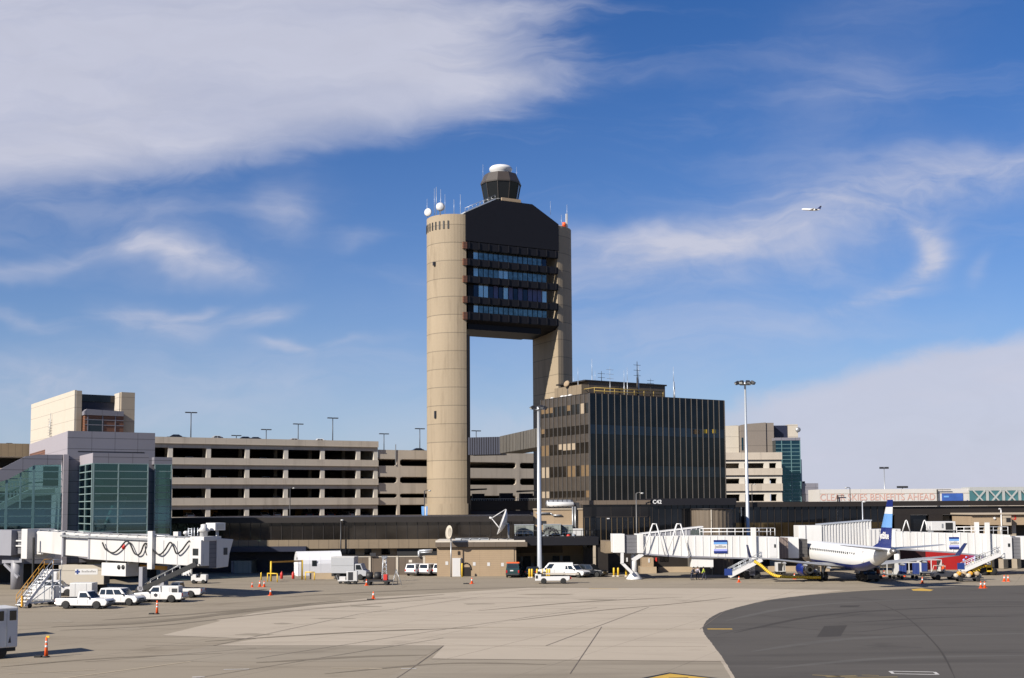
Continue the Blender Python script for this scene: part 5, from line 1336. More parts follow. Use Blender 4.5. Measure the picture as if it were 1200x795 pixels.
rtunnel('inner_tunnel', 752, 629, 649, 807, 628, 653, .35, 2.6, M['white_bridge'])
rtunnel('outer_tunnel', 805, 628, 652, 884, 628.5, 654.5, 0, 3.2, M['white_bridge'])
rtunnel('cab_corridor', 883, 629, 654.5, 913, 629.5, 655, -.05, 3.3, M['white_bridge'], 1.3)
rbox('cab_door', 901, 910, 630.5, 653, -.1, .05, M['white_clean'])
rbox('cab_door_window', 907.2, 909.2, 638, 642, -.13, .03, M['car_glass'])
rbox('bellows', 912, 923.5, 630.5, 654.5, 3.0, 3.8, mat('bellows_brown', (.22,.17,.15), .85, lines=[('h', .4, .08, .5)]))
rbox('cab', 922.5, 936, 630, 654.5, 5.0, 4.0, M['white_bridge'], .05)
rbox('docking_hood', 935.5, 946, 632, 653, 5.6, 3.2, M['hood_dark'])
# sloping glazed walkway behind the low tunnel
o = [rp_(752,631,3.3), rp_(824,630,3.3), rp_(824,617.8,3.3), rp_(760,625.2,3.3), rp_(752,626,3.3)]
MB().prism(o, 'y', 3.3, 5.6).build('upper_walkway', M['grey_bridge'], ra)
mb = MB(); 
for k in range(12):
    px = 756+k*6; a = rp_(px, 626.0-(px-756)*.118, 3.24); mb.box(a[0]-.05, a[0]+.05, 3.2, 3.3, rp_(px,630,3.3)[1], a[1])
mb.prism([rp_(752,626.4,3.2), rp_(824,618.2,3.2), rp_(824,616.8,3.2), rp_(752,625,3.2)], 'y', 3.15, 5.7).build('walkway_frame', M['white_clean'], ra)
MB().prism([rp_(809,629,3.2), rp_(823,628,3.2), rp_(823,620,3.2), rp_(809,621.5,3.2)], 'y', 3.12, 3.2).build('walkway_window', M['glass_tower'], ra)
# white A frames that carry the cable loops
for c in (767, 795.5):
    mb = MB()
    for s in (-1, 1):
        f1 = rp_(c+s*2.0, 614.2, -.3); f2 = rp_(c+s*12.5, 651.5 if s > 0 else 646, -.3)
        mb.tube((f1[0],-.3,f1[1]),(f2[0],-.3,f2[1]),.07,n=6)
        g1 = rp_(c+s*1.0, 614, 2.8); g2 = rp_(c+s*8, 630, 2.8); mb.tube((f1[0]+.2,1.2,f1[1]),(g2[0],2.8,g2[1]),.07,n=6)
    f1 = rp_(c-2, 614.2, -.3); f2 = rp_(c+2, 614.2, -.3); mb.tube((f1[0]-.1,-.3,f1[1]),(f2[0]+.1,-.3,f2[1]),.07,n=6).tube((f1[0],-.3,f1[1]),(f1[0]+.2,1.2,f1[1]),.06,n=6)
    mb.build('cable_frame', M['white_clean'], ra)
def railing(fr, par, px0, px1, ytop, ybase, off, dep, n, name='roof_railing'):
    mb = MB(); x0, z1 = fr.at(px0, ytop, off); x1 = fr.t(px1, off, ytop); z0 = fr.z(px0, ybase, off)
    for y in (off, off+dep):
        for i in range(0, n+1, 1 if y == off else n): x = x0+(x1-x0)*i/n; mb.tube((x,y,z0),(x,y,z1),.055,n=5)
        for k in (1, .55): mb.tube((x0,y,z0+(z1-z0)*k),(x1,y,z0+(z1-z0)*k),.035,n=5)
    mb.tube((x1,off,z1),(x1,off+dep,z1),.05,n=5).tube((x0,off,z1),(x0,off+dep,z1),.05,n=5)
    return mb.build(name, M['white_clean'], par)
railing(RA, ra, 824, 908, 619.8, 628.5, .3, 2.4, 9)
logo_panel(RA, ra, 844, 633, 648.5, -.065, 1.85)
rbox('lift_column', 880.5, 886, 618.5, 656, -.45, .45, M['white_bridge'], .03); rbox('lift_column', 880.5, 886, 620, 656, 3.2, .45, M['white_bridge'])
x = rp_(881, 670)[0]
MB().box(x-.35, x+.35, -.3, .3, .5, 3.2).box(x-.35, x+.35, 2.9, 3.5, .5, 3.2).box(x-.4, x+.4, -.3, 3.5, .7, 1.1).build('bogie_frame', M['grey_bridge'], ra)
for y in (0, 3.2):
    for dx in (-.65, .65): MB().lathe([(.1,-.2),(.5,-.2),(.56,-.1),(.56,.1),(.5,.2),(.1,.2)], 18, ax='y').build('wheel', M['rubber'], ra, loc=(x+dx,y,.56))
rbox('air_unit', 810.5, 836, 653, 665, .2, 2, M['white_bridge'], .04)
mb = MB()
for px in (813, 834): xx = rp_(px,655)[0]; mb.box(xx-.12, xx+.12, .3, .6, rp_(px,666)[1], rp_(px,651)[1])
mb.build('hanger', M['white'], ra)
x = rp_(745, 678)[0]
MB().tube((x,1.6,0.0),(x,1.6,rp_(745,649)[1]),.42,.42,n=16).lathe([(1.1,0),(1.1,.12),(.5,.9),(.42,1.0)], 16, (x,1.6,0)).build('support_column', M['white_clean'], ra)
MB().bar((rp_(729,652,.4)[0],.4,rp_(729,648,.4)[1]),(rp_(729,660,.4)[0],.4,rp_(729,660.5,.4)[1]),.5,.4).bar((rp_(728,660,.4)[0],.4,rp_(728,659,.4)[1]),(rp_(741,671,.4)[0],.4,rp_(741,672,.4)[1]),.35,.4).bar((rp_(741,659,.4)[0],.4,rp_(741,657,.4)[1]),(rp_(753,650,.4)[0],.4,rp_(753,649.5,.4)[1]),.4,.5).build('brace', M['white_clean'], ra)
def bridge_stair(fr, par, pa, pb_, off, rail_dir=-1):
    a = fr.at(*pa, off); b = fr.at(*pb_, off)
    mb = MB().bar((a[0],off,a[1]),(b[0],off,b[1]),.1,.5).bar((a[0],off+1.0,a[1]),(b[0],off+1.0,b[1]),.1,.5).build('stair_stringer', M['white_clean'], par)
    mb = MB(); stair_flight(mb, a[0], a[1]+.1, b[0], b[1]+.1, off, off+1, 16); mb.build('stair_tread', M['grey_metal'], par)
    mb = MB()
    for y in (off+.02, off+.98):
        for h in (.55, 1.05): mb.tube((a[0],y,a[1]+h),(b[0],y,b[1]+h),.04,n=5)
        for i in range(7): k = i/6; mb.tube((a[0]+(b[0]-a[0])*k,y,a[1]+(b[1]-a[1])*k),(a[0]+(b[0]-a[0])*k,y,a[1]+(b[1]-a[1])*k+1.05),.035,n=5)
    mb.build('stair_rail', M['galv'], par)
    return a, b
a, b = bridge_stair(RA, ra, (855, 675.5), (893, 656), -1.2)
MB().box(a[0]-.7, a[0]+.35, -1.28, -1.2, .6, 1.5).build('stair_panel', M['blue'], ra)
ht = thing('air_hose', 'fat yellow air hose drooping from the gate bridge to the airliner belly', 'hose', P(890, 665, 158) * 1)
ho = Vector(ht.location); mb = MB()
q = spline([(884,658),(892,663),(900,670),(909,675),(920,676.2),(935,676.6),(950,677),(962,677)], 5)
w = [P(x, y, 157.5-i*.06)-ho for i, (x, y) in enumerate(q)]
w = [Vector((v.x, v.y, max(v.z, .3-ho.z))) for v in w]
mb.path(w, .2, 10)
mb.build('hose_tube', M['yellow'], ht)
# raised corridor behind the airliner
RC = frame_px(935, 176, 0)
rc = bthing('raised_corridor', 'white and grey corrugated raised corridor between the two gate bridges', 'corridor', RC)
x0 = RC.t(962); x1 = RC.t(1020); z0, z1 = RC.z(962,640), RC.z(962,615.5); z2, z3 = RC.z(1018,640), RC.z(1018,610.5)
MB().box(0, x0, -.3, 3, RC.z(945,640), RC.z(945,616)).build('end_wall', M['white_bridge'], rc, bevel=.05)
MB().box(RC.t(942.4), RC.t(943.4), -.36, -.3, RC.z(945,640), RC.z(945,616)).build('edge_strip', M['grey_bridge'], rc)
mb = MB().prism([(x0,z0),(x1,z2),(x1,z3),(x0,z1)], 'y', 0, 3); ribs(mb, x0+.3, x1-.1, 0, z0, z1, .42, .2, .14, z2, z3); mb.build('corrugated_wall', M['white'], rc)
MB().prism([(x0-.1,z1),(x1+.1,z3),(x1+.1,z3+.15),(x0-.1,z1+.15)], 'y', -.2, 3.2).build('roof_edge', M['galv'], rc)
mb = MB().box(RC.t(1016), RC.t(1052), -.9, 2.4, RC.z(1030,641), RC.z(1030,620)); ribs(mb, RC.t(1016)+.1, RC.t(1052)-.1, -.9, RC.z(1030,641), RC.z(1030,620), .6, .2, .1); mb.build('lower_corridor', M['white'], rc)
for px in (950, 1012): MB().tube((RC.t(px),1.5,0),(RC.t(px),1.5,RC.z(px,639.8)),.35,n=12).build('support_column', M['grey_bridge'], rc)
# ---------------------------------------------------------------- far gate bridge
RB = frame_px(1046, 166, 0)
rb2 = bthing('jet_bridge', 'long white ribbed jet bridge with rooftop air unit behind the airliner tail', 'jet bridge', RB)
def rq(px, py, off=0): return RB.at(px, py, off)
def qtun(name, px0, a0, b0, px1, a1, b1, off, dep, step=1.0):
    xa, za = rq(px0, a0, off); zb_ = rq(px0, b0, off)[1]; xb, zc_ = rq(px1, a1, off); zd_ = rq(px1, b1, off)[1]
    mb = MB().prism([(xa,zb_),(xb,zd_),(xb,zc_),(xa,za)], 'y', off, off+dep); ribs(mb, xa+.1, xb-.1, off, zb_, za, step, .1, .06, zd_, zc_)
    o = mb.build(name, M['white_bridge'], rb2)
    MB().prism([(xa,zb_-.14),(xb,zd_-.14),(xb,zd_+.06),(xa,zb_+.06)], 'y', off-.1, off-.0).build('sill_beam', M['grey_bridge'], o)
qtun('inner_tunnel', 1042, 621, 641, 1049, 621, 642, .4, 2.6)
qtun('middle_tunnel', 1048, 622.8, 643, 1125, 625, 648, .2, 2.9)
qtun('outer_tunnel', 1124, 624, 648.5, 1184, 627, 654, 0, 3.3)
railing(RB, rb2, 1121, 1181, 618, 627, .3, 2.4, 7)
x0, x1 = RB.t(1092), RB.t(1120.5)
MB().box(x0, x1, .4, 2.6, RB.z(1106,622), RB.z(1106,611.3)).build('rooftop_air_unit', M['white'], rb2, bevel=.05)
MB().box(RB.t(1108.5), RB.t(1117), .36, .398, RB.z(1112,621), RB.z(1112,612.8)).build('unit_grille', M['black'], rb2)
MB().box(RB.t(1104), RB.t(1106), .37, .398, RB.z(1112,619), RB.z(1112,614)).build('unit_vent', M['grey_metal'], rb2)
mb = MB()
for px in (1094, 1119): mb.box(RB.t(px)-.1, RB.t(px)+.1, .6, 2.4, RB.z(1106,625), RB.z(1106,622))
mb.build('unit_foot', M['grey_metal'], rb2)
for c in (1062, 1083.5):
    mb = MB()
    for s in (-1, 1): f1 = rq(c+s*.8, 610.5, .1); f2 = rq(c+s*4.5, 623, .1); mb.tube((f1[0],.1,f1[1]),(f2[0],.1,f2[1]),.08,n=6)
    f1 = rq(c, 610.4, .1); mb.ball((f1[0],.1,f1[1]),.12,8); mb.build('cable_frame', M['white_clean'], rb2)
logo_panel(RB, rb2, 1119, 629.5, 643.5, -.065 if False else .135, 1.75)
for y in (-.45, 3.3): MB().box(RB.t(1153), RB.t(1157.5), y, y+.45, RB.z(1155,662), RB.z(1155,612.5)).build('lift_column', M['white_bridge'], rb2)
MB().box(RB.t(1172.5), RB.t(1184), -.15, 3.5, RB.z(1178,655.5), RB.z(1178,629)).build('cab_corridor', M['white_clean'], rb2, bevel=.05)
MB().box(RB.t(1179), RB.t(1181.5), -.19, -.152, RB.z(1180,641), RB.z(1180,637)).build('cab_door_window', M['car_glass'], rb2)
MB().box(RB.t(1183.5), RB.t(1195.5), .2, 3.2, RB.z(1190,655), RB.z(1190,630)).build('bellows', M['grey_curtain'], rb2)
MB().box(RB.t(1195), RB.t(1212), -.2, 3.8, RB.z(1200,656), RB.z(1200,629)).build('cab', M['white_bridge'], rb2, bevel=.05)
x = RB.t(1156)
MB().box(x-.35, x+.35, -.3, .3, .5, 3.0).box(x-.35, x+.35, 3.2, 3.8, .5, 3.0).box(x-.4, x+.4, -.3, 3.8, .7, 1.1).build('bogie_frame', M['yellow'], rb2)
for y in (0, 3.5):
    for dx in (-.65, .65): MB().lathe([(.1,-.2),(.5,-.2),(.56,-.1),(.56,.1),(.5,.2),(.1,.2)], 18, ax='y').build('wheel', M['rubber'], rb2, loc=(x+dx,y,.56))
a, b = bridge_stair(RB, rb2, (1127, 670), (1172, 650), -1.2)
MB().box(a[0]-.6, a[0]+.4, -1.28, -1.2, a[1]+.3, a[1]+1.2).build('stair_panel', M['blue'], rb2)
x = RB.t(1054)
MB().tube((x,1.6,0),(x,1.6,RB.z(1054,643)),.42,n=14).build('support_column', M['white_clean'], rb2)
# ---------------------------------------------------------------- parked airliner
gm = (G(963.5, 680.5) + G(1017, 680.8))/2
pl = thing('parked_airliner', 'white twin engine airliner with navy belly and striped blue tail at the gate', 'airliner', (gm.x, gm.y, 0), R(92.6))
secs = [(18.3,3.0,.06,.06),(18.05,3.0,.42,.42),(17.4,3.05,.82,.85),(16.3,3.15,1.18,1.25),(14.8,3.22,1.42,1.55),(12.8,3.25,1.5,1.67),(4,3.25,1.5,1.67),(-5,3.25,1.5,1.67),(-8,3.32,1.46,1.58),(-10.5,3.52,1.27,1.36),(-13,3.85,.98,1.02),(-15.2,4.18,.66,.68),(-16.9,4.42,.42,.42),(-17.6,4.5,.3,.3)]
NS = 36
def ring_at(x, cz_, ry, rz): return [(x, ry*math.cos(2*math.pi*i/NS), cz_ + rz*math.sin(2*math.pi*i/NS)) for i in range(NS)]
# resample along x for a smooth skin
qs = spline(secs, 3)
mb = MB(); rings = [ring_at(*s) for s in qs]
vs = [p for r in rings for p in r]; base = 0; mb.v = vs
for k in range(len(rings)-1):
    for i in range(NS):
        mb.f.append([k*NS+i, k*NS+(i+1) % NS, (k+1)*NS+(i+1) % NS, (k+1)*NS+i]); mb.sm.append(True)
        a = 2*math.pi*(i+.5)/NS; xm_ = (rings[k][0][0]+rings[k+1][0][0])/2
        mb.mi.append(1 if (math.sin(a) < -.45 and xm_ > -12.0) else 0)
mb.cur = 0; mb._add(rings[-1], [tuple(range(NS))])
mb.build('fuselage', [M['plane_white'], M['navy']], pl)
MB().lathe([(.05,0),(.3,.05),(.33,.5),(.36,.9)], 18, (-18.25,0,4.52), ax='x').build('tail_cone', M['bare_metal'], pl)
mb = MB()
for i in range(29):
    x = 14.2 - i*.79
    for s in (1, -1):
        ry = 1.5 if x > -6 else 1.45
        zc = 3.85; yy_ = ry*math.sqrt(max(1-((zc-3.27)/1.66)**2, 0))
        MB().lathe([(.02,-.06),(.17,-.06),(.17,.05),(.02,.05)], 8, (x, s*yy_, zc), sy=1.0, ax='y').build('cabin_window', M['window_dark'], pl)
for x in (15.2, -10.2):
    ry = 1.42 if x > 0 else 1.22
    MB().box(x-.45, x+.45, ry*.99, ry*.99+.02, 2.9, 4.5).build('door', M['plane_white'], pl)
def wing(s):
    mb = MB()
    st_ = [(1.1, 4.0, -3.0, 2.0, .62), (4.6, 1.2, -3.2, 2.3, .42), (10, -1.3, -4.0, 2.95, .24), (13.6, -3.1, -4.6, 3.38, .14)]
    rings = []
    for y, xl_, xt_, z, th in st_:
        c = xl_-xt_
        rings.append([(xl_, s*y, z), (xl_-.12*c, s*y, z+th*.42), (xl_-.45*c, s*y, z+th*.5), (xt_, s*y, z+.02), (xt_, s*y, z-.02), (xl_-.45*c, s*y, z-th*.4), (xl_-.12*c, s*y, z-th*.38)])
    if s < 0: rings = [r[::-1] for r in rings]
    mb.loft(rings, True); return mb
for s in (1, -1):
    w = wing(s).build('wing', M['wing_grey'], pl)
    # winglet
    a = [(-3.1, s*13.6, 3.38), (-4.6, s*13.6, 3.38)]; b = [(-4.6, s*14.25, 5.0), (-5.5, s*14.25, 5.0)]
    n = Vector((0, s*.05, -.02))
    MB().hexa([a[0], a[1], tuple(Vector(a[1])+n), tuple(Vector(a[0])+n)], [b[0], b[1], tuple(Vector(b[1])+n), tuple(Vector(b[0])+n)]).build('winglet', M['navy_wing'], w)
    mb = MB()
    for y in (3.2, 6.4, 9.2):
        k = (y-1.1)/12.5; z = 1.95+1.4*k
        mb.lathe([(.03,0),(.16,.5),(.18,1.4),(.05,2.4)], 8, (-4.3-.7*k*1.2, s*y, z-.28), ax='x')
    mb.build('flap_fairing', M['wing_grey'], w)
    ey = s*4.45; ez = 1.42
    e = MB().lathe([(.62,4.6),(.8,4.62),(.9,4.2),(.93,3.2),(.88,2.2),(.74,1.5),(.66,1.46)], 28, (0,ey,ez), ax='x').build('engine', M['navy'], pl)
    MB().lathe([(.62,1.1),(.66,1.5),(.74,1.52),(.62,.95),(.5,.7),(.47,.75)], 26, (0,ey,ez), ax='x').build('exhaust', M['bare_metal'], e)
    MB().lathe([(.02,.2),(.25,.6),(.3,1.0)], 18, (0,ey,ez), ax='x').build('exhaust_plug', M['bronze'], e)
    MB().lathe([(.6,1.4),(.61,1.42)], 20, (0,ey,ez), ax='x').build('engine_core', M['black'], e)
    MB().lathe([(.6,4.25),(.61,4.28)], 20, (0,ey,ez), ax='x').build('fan_face', M['black'], e)
    MB().lathe([(.81,4.5),(.83,4.56),(.74,4.7),(.63,4.62)], 26, (0,ey,ez), ax='x').build('intake_lip', M['chrome'], e)
    MB().prism([(3.6,ez+.85),(.5,ez+.6),(-.8,2.25),(1.6,2.5)], 'y', ey-.14, ey+.14).build('pylon', M['plane_white'], pl)
    # tailplane
    r = [[(-13.6,s*.5,4.78),(-17.1,s*.5,4.72),(-17.1,s*.5,4.62),(-13.6,s*.5,4.5)],[(-17.0,s*6.1,5.3),(-18.2,s*6.1,5.28),(-18.2,s*6.1,5.25),(-17.0,s*6.1,5.22)]]
    if s < 0: r = [q[::-1] for q in r]
    MB().loft(r, False).build('tailplane', M['wing_grey'], pl)
    # main gear
    g = MB().tube((0,s*2.97,.5),(0.1,s*2.9,2.2),.2,n=10).tube((.1,s*2.97,.6),(.9,s*2.2,2.0),.12,n=8).box(-.25,.25,s*2.97-.7,s*2.97+.7,.5,.72).build('gear_strut', M['galv'], pl)
    for dy in (-.27, .27):
        q_ = MB().lathe([(.2,-.22),(.55,-.22),(.6,-.12),(.6,.12),(.55,.22),(.2,.22)], 20, (0,s*2.97+dy*1.2,.6), ax='y').build('wheel', M['rubber'], pl)
        MB().lathe([(.02,-.12),(.24,-.12),(.24,.12),(.02,.12)], 14, (0,s*2.97+dy*1.4,.6), ax='y').build('hub', M['galv'], q_)
    MB().box(-.5,.6,s*2.97+s*.45,s*2.97+s*.5,.9,1.9).build('gear_door', M['plane_white'], pl)
MB().tube((13.9,0,.45),(13.8,0,2.0),.1,n=8).build('gear_strut', M['galv'], pl)
for dy in (-.2, .2): MB().lathe([(.1,-.1),(.33,-.1),(.36,0),(.33,.1),(.1,.1)], 16, (13.9,dy,.36), ax='y').build('wheel', M['rubber'], pl)
# fin in painted bands
fl = [(-10.0,4.75),(-12.3,5.35),(-16.0,10.55)]; ft = [(-16.6,4.8),(-17.75,10.55)]
def fin_x(z):
    if z < 5.35: xl_ = -10.4 + (z-4.75)/.6*-2.3
    else: xl_ = -12.7 + (z-5.35)/5.2*-3.5
    return xl_, -17.0 - (z-4.75)/5.8*1.0
zsF = [4.7, 5.35, 6.0, 6.6, 7.35, 7.36, 8.6, 8.9, 9.5, 9.51, 10.0, 10.55]
fin = None
for (a, b, mm) in ((4.6,7.3,'navy'),(7.3,8.95,'sky_blue'),(8.95,9.75,'plane_white'),(9.75,10.6,'navy')):
    zs_l = [a] + [z for z in (5.35,) if a < z < b] + [b]
    rings = []
    for z in zs_l:
        l, t_ = fin_x(z); c = l-t_; th = .30*(1-(z-4.7)/9)
        rings.append([(l,0,z),(l-.2*c,th*.8/2,z),(l-.5*c,th/2,z),(t_,.02,z),(t_,-.02,z),(l-.5*c,-th/2,z),(l-.2*c,-th*.8/2,z)])
    o = MB().loft(rings, False).build('fin' if fin is None else 'fin_band', M[mm], pl if fin is None else fin)
    fin = fin or o
o = text('fin_lettering', 'jetBlue', 1.15, M['plane_white'], fin, (-15.3, .15, 6.3), (R(90), 0, R(180)), .01, bold=.025)
xs_ = [v.co.x for v in o.data.vertices]; o.scale = (3.0/(max(xs_)-min(xs_)), 1, 1)

# ---------------------------------------------------------------- jet in the sky
D = 1900; w = P(950.5, 246, D)
fj = thing('climbing_jet', 'small white jet climbing away in the blue sky', 'jet', w, R(180))
mb = MB()
sc = [(14,0,.1),(13.2,0,.75),(11,.1,1.35),(4,.1,1.5),(-6,.1,1.5),(-11,.6,.9),(-14,1.0,.2)]
MB().loft([[(x, r*math.cos(2*math.pi*i/16), z+r*math.sin(2*math.pi*i/16)) for i in range(16)] for x, z, r in sc]).build('fuselage', M['white_clean'], fj)
for s in (1, -1):
    MB().hexa([(3,s*1,-.9),(-2.5,s*1,-.9),(-5,s*12,.4),(-3.5,s*12,.4)],[(3,s*1,-.5),(-2.5,s*1,-.5),(-5,s*12,.6),(-3.5,s*12,.6)]).build('wing', M['white'], fj)
    MB().hexa([(-11.5,s*.3,5.0),(-14,s*.3,5.0),(-15,s*4,5.2),(-13.6,s*4,5.2)],[(-11.5,s*.3,5.2),(-14,s*.3,5.2),(-15,s*4,5.35),(-13.6,s*4,5.35)]).build('tailplane', M['wing_grey'], fj)
    MB().lathe([(.3,-1.8),(.75,-1.2),(.8,1.2),(.55,1.9)], 14, (-7.5,s*2.3,.5), ax='x').build('engine', M['dark_metal'], fj)
MB().prism([(-8,1.2),(-13.5,1.0),(-14.6,5.2),(-12.2,5.2)], 'y', -.15, .15).build('fin', M['navy_wing'], fj)
fj.rotation_euler = (R(-5), R(-7), R(180-14)); fj.scale = (1.1, 1.1, 1.25)
# ---------------------------------------------------------------- road vehicles
def wheels(par, xs, hw, r, w=.22):
    for x in xs:
        for s in (-1, 1):
            t = MB().lathe([(r*.62,-w/2),(r*.93,-w/2),(r,-w*.3),(r,w*.3),(r*.93,w/2),(r*.62,w/2)], 20, ax='y').build('wheel', M['rubber'], par, loc=(x, s*(hw-w/2+.02), r))
            MB().lathe([(.02,-w*.44),(r*.55,-w*.46),(r*.63,-w*.5),(r*.63,w*.5),(r*.55,w*.46),(.02,w*.44)], 14, ax='y').build('rim', M['galv'], t)
def arch(cx_, r, z0, up=True):
    return [(cx_ + r*math.cos(a), max(z0, .33+r*math.sin(a))) for a in [math.pi*i/8 for i in range(9)]]
def bil(b0, b1, t0, t1, u, v):
    a = Vector(b0).lerp(Vector(b1), u); b = Vector(t0).lerp(Vector(t1), u); return a.lerp(b, v)
def pane(mb, q, u0, u1, v0, v1, push=.012):
    pts = [bil(*q, u, v) for u, v in ((u0,v0),(u1,v0),(u1,v1),(u0,v1))]
    n = (pts[1]-pts[0]).cross(pts[3]-pts[0]).normalized()
    mb.poly([tuple(p+n*push) for p in pts])
SPEC = {  # L, W, H, hood z, belt z, wheel x front/rear, r, greenhouse base x rear/front, roof x rear/front
    'suv':    (4.6, 1.84, 1.78, .98, 1.05, 1.40, -1.32, .36, -2.22, 1.02, -2.0, .28),
    'pickup': (5.6, 1.86, 1.75, 1.02, 1.06, 1.72, -1.62, .38, -.42, 1.18, -.28, .55),
    'van':    (5.2, 1.98, 2.05, 1.12, 1.15, 1.55, -1.55, .36, -2.55, 1.75, -2.48, .95),
    'sedan':  (4.6, 1.78, 1.45, .88, .95, 1.38, -1.32, .33, -1.75, 1.05, -.95, .25)}
def car(name, label, cat, loc, deg, kind, paint, group=None, panel_van=False):
    L, W, H, hz_, bz_, fx, rx, r, gr, gf, tr, tf = SPEC[kind]
    t = thing(name, label, cat, (loc[0], loc[1], 0), R(deg), group)
    hw = W/2; z0 = .34
    prof = [(-L/2+.04, z0+.12)] + [(-L/2+.2, z0)] + arch(rx, r+.09, z0)[::-1] + arch(fx, r+.09, z0)[::-1] + [(L/2-.2, z0), (L/2, z0+.15), (L/2-.02, hz_-.18), (L/2-.22, hz_-.03), (gf, bz_), (-L/2+.03, bz_), (-L/2, bz_-.2)]
    MB().prism(prof, 'y', -hw, hw).build('body', paint, t, bevel=.07)
    MB().box(-L/2+.3, L/2-.3, -hw+.25, hw-.25, .2, .6).build('underbody', M['black'], t)
    ins = .16
    b = [(gr,-hw+.03,bz_-.02),(gf,-hw+.03,bz_-.02),(gf,hw-.03,bz_-.02),(gr,hw-.03,bz_-.02)]
    tp = [(tr,-hw+ins,H),(tf,-hw+ins,H),(tf,hw-ins,H),(tr,hw-ins,H)]
    MB().hexa(b, tp).build('cabin', paint, t, bevel=.05)
    side_r = (b[0], b[1], tp[0], tp[1]); side_l = (b[2], b[3], tp[2], tp[3]); fr_ = (b[1], b[2], tp[1], tp[2]); re_ = (b[3], b[0], tp[3], tp[0])
    spans = {'suv': ((.05,.25),(.29,.58),(.62,.9)), 'pickup': ((.14,.84),), 'van': ((.74,.93),), 'sedan': ((.2,.5),(.54,.86))}[kind]
    if kind == 'van' and not panel_van: spans = ((.05,.3),(.34,.68),(.72,.93))
    for u0, u1 in spans:
        mb = MB(); pane(mb, side_r, u0, u1, .14, .82); mb.build('side_window', M['car_glass'], t)
        mb = MB(); pane(mb, side_l, 1-u1, 1-u0, .14, .82); mb.build('side_window', M['car_glass'], t)
    mb = MB(); pane(mb, fr_, .07, .93, .1, .9); mb.build('windscreen', M['car_glass'], t)
    mb = MB(); pane(mb, re_, .1, .9, .16 if kind != 'van' else .25, .85); mb.build('rear_window', M['car_glass'], t)
    if kind == 'pickup':
        MB().box(-L/2+.12, gr-.1, -hw+.14, hw-.14, bz_-.3, bz_+.006).build('bed_liner', M['black'], t)
    MB().box(L/2-.06, L/2+.06, -hw+.08, hw-.08, .40, .58).build('bumper', M['dark_metal'], t, bevel=.03)
    MB().box(-L/2-.06, -L/2+.06, -hw+.08, hw-.08, .42, .60).build('bumper', M['dark_metal'] if kind != 'pickup' else M['chrome'], t, bevel=.03)
    MB().box(L/2-.02, L/2+.018, -hw*.5, hw*.5, .62, hz_-.22).build('grille', M['black'], t)
    for s in (-1, 1):
        MB().box(L/2-.06, L/2+.02, s*hw*.76-.2, s*hw*.76+.2, .63, hz_-.2).build('headlight', M['lamp_lens'], t)
        MB().box(-L/2-.015, -L/2+.05, s*(hw-.14)-.09, s*(hw-.14)+.09, .72, bz_-.05).build('tail_light', M['tail_lens'], t)
        MB().box(gf-.35, gf-.2, s*(hw+.02)-.02 if s > 0 else s*(hw+.02)-.16, s*(hw+.02)+.16 if s > 0 else s*(hw+.02)+.02, bz_+.02, bz_+.2).build('mirror', M['dark_metal'], t)
        dm = MB()
        for x in ([gf-.55, gf-1.45, gf-2.3] if kind in ('suv','sedan') else [gf-.45, gr+.1 if kind == 'pickup' else gf-1.6]): dm.box(x-.012, x+.012, min(s*(hw-.01), s*(hw+.004)), max(s*(hw-.01), s*(hw+.004)), .5, bz_-.03)
        dm.build('door_seam', M['dark_metal'], t)
    wheels(t, (fx, rx), hw, r)
    return t
g = G(96, 714); car('pickup_truck', 'white pickup truck parked side on in front of the white covered carts', 'pickup truck', g + Vector((0,.9,0)), -9, 'pickup', M['white_clean'])
g = G(139, 710); car('suv', 'white five door car parked between two white pickups', 'car', g + Vector((0,.9,0)), -13, 'suv', M['white_clean'])
g = G(185, 706.5); sv = car('pickup_truck', 'white service pickup with dark door emblem under the sloping black stair', 'pickup truck', g + Vector((0,1.0,0)), 172, 'pickup', M['white_clean'])
MB().lathe([(.02,-.02),(.2,-.02),(.2,.0)], 14, (.15,.955,.82), ax='y').build('door_emblem', M['dark_metal'], sv)
g = G(201, 706); t = thing('generator_cart', 'white boxy generator cart beside the service pickup', 'generator', (g.x, g.y+.2, 0), R(-6))
MB().box(-.95,.95,-.6,.6,.45,1.75).build('housing', M['white'], t, bevel=.05)
MB().box(.2,.8,-.63,-.6,.7,1.5).build('vent_grille', M['dark_metal'], t); MB().box(-.8,-.1,-.625,-.6,.6,1.6).build('door', M['white_clean'], t)
MB().box(-1,1,-.5,.5,.35,.45).build('chassis', M['yellow'], t); wheels(t, (.6,-.6), .6, .26)
g = G(207, 701); car('pickup_truck', 'white pickup showing its tailgate and red tail lamp behind the generator', 'pickup truck', g + Vector((0,.9,0)), 178, 'pickup', M['white_clean'])
g = G(58, 700); car('suv', 'white car with dark rear glass hidden behind the covered cart', 'car', g + Vector((0,2.4,0)), 4, 'suv', M['white_clean'])
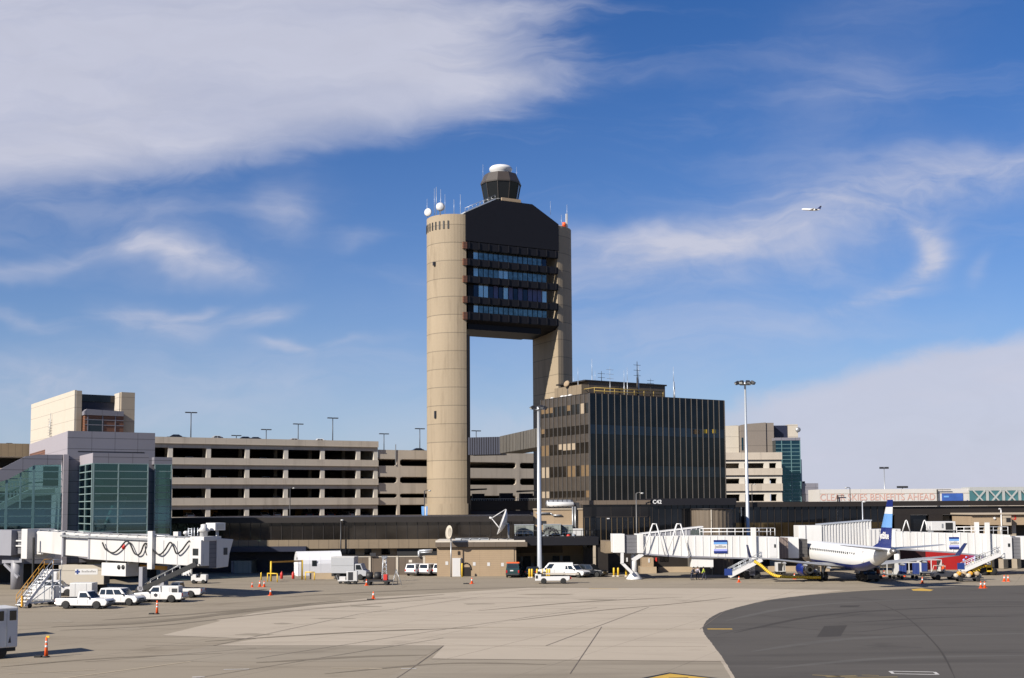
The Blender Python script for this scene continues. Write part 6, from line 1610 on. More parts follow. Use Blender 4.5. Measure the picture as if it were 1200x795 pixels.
# box truck with round blue emblem
g = G(82, 697); bt = thing('box_truck', 'cream box truck with blue cross emblem parked below the jet bridge', 'box truck', (g.x, g.y+4.5, 0), R(183))
MB().box(-2.7,2.7,-1.15,1.15,.95,3.3).build('cargo_box', M['cream'], bt, bevel=.03)
MB().box(-2.76,-2.7,-1.1,1.1,1.0,3.25).build('roller_door', M['dark_metal'], bt)
MB().box(2.9,4.6,-1.0,1.0,.6,2.5).build('cab', M['white_clean'], bt, bevel=.15); MB().box(3.6,4.3,-1.02,1.02,1.5,2.2).build('cab_window', M['car_glass'], bt)
MB().box(-2.6,4.4,-.5,.5,.55,.93).build('chassis', M['black'], bt); wheels(bt, (3.6,-1.6), 1.1, .42)
pn = MB().box(-1.95,.75,1.15,1.165,2.15,2.85).build('emblem_panel', M['white_clean'], bt)
MB().prism([(.45-.1,2.5-.28),(.45+.1,2.5-.28),(.45+.1,2.5-.1),(.45+.28,2.5-.1),(.45+.28,2.5+.1),(.45+.1,2.5+.1),(.45+.1,2.5+.28),(.45-.1,2.5+.28),(.45-.1,2.5+.1),(.45-.28,2.5+.1),(.45-.28,2.5-.1),(.45-.1,2.5-.1)], 'y', 1.166, 1.178).build('cross_emblem', M['blue'], pn)
mb = MB()
for i in range(9): x = -.05-i*.19; mb.box(x-.13, x, 1.166, 1.176, 2.42, 2.58 if i % 3 else 2.66)
mb.build('lettering', M['letter_grey'], pn)
# white covered carts
def covered_cart(label, loc, deg, L=2.6, H=1.25, W=1.5, body='white', curtain=None, group='covered baggage carts', tilt=0):
    t = thing('baggage_cart', label, 'baggage cart', (loc[0], loc[1], 0), R(deg), group)
    if curtain:
        MB().box(-L/2,L/2,-W/2,W/2,.5,.62).build('deck', M['grey_metal'], t)
        MB().box(-L/2,L/2,-W/2,W/2,.62+H,.7+H).build('roof', M[body], t)
        mb = MB()
        for x in (-L/2+.05, L/2-.05, 0):
            for y in (-W/2+.05, W/2-.05): mb.box(x-.05, x+.05, y-.05, y+.05, .62, .62+H)
        mb.build('corner_post', M[body], t)
        MB().box(-L/2,-L/2+.06,-W/2+.1,W/2-.1,.62,.62+H).build('end_panel', M[body], t); MB().box(L/2-.06,L/2,-W/2+.1,W/2-.1,.62,.62+H).build('end_panel', M[body], t)
        for a, b in curtain:
            mb = MB(); n = 10; x0_ = -L/2+L*a; x1_ = -L/2+L*b; rings = []
            for i in range(n+1):
                x = x0_+(x1_-x0_)*i/n; y = -W/2-.02-(.04 if i % 2 else 0); rings.append([(x,y,.68),(x,y,.6+H),(x,y+.03,.6+H),(x,y+.03,.68)])
            mb.loft(rings, False).build('curtain', M['blue'], t)
    else:
        MB().box(-L/2,L/2,-W/2,W/2,.55,.6+H).build('housing', M[body], t, bevel=.05)
        MB().box(-L/2-.05,L/2+.05,-W/2-.05,W/2+.05,.45,.55).build('deck', M['grey_metal'], t)
        mb = MB()
        for k in (-.25,.25): mb.box(k*L-.015, k*L+.015, -W/2-.012, -W/2, .62, .55+H)
        mb.build('door_seam', M['grey_metal'], t)
    MB().bar((L/2,0,.4),(L/2+.9,0,.3),.08,.08).build('tow_bar', M['dark_metal'], t)
    wheels(t, (L*.34,-L*.34), W/2, .24, .16)
    return t
g = G(51, 709); covered_cart('white closed cart standing right beside the boarding stairs', (g.x, g.y+.8), -3, 2.5, 1.35)
g = G(84, 708); covered_cart('white closed cart partly behind the white pickup bed', (g.x, g.y+3.4), -3, 2.5, 1.45)
# boarding stairs with yellow rails
g = G(24, 713); bs = thing('boarding_stairs', 'wheeled white boarding stairs with yellow handrails', 'boarding stairs', (g.x, g.y, 0), R(64))
n = 11; run = 3.5; rise = 3.5
mb = MB()
for i in range(n): k = (i+.5)/n; mb.box(run*k-.16, run*k+.16, -.58, .58, .25+rise*k-.13, .25+rise*k)
mb.build('tread', M['white_clean'], bs)
for s in (-1, 1):
    MB().bar((0,s*.62,.2),(run,s*.62,.2+rise),.07,.3).build('stringer', M['white_clean'], bs)
    mb = MB()
    for h in (.5, 1.0): mb.tube((0,s*.62,.3+h),(run,s*.62,.3+rise+h),.035,n=6).tube((run,s*.62,.3+rise+h),(run+1.2,s*.62,.3+rise+h),.035,n=6)
    for i in range(6): k = i/5; mb.tube((run*k,s*.62,.3+rise*k),(run*k,s*.62,1.3+rise*k),.03,n=5)
    mb.tube((run+1.2,s*.62,.2+rise),(run+1.2,s*.62,1.3+rise),.03,n=5)
    mb.build('handrail', M['amber'] if s > 0 else M['galv'], bs)
MB().box(run,run+1.2,-.62,.62,.15+rise,.22+rise).build('platform', M['white_clean'], bs)
mb = MB()
for s in (-1, 1): mb.bar((run+1.1,s*.55,.5),(run+1.1,s*.55,.2+rise),.1,.1).bar((run,s*.55,.5),(run,s*.55,.2+rise),.08,.08).bar((0.2,s*.55,.45),(run+1.2,s*.55,.45),.1,.1).bar((.4,s*.55,.45),(run+1.1,s*.55,2.6),.07,.07)
mb.build('under_frame', M['galv'], bs); wheels(bs, (.6,run+.8), .7, .24, .16)
MB().box(-.25,-.1,-.5,-.3,.2,1.3).build('marker_post', M['amber'], bs)
# white bus cut by the frame edge
g = G(21.5, 771); bu = thing('apron_bus', 'tall white apron bus with small dark windows beside the flagged marker', 'bus', (g.x, g.y, 0), R(42))
MB().box(-8.5,-.05,0.05,2.5,.72,3.42).build('body', M['white'], bu, bevel=.08)
for a, b in ((-.62,-.18),(-1.75,-1.0),(-3.2,-2.2),(-4.7,-3.7)): MB().box(a,b,.03,.06,2.55,3.2).build('window', M['car_glass'], bu)
MB().box(-.06,-.035,.5,2.1,2.4,3.2).build('end_window', M['car_glass'], bu)
mb = MB(); mb.box(-.82,-.78,.035,.06,.8,3.3).box(-2.05,-2.0,.035,.06,.8,3.3).build('door_seam', M['grey_metal'], bu)
MB().prism([(-.68,1.05),(-.5,1.05),(-.56,1.5)], 'y', .03, .05).build('door_handle', M['dark_metal'], bu)
MB().box(-8.4,-.1,.3,2.3,.45,.74).build('chassis', M['black'], bu)
for x in (-1.2,-7):
    for y in (.25, 2.3): MB().lathe([(.2,-.16),(.46,-.16),(.5,-.08),(.5,.08),(.46,.16),(.2,.16)], 20, ax='y').build('wheel', M['rubber'], bu, loc=(x,y,.5))
g = G(12, 748); b2 = thing('apron_bus', 'white apron bus hidden behind the nearer bus', 'bus', (g.x-1.0, g.y, 0), R(42))
MB().box(-7,0,0,2.3,.7,2.9).build('body', M['white'], b2, bevel=.08); MB().box(-3,-.4,-.02,.01,1.9,2.6).build('window', M['car_glass'], b2); wheels(b2, (-1.2,-5.5), 1.1, .45)
for o in b2.children:
    if o.name.startswith('wheel'): o.location.y += 1.15
# ---------------------------------------------------------------- middle of the apron
g = G(350, 676); tn = thing('storm_tent', 'white gabled fabric shelter with a small dark window beside the yellow gate frame', 'tent', (g.x-.2, g.y+.6, 0), R(20))
W_, H1, H2, Lt = 3.7, 2.1, 3.6, 6.6
pr = [(0,0),(W_,0),(W_,H1-.3),(W_-.15,H1+.25),(W_-.55,H1+.75),(W_*.68,H2-.22),(W_/2,H2),(W_*.32,H2-.22),(.55,H1+.75),(.15,H1+.25),(0,H1-.3)]
MB().prism([(a,b) for a, b in pr], 'x', 0, Lt).build('canopy', M['tent'], tn, bevel=.08)
MB().box(2.05,2.75,-.03,-.0,1.45,2.3).build('window', M['window_dark'], tn)
mb = MB()
for k in range(5): mb.prism([(a*1.012-.018, b+.015) for a, b in pr if True], 'x', k*Lt/4-.03+(.03 if k == 0 else 0)-(.03 if k == 4 else 0), k*Lt/4+.03)
mb.build('hoop', M['tent'], tn)
MB().box(-.03,0,.5,W_-.5,0.05,2.1).build('door_flap', M['tent'], tn); MB().box(-.035,-.005,.7,1.2,2.4,2.75).build('end_vent', M['dark_metal'], tn)
g = G(375, 678); t = thing('low_block_wall', 'low tan block wall in front of the fabric shelter', 'wall', (G(363,679).x, G(363,679).y, 0), R(4))
MB().box(0,3.4,0,.4,0,.85).build('block', M['yard_tan'], t)
# yellow height gate and rails
g0, g1 = G(317.5, 681.5), G(354, 679.5)
t = thing('height_gate', 'yellow goalpost frame standing before the fabric shelter', 'barrier', g0, math.atan2(g1.y-g0.y, g1.x-g0.x)); Lg = (g1-g0).length
mb = MB()
for x in (0, Lg): mb.tube((x,0,0),(x,0,2.75),.13,n=8)
mb.build('post', M['yellow'], t); MB().bar((-.1,0,2.62),(Lg+.1,0,2.62),.16,.2).build('crossbar', M['amber'], t)
def hoop(label, a, b, h):
    p, q = G(*a), G(*b); t = thing('guard_rail', label, 'guard rail', p, math.atan2(q.y-p.y, q.x-p.x), 'yellow guard rails near the shelter'); L = (q-p).length
    MB().path([(0,0,0),(0,0,h),(L,0,h),(L,0,0)], .08, 7).build('rail', M['yellow'], t)
hoop('short yellow hoop rail under the goalpost frame', (313.5, 682), (325, 682.5), 1.15)
hoop('yellow hoop rail reaching across to the low block wall', (358, 680), (368.5, 680), 1.1)
p = G(306, 680); t = thing('bollard', 'lone yellow bollard at the shadowed doorway', 'bollard', p); MB().lathe([(.1,0),(.1,1.0),(.05,1.08)], 10).build('post', M['yellow'], t)
# grey box truck
g = G(408, 680); bt2 = thing('box_truck', 'grey white box truck parked beside the fabric shelter', 'box truck', (g.x, g.y+.9, 0), R(-8))
MB().box(-2.3,1.0,-1.1,1.1,.95,3.15).build('cargo_box', M['silver_paint'], bt2, bevel=.03)
MB().box(-2.35,1.05,-1.13,1.13,3.15,3.25).build('box_roof', M['white_clean'], bt2)
MB().box(-2.2,.9,-1.115,-1.1,2.0,2.06).build('box_seam', M['grey_metal'], bt2)
MB().prism([(1.1,.55),(2.75,.55),(2.75,1.25),(2.3,1.4),(1.95,2.25),(1.1,2.25)], 'y', -1.0, 1.0).build('cab', M['silver_paint'], bt2, bevel=.06)
MB().prism([(1.25,1.45),(2.1,1.45),(1.85,2.1),(1.25,2.1)], 'y', -1.015, 1.015).build('cab_window', M['car_glass'], bt2)
MB().box(-2.4,2.5,-.5,.5,.5,.93).build('chassis', M['black'], bt2); wheels(bt2, (1.85,-1.3), 1.05, .42)
# ground support carts
def gse(label, loc, deg, L, H, body, cat='ground power unit', name='ground_power_unit'):
    t = thing(name, label, cat, (loc[0], loc[1], 0), R(deg))
    MB().box(-L/2,L/2,-.65,.65,.4,.4+H).build('housing', M[body], t, bevel=.05)
    MB().box(-L*.35,L*.1,-.68,-.65,.55,.3+H).build('vent_grille', M['dark_metal'], t)
    MB().box(-L/2-.1,L/2+.1,-.6,.6,.3,.4).build('chassis', M['dark_metal'], t)
    MB().bar((-L/2,0,.35),(-L/2-1.0,0,.25),.08,.08).build('tow_bar', M['dark_metal'], t)
    wheels(t, (L*.3,-L*.3), .65, .24, .16); return t
g = G(412, 685); gse('white ground power unit beside the dark engine trailer', (g.x, g.y+.6), 3, 1.4, 1.3, 'white')
g = G(443, 686); t = thing('equipment_trailer', 'dark trailer loaded with engines and hoses with a folded tripod', 'trailer', (g.x, g.y+.7, 0), R(-3))
MB().box(-1.9,1.8,-.8,.8,.45,.62).build('deck', M['dark_metal'], t)
for x in (-1.2,-.1): MB().lathe([(.1,-.45),(.5,-.4),(.55,0),(.5,.4),(.1,.45)], 14, (x,0,1.15), ax='x').build('engine_drum', M['black'], t)
MB().box(.7,1.2,-.5,.5,.62,1.35).build('red_tank', M['red'], t, bevel=.04); MB().box(-1.8,.4,-.75,.75,.62,.8).build('cradle', M['bronze'], t)
mb = MB()
for x, y in ((1.9,-.7),(3.1,-.5),(2.4,.7)): mb.tube((2.3,0,2.0),(x,y,0),.05,n=5)
mb.build('tripod', M['grey_metal'], t); wheels(t, (1.1,-1.2), .8, .28)
g = G(449, 683); t = thing('light_tower', 'slim folded lattice light tower behind the equipment trailer', 'light tower', (g.x, g.y+1.6, 0), R(10))
mb = MB()
for x, y in ((-.35,-.35),(.35,-.35),(.35,.35),(-.35,.35)): mb.tube((x,y,.4),(x*.5,y*.5,3.3),.05,n=5)
for k in range(5): z = .6+k*.6; mb.bar((-.35+.04*k,-.35,z),(.35-.04*k,-.35,z+.5),.05,.05).bar((.35-.04*k,-.35,z),(-.35+.04*k,-.35,z+.5),.05,.05)
mb.build('lattice', M['galv'], t); MB().box(-.4,.4,-.2,.1,3.2,3.5).build('lamp_head', M['grey_metal'], t); MB().box(-.6,.6,-.6,.6,.3,.9).build('base_box', M['grey_metal'], t); wheels(t, (0,), .6, .25)
g = G(400, 684.5); t = thing('small_cart', 'low white hand cart next to the ground power unit', 'cart', (g.x+.2, g.y+.5, 0), R(0))
MB().box(-.7,.5,-.4,.4,.35,.5).build('deck', M['white'], t); MB().bar((-.7,0,.4),(-.95,0,1.1),.06,.06).build('handle', M['grey_metal'], t); MB().box(-.5,.3,-.3,.3,.5,.95).build('box', M['white'], t); wheels(t, (.3,-.4), .4, .17, .1)
# three white cars by the yard wall
for px, deg, lb in ((486,64,'white car with dark rear glass parked closest to the grey box truck'), (502,61,'white car squeezed into the middle of three parked by the yard wall'), (519.5,58,'white car parked nearest the brick annex door')):
    g = G(px, 675.5); car('suv', lb, 'car', g + Vector((.3,2.1,0)), deg, 'suv', M['white_clean'], 'white cars along the yard wall')
p = G(541.5, 676.5); t = thing('bollard', 'yellow bollard guarding the white annex door', 'bollard', p); MB().lathe([(.12,0),(.12,1.9),(.06,2.0)], 10).build('post', M['yellow'], t)
# vehicles in the shaded bay
g = G(603, 677.5); c_ = car('minivan', 'dark green van with orange roof light seen from behind', 'van', g + Vector((0,2.5,0)), 84, 'van', M['green_paint'])
MB().box(-2.2,-1.9,-.9,.9,2.05,2.22).build('roof_light_bar', M['orange'], c_)
MB().box(-2.63,-2.6,-.1,.35,.95,1.12).build('licence_plate', M['white'], c_)
g = G(650, 677); car('panel_van', 'white panel van parked behind the tall floodlight mast', 'van', g + Vector((.2,1.4,0)), 176, 'van', M['white_clean'], panel_van=True)
g = G(673, 677.3); car('suv', 'white car parked between the panel van and the black car', 'car', g + Vector((0,1.4,0)), -38, 'suv', M['white_clean'])
g = G(692, 677); car('suv', 'black car parked in the shade beside the bay post', 'car', g + Vector((.2,2.2,0)), -30, 'suv', M['dark_paint'])
g = G(622, 678); car('sedan', 'dark car deep in the shade behind yellow bollards', 'car', g + Vector((.4,4.5,0)), 80, 'sedan', M['dark_paint'])
for px, lb in ((620.5,'yellow bollard left of the mast foot group'.replace('left of','ahead of')), (623.5,'yellow bollard touching its twin ahead of the dark car'), (629.5,'yellow bollard close against the mast foot'), (641,'yellow bollard before the panel van door'), (643.8,'yellow bollard before the panel van middle'), (719.5,'yellow bollard with pale foot under the bridge rotunda'), (724.5,'second yellow bollard under the bridge rotunda'), (734,'yellow bollard in the shade nearest the bridge column')):
    p = G(px, 677.5 if px < 700 else 676); t = thing('bollard', lb, 'bollard', p, 0, 'yellow bollards along the bay')
    MB().lathe([(.14,0),(.14,1.2),(.08,1.28)], 10).build('post', M['yellow'], t); MB().lathe([(.25,0),(.25,.15),(.1,.16)], 10).build('foot', M['concrete_pale'], t)
# belt loader
g = G(648, 684.5); bl_ = thing('belt_loader', 'low white belt loader standing in front of the panel van', 'belt loader', (g.x, g.y+.8, 0), R(0))
MB().prism([(-2.3,.4),(2.0,.4),(2.2,.62),(2.2,.95),(-1.5,.95),(-1.5,1.25),(-2.3,1.25)], 'y', -.75, .75).build('body', M['white_clean'], bl_, bevel=.05)
MB().bar((-2.1,.2,1.3),(3.4,.2,1.22),.8,.16).build('conveyor', M['cream'], bl_); MB().box(-2.0,-1.6,-.73,-.3,1.25,1.6).build('seat', M['black'], bl_)
MB().box(-2.25,-1.95,-.77,-.75,.7,1.1).build('lamp_panel', M['dark_metal'], bl_); MB().path([(-1.4,-.5,1.25),(-1.3,-.5,1.85),(-1.4,.4,1.85)], .05, 6).build('guard', M['yellow'], bl_)
MB().box(2.2,2.4,-.6,.6,.6,.85).build('rear_light', M['tail_lens'], bl_); wheels(bl_, (1.35,-1.2), .78, .38, .26)
# small tug below the cab
g = G(232, 684.5); t = thing('baggage_tug', 'small white tug parked under the near bridge cab', 'tug', (g.x, g.y+.8, 0), R(0))
MB().prism([(-1.0,.35),(1.0,.35),(1.05,1.2),(.3,1.25),(.2,.8),(-.3,.8),(-.35,1.25),(-1.0,1.2)], 'y', -.6, .6).build('body', M['white_clean'], t, bevel=.04)
MB().box(-.25,.15,-.4,.4,.8,1.05).build('seat', M['black'], t); MB().bar((.25,0,1.2),(.1,0,1.45),.05,.3).build('steering_wheel', M['black'], t); wheels(t, (.65,-.65), .6, .28)
# ---------------------------------------------------------------- gear round the airliner
g = G(1040, 678.5); covered_cart('grey cart with an orange cone in front near the airliner wheels', (g.x, g.y+.9), 4, 2.7, 1.5, 1.5, 'white', ((.0,.06),), 'baggage carts at the airliner')
g = G(1066, 679); covered_cart('cart with two blue curtains tied open', (g.x, g.y+.9), 2, 2.9, 1.55, 1.5, 'white', ((.02,.38),(.66,.98)), 'baggage carts at the airliner')
g = G(1092, 675.5); covered_cart('cart with one blue curtain behind the small white tug', (g.x, g.y+.9), 3, 3.0, 1.6, 1.5, 'white', ((.02,.3),), 'baggage carts at the airliner')
g = G(1022, 677); covered_cart('low flat cart with mixed bags under the airliner tail', (g.x, g.y+3.0), 6, 2.6, .5, 1.5, 'grey_metal', None, 'baggage carts at the airliner')
g = G(1110, 680); tg = thing('baggage_tug', 'cream white tug with open driver seat beside the yellow cargo dollies', 'tug', (g.x, g.y+.8, 0), R(182))
MB().prism([(-1.9,.4),(1.7,.4),(1.75,.9),(1.1,1.0),(.95,.85),(.3,.85),(.2,1.15),(-1.9,1.1)], 'y', -.72, .72).build('body', M['cream'], tg, bevel=.05)
MB().box(.35,.8,-.55,.55,.85,1.1).build('seat', M['black'], tg); MB().path([(.2,-.65,1.1),(.2,-.65,1.85),(1.2,-.65,1.85),(1.45,-.65,.95)], .05, 6).path([(.2,.65,1.1),(.2,.65,1.85),(1.2,.65,1.85),(1.45,.65,.95)], .05, 6).tube((.2,-.65,1.85),(.2,.65,1.85),.05,n=6).build('roll_frame', M['cream'], tg)
MB().box(.15,1.25,-.7,.7,1.84,1.9).build('roof', M['cream'], tg); wheels(tg, (1.2,-.9), .74, .36)
g = G(1137, 682); t = thing('cargo_dolly', 'dark dolly heaped with tan bundles and yellow straps', 'dolly', (g.x, g.y+.8, 0), R(-3))
MB().box(-1.8,1.8,-.75,.75,.42,.55).build('deck', M['dark_metal'], t)
rs = random.Random(9)
for i in range(9):
    mm = ('cream','amber','bronze','yard_tan')[i % 4]
    MB().lathe([(.08,-.36),(.26,-.34),(.3,0),(.26,.34),(.08,.36)], 10, (-1.5+i*.37, rs.uniform(-.35,.3), .78+.25*(i % 2)), ax='y').build('bundle', M[mm], t)
wheels(t, (1.1,-1.1), .75, .28)
g = G(1155, 676); t = thing('yellow_tractor', 'yellow pushback tractor half hidden behind the far bridge stair', 'tractor', (g.x+.5, g.y+4.2, 0), R(0))
MB().prism([(-2,.4),(2.2,.4),(2.2,1.0),(1.0,1.25),(.6,1.9),(-.6,1.9),(-.8,1.2),(-2,1.1)], 'y', -.8, .8).build('body', M['yellow'], t, bevel=.05)
MB().prism([(-.45,1.3),(.7,1.3),(.5,1.8),(-.45,1.8)], 'y', -.815, .815).build('cab_window', M['car_glass'], t); wheels(t, (1.3,-1.3), .82, .42)
g = G(921, 675); t = gse('white boxed ground unit with dark panels beside the airliner engine', (g.x, g.y+3.5), 0, 1.3, 1.35, 'white')
MB().prism([(-.1,.6),(.0,.6),(.3,1.6),(.18,1.6)], 'y', -.7, -.682).build('painted_mark', M['black'], t); MB().box(.35,.45,-.7,-.682,.6,1.6).build('painted_mark', M['black'], t)
g = G(868, 678); t = gse('grey unit in the shade of the gate bridge wheels', (g.x, g.y+5), 0, 1.8, .9, 'grey_metal')
g = G(1160, 664); 
g = G(1014, 681); t = thing('tow_tractor', 'black low tow tractor parked at the airliner far wheels', 'tractor', (g.x, g.y-1.0, 0), R(100))
MB().prism([(-1.7,.35),(1.7,.35),(1.7,.95),(.6,1.0),(.4,1.35),(-.5,1.35),(-.6,1.0),(-1.7,1.0)], 'y', -.85, .85).build('body', M['dark_paint'], t, bevel=.06)
MB().box(-.4,.3,-.6,.6,1.35,1.5).build('seat', M['black'], t); MB().path([(-.5,-.7,1.3),(-.5,-.7,2.0),(-.5,.7,2.0),(-.5,.7,1.3)], .05, 6).build('roll_frame', M['dark_metal'], t); wheels(t, (1.0,-1.0), .85, .36)
g = G(952, 679.5); t = thing('service_cart', 'dark service cart with white drums beside the airliner engine', 'cart', (g.x, g.y+.4, 0), R(8))
MB().box(-1.1,1.1,-.6,.6,.4,.52).build('deck', M['dark_metal'], t)
for i, x in enumerate((-.7,0,.7)): MB().lathe([(.05,0),(.26,.02),(.28,.7),(.1,.85)], 12, (x,(-.1 if i % 2 else .12),.52)).build('drum', M['white' if i != 1 else 'dark_metal'], t)
MB().path([(-1.1,-.55,.5),(-1.1,-.55,1.3),(-1.1,.55,1.3),(-1.1,.55,.5)], .04, 6).build('rail', M['grey_metal'], t); wheels(t, (.7,-.7), .6, .24, .16)
# ---------------------------------------------------------------- cones and markers
cone_proto = {}
def cone(px, py, label, h=.72, group='orange cones along the apron', ballast=False):
    p = G(px, py)
    if h < .8:
        if 'c' not in cone_proto:
            t = thing('traffic_cone', label, 'traffic cone', p, 0, group)
            MB().box(-.2,.2,-.2,.2,0,.05).build('base', M['orange'], t)
            MB().lathe([(.15,.05),(.035,.74)], 14).build('cone_body', M['orange'], t)
            MB().lathe([(.107,.36),(.078,.55)], 14).build('reflective_band', M['white_clean'], t)
            cone_proto['c'] = t
        else: t = dup(cone_proto['c'], p, random.uniform(0, 6), label, group)
        s = h/.72; t.scale = (s, s, s)
    else:
        t = thing('delineator', label, 'marker post', p, 0, group)
        MB().lathe([(.24,0),(.24,.07),(.14,.1)], 12).build('base', M['rubber'], t)
        MB().lathe([(.13,.1),(.06,h)], 14).build('post', M['orange'], t)
        for k in (.5,.72): MB().lathe([(.13-.07*k+.008,h*k),(.13-.07*(k+.1)+.008,h*(k+.1))], 14).build('reflective_band', M['white_clean'], t)
        if ballast: MB().box(-.75,-.3,-.18,.18,0,.12).build('ballast_block', M['rubber'], t)
    return t
c_ = cone(54, 770.5, 'tall orange marker with yellow top in the shadow of the white bus', 1.35, 'tall orange markers', True)
MB().box(-.02,.2,-.03,.03,1.32,1.45).build('flag', M['yellow'], c_)
cone(184, 720, 'tall orange marker with a black block behind the parked white cars', 1.3, 'tall orange markers', True)
cone(295.5, 688.3, 'smallest cone of three by the dark doorway', .62); cone(304.4, 688, 'cone in the middle of three by the dark doorway', .79); cone(309.6, 688, 'cone of three by the dark doorway, closest to the goalpost', .75)
cone(317, 698, 'single cone on open concrete before the goalpost', .78)
cone(429.5, 686.5, 'cone tucked between the power unit and dark trailer', .78); cone(437.5, 702, 'single cone on open concrete before the dark trailer', .79)
cone(553, 684.3, 'cone standing alone before the brick annex', .78); cone(866, 682.6, 'cone at the foot of the gate bridge stair', .78)
cone(931, 678.8, 'cone under the airliner engine', .75); cone(1081, 684, 'cone between the blue curtained cart and the tug', .79)
cone(1149.5, 689.5, 'cone of a close pair beside the cargo dolly, nearer to it', .79); cone(1154, 689.5, 'cone of a close pair beside the cargo dolly, further from it', .79)
cone(1177, 681.5, 'cone of the pair beyond the yellow tractor, nearer to it', .79); cone(1181.5, 681.5, 'cone of the pair beyond the yellow tractor, further from it', .79)
cone(1036, 675.5, 'upper cone resting against the grey baggage cart', .79); cone(1060, 676, 'cone against the blue curtained cart', .78); None
for px, py, lb in ((435,703.2,'small black ballast block beside the lone cone'), (547,684.6,'flat black ballast block beside the cone before the brick annex')):
    p = G(px, py); t = thing('ballast_block', lb, 'ballast', p); MB().box(-.45,.3,-.18,.18,0,.12).build('block', M['rubber'], t); MB().path([(-.05,0,.1),(0,0,.17),(.05,0,.1)], .02, 5).build('handle', M['dark_metal'], t)
for px, py, lb in ((330,679.5,'red extinguisher cart beside the shelter door'), (343.5,679.5,'red extinguisher cart before the shelter side')):
    p = G(px, py); t = thing('fire_extinguisher', lb, 'extinguisher', p, 0, 'red extinguishers at the shelter'); MB().lathe([(.1,.1),(.2,.15),(.2,.9),(.08,1.05),(.06,1.15)], 12).build('cylinder', M['red'], t); MB().bar((0,.15,.2),(0,.2,1.2),.05,.3).build('trolley', M['dark_metal'], t)
# ---------------------------------------------------------------- masts and lamps
def mast(px, top, D, label, r0, r1, heads, spread):
    w = P(px, top, D); t = thing('floodlight_mast', label, 'light mast', (w.x, w.y, 0), 0); h = w.z
    MB().lathe([(r0*1.6,0),(r0*1.6,.12),(r0,.16),(r1,h-.6),(r1*1.2,h-.5),(r1*1.2,h)], 16).build('mast_pole', M['galv'], t)
    MB().lathe([(spread*.55,h-.45),(spread*.6,h-.4),(spread*.55,h-.35)], 18).bar((-spread,0,h-.35),(spread,0,h-.35),.14,.14).bar((0,-spread*.7,h-.35),(0,spread*.7,h-.35),.12,.12).build('head_frame', M['grey_metal'], t)
    for i in range(heads):
        a = 2*math.pi*(i+.25)/heads; x, y = spread*math.cos(a), spread*.8*math.sin(a)
        o = MB().prism([(-.3,-.22),(.34,-.16),(.34,.2),(-.22,.22)], 'y', -.3, .3).build('floodlight', M['dark_metal'], t, loc=(x,y,h-.1)); o.rotation_euler = (0, R(30), a)
        MB().box(.341,.352,-.26,.26,-.12,.16).build('lamp_lens', M['lamp_lens'], o)
    return t
mast(631, 477, 171, 'tall grey floodlight mast standing at the vehicle bay', .36, .2, 4, .95)
mast(873, 448, 188, 'tall slim floodlight mast behind the gate bridge', .34, .16, 8, 1.35)
w = P(1036, 549, 430); t = thing('floodlight_mast', 'distant thin floodlight mast above the white banner building', 'light mast', (w.x, w.y, 0))
MB().tube((0,0,0),(0,0,w.z),.3,.14,n=8).build('mast_pole', M['grey_metal'], t)
for x in (-1.3,-.5,.5,1.3): MB().box(x-.35,x+.35,-.3,.3,w.z-.2,w.z+.5).build('floodlight', M['dark_metal'], t)
w = P(1057.5, 571, 340); t = thing('floodlight_mast', 'dark floodlight cluster just peeping over the white banner building', 'light mast', (w.x, w.y, 0))
MB().tube((0,0,0),(0,0,w.z),.15,n=8).build('mast_pole', M['grey_metal'], t)
for x in (-1.2,-.4,.4,1.2): MB().box(x-.35,x+.35,-.3,.3,w.z-.3,w.z+.3).build('floodlight', M['dark_metal'], t)
def lamp_post(px, top, D, label, arm, banner=False, mm='dark_metal'):
    w = P(px, top, D); t = thing('lamp_post', label, 'lamp post', (w.x, w.y, 0)); h = w.z
    MB().tube((0,0,0),(0,0,h),.12,.08,n=8).build('post', M[mm], t)
    MB().path([(0,0,h),(arm*.5,0,h+.15),(arm,0,h+.05)], .06, 6).build('arm', M[mm], t)
    MB().lathe([(.05,.15),(.25,.1),(.25,-.05),(.1,-.1)], 12, (arm,0,h)).build('lamp_head', M['lamp_lens'], t)
    if banner:
        MB().prism([(-.55,h-2.7),(.55,h-2.7),(.5,h-4.2),(.15,h-5.2),(-.2,h-4.9),(-.5,h-4.0)], 'y', -.06, -.02).build('banner', M['sky_blue'], t)
        MB().prism([(-.1,h-2.75),(.3,h-2.75),(.25,h-4.1),(.0,h-4.6)], 'y', -.075, -.06).build('banner_stripe', M['white_clean'], t)
    return t
lamp_post(340, 572.5, 226, 'thin lamp post in front of the long garage openings', .7); lamp_post(497.5, 575.5, 205, 'lamp post carrying a pale blue pennant at the tower foot', .9, True)
lamp_post(745.5, 578.5, 177, 'grey curved lamp post before the gate building corner', .9, False, 'pole_grey'); lamp_post(996, 572, 240, 'dark lamp post rising over the concourse roof', -.8)
lamp_post(1010.5, 588.5, 183, 'pale post in front of the dark concourse glazing', .3, False, 'galv'); lamp_post(399.5, 610, 181, 'thin dark post on the concourse roof edge above the white truck', .2)
lamp_post(881, 568, 256, 'small lamp inside the far garage decks', .6)
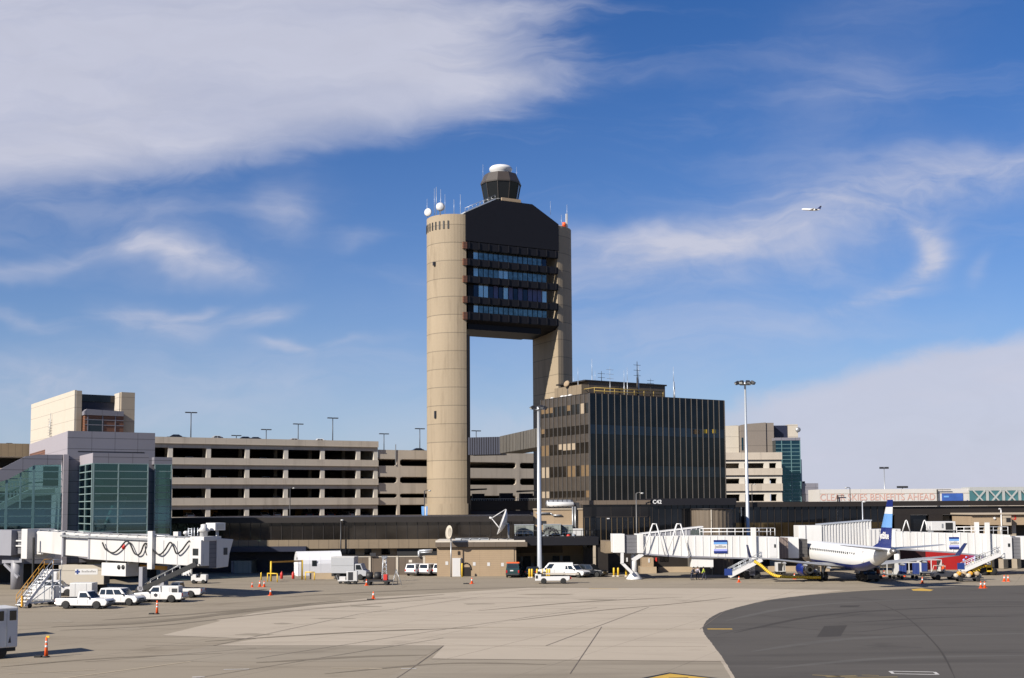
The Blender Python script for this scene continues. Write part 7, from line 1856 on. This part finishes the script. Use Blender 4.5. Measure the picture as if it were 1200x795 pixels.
# roof-top parked cars
for px, py, D, mm, lb in ((289,512,262,'dark_paint','dark car roof showing above the garage parapet beside the low lamp'), (301,512.5,263,'dark_paint','second dark car roof beside the short roof lamp'), (376,514.5,268,'white_clean','white car roof above the garage parapet by the tall lamp'), (208,509.5,255,'dark_paint','dark car roof close to the glass hall'), (256,511,258,'silver_paint','silver car roof between two roof lamps'), (346,514,266,'silver_paint','silver car roof beneath a short roof lamp'), (491.5,525.5,280,'dark_paint','dark car roof against the tower leg'), (13,519.5,282,'dark_paint','dark car on the distant garage parapet')):
    w = P(px, py, D); c_ = car('parked_car', lb, 'car', (w.x, w.y), 20, 'sedan', M[mm], 'cars on the garage roof'); c_.location.z = w.z-1.45
# ---------------------------------------------------------------- people under the gate bridge
def skin_body(name, verts, edges, radii, mt, par, root=0):
    me = bpy.data.meshes.new(name); me.from_pydata(verts, edges, []); me.materials.append(mt)
    o = bpy.data.objects.new(name, me); COL.objects.link(o); o.parent = par
    s = o.modifiers.new('skin', 'SKIN'); 
    if not me.skin_vertices: 
        bm = bmesh.new(); bm.from_mesh(me); bm.verts.layers.skin.verify(); bm.to_mesh(me); bm.free()
    for i, r in enumerate(radii): me.skin_vertices[0].data[i].radius = (r, r); me.skin_vertices[0].data[i].use_root = (i == root)
    o.modifiers.new('smooth', 'SUBSURF').levels = 1; o.modifiers['smooth'].render_levels = 1
    s.use_smooth_shade = True
    return o
def person(label, loc, deg, top, legs, lean=0.0, stride=.12):
    t = thing('person', label, 'person', loc, R(deg), 'ground crew under the gate bridge')
    J = dict(pel=(0,0,.95), ch=(lean*.5,0,1.32), nk=(lean*.9,0,1.50), hd=(lean*1.05+.02,0,1.64), tp=(lean*1.05+.02,0,1.74),
             hl=(0,.1,.9), kl=(stride*.7,.11,.5), al=(stride,.11,.09), tl=(stride+.17,.12,.05), hr=(0,-.1,.9), kr=(-stride*.5,-.11,.5), ar=(-stride,-.11,.09), tr=(-stride+.17,-.12,.05),
             sl=(lean*.7,.19,1.42), el=(lean*.7+.05,.26,1.15), wl=(lean+.2,.22,.95), fl=(lean+.27,.21,.88), sr=(lean*.7,-.19,1.42), er=(lean*.7-.02,-.26,1.15), wr=(lean+.12,-.24,.92), frr=(lean+.18,-.23,.84))
    ks = list(J); E = [('pel','ch'),('ch','nk'),('nk','hd'),('hd','tp'),('pel','hl'),('hl','kl'),('kl','al'),('al','tl'),('pel','hr'),('hr','kr'),('kr','ar'),('ar','tr'),('ch','sl'),('sl','el'),('el','wl'),('wl','fl'),('ch','sr'),('sr','er'),('er','wr'),('wr','frr')]
    rad = dict(pel=.14, ch=.15, nk=.06, hd=.105, tp=.07, hl=.09, kl=.06, al=.045, tl=.04, hr=.09, kr=.06, ar=.045, tr=.04, sl=.07, el=.045, wl=.03, fl=.035, sr=.07, er=.045, wr=.03, frr=.035)
    skin_body('body', [J[k] for k in ks], [(ks.index(a), ks.index(b)) for a, b in E], [rad[k] for k in ks], M['skin'], t)
    k2 = ['pel','ch','sl','el','wl','sr','er','wr']; e2 = [('pel','ch'),('ch','sl'),('sl','el'),('el','wl'),('ch','sr'),('sr','er'),('er','wr')]
    skin_body('jacket', [J[k] for k in k2], [(k2.index(a), k2.index(b)) for a, b in e2], [rad[k]+.03 for k in k2], top, t)
    k3 = ['pel','hl','kl','al','hr','kr','ar']; e3 = [('pel','hl'),('hl','kl'),('kl','al'),('pel','hr'),('hr','kr'),('kr','ar')]
    skin_body('trousers', [J[k] for k in k3], [(k3.index(a), k3.index(b)) for a, b in e3], [rad[k]+.025 for k in k3], legs, t)
    h = J['hd']; MB().ball((h[0]-.025, 0, h[2]+.05), .118, 12).build('hair', M['hair'], t)
    MB().lathe([(.01,0),(.018,.03),(.005,.05)], 6, (h[0]+.1,0,h[2]-.02), ax='x').build('nose', M['skin'], t)
    for a in ('tl','tr'): MB().box(J[a][0]-.2,J[a][0]+.07,J[a][1]-.05,J[a][1]+.05,0,.1).build('shoe', M['black'], t, bevel=.02)
    return t
p = G(811, 680); person('person in dark clothes crouching over a case beneath the air unit', (p.x, p.y, 0), -20, M['cloth_dark'], M['cloth_dark'], .25)
p = G(817.5, 679.6); person('person in a pale pink top and dark trousers', (p.x, p.y, 0), -70, M['cloth_light'], M['cloth_dark'], .05)
p = G(825.5, 679.8); person('person in a lime safety vest walking beside the pink top', (p.x, p.y, 0), 160, M['cloth_lime'], M['cloth_dark'], .1, .25)
p = G(1105.5, 675.5); o = person('person in an orange vest standing behind the cream tug', (p.x, p.y, 0), -80, M['orange'], M['cloth_dark'], .03)
o['group'] = 'ground crew at the airliner'
p = G(1029, 681); o = person('person in an orange vest walking by the grey cart under the airliner tail', (p.x, p.y, 0), 30, M['orange'], M['cloth_dark'], .08, .22)
o['group'] = 'ground crew at the airliner'
# cars parked inside the garage decks, only their roofs show over the parapets
c0 = car('parked_car', 'dim parked car half hidden behind a garage parapet', 'car', (0, 0), UD*180/180+88, 'sedan', M['dark_paint'], 'cars inside the garage decks')
c1 = car('parked_car', 'dim parked car half hidden behind a garage parapet', 'car', (0, 0), UD+88, 'sedan', M['silver_paint'], 'cars inside the garage decks')
rs = random.Random(21); used = {0: 0, 1: 0}
for lv in range(4):
    base = zz[lv+1][1]+.36
    for px in range(212, 440, 13):
        if rs.random() < .42: continue
        k = rs.randint(0, 1); src = (c0, c1)[k]
        w = GA.world(GA.t(px + rs.uniform(-3, 3)), 4.2+rs.uniform(-.3, .3), base)
        if used[k] == 0: o = src; o.location = w
        else: o = dup(src, w, R(UD+(88 if rs.random() < .5 else -92)))
        used[k] += 1
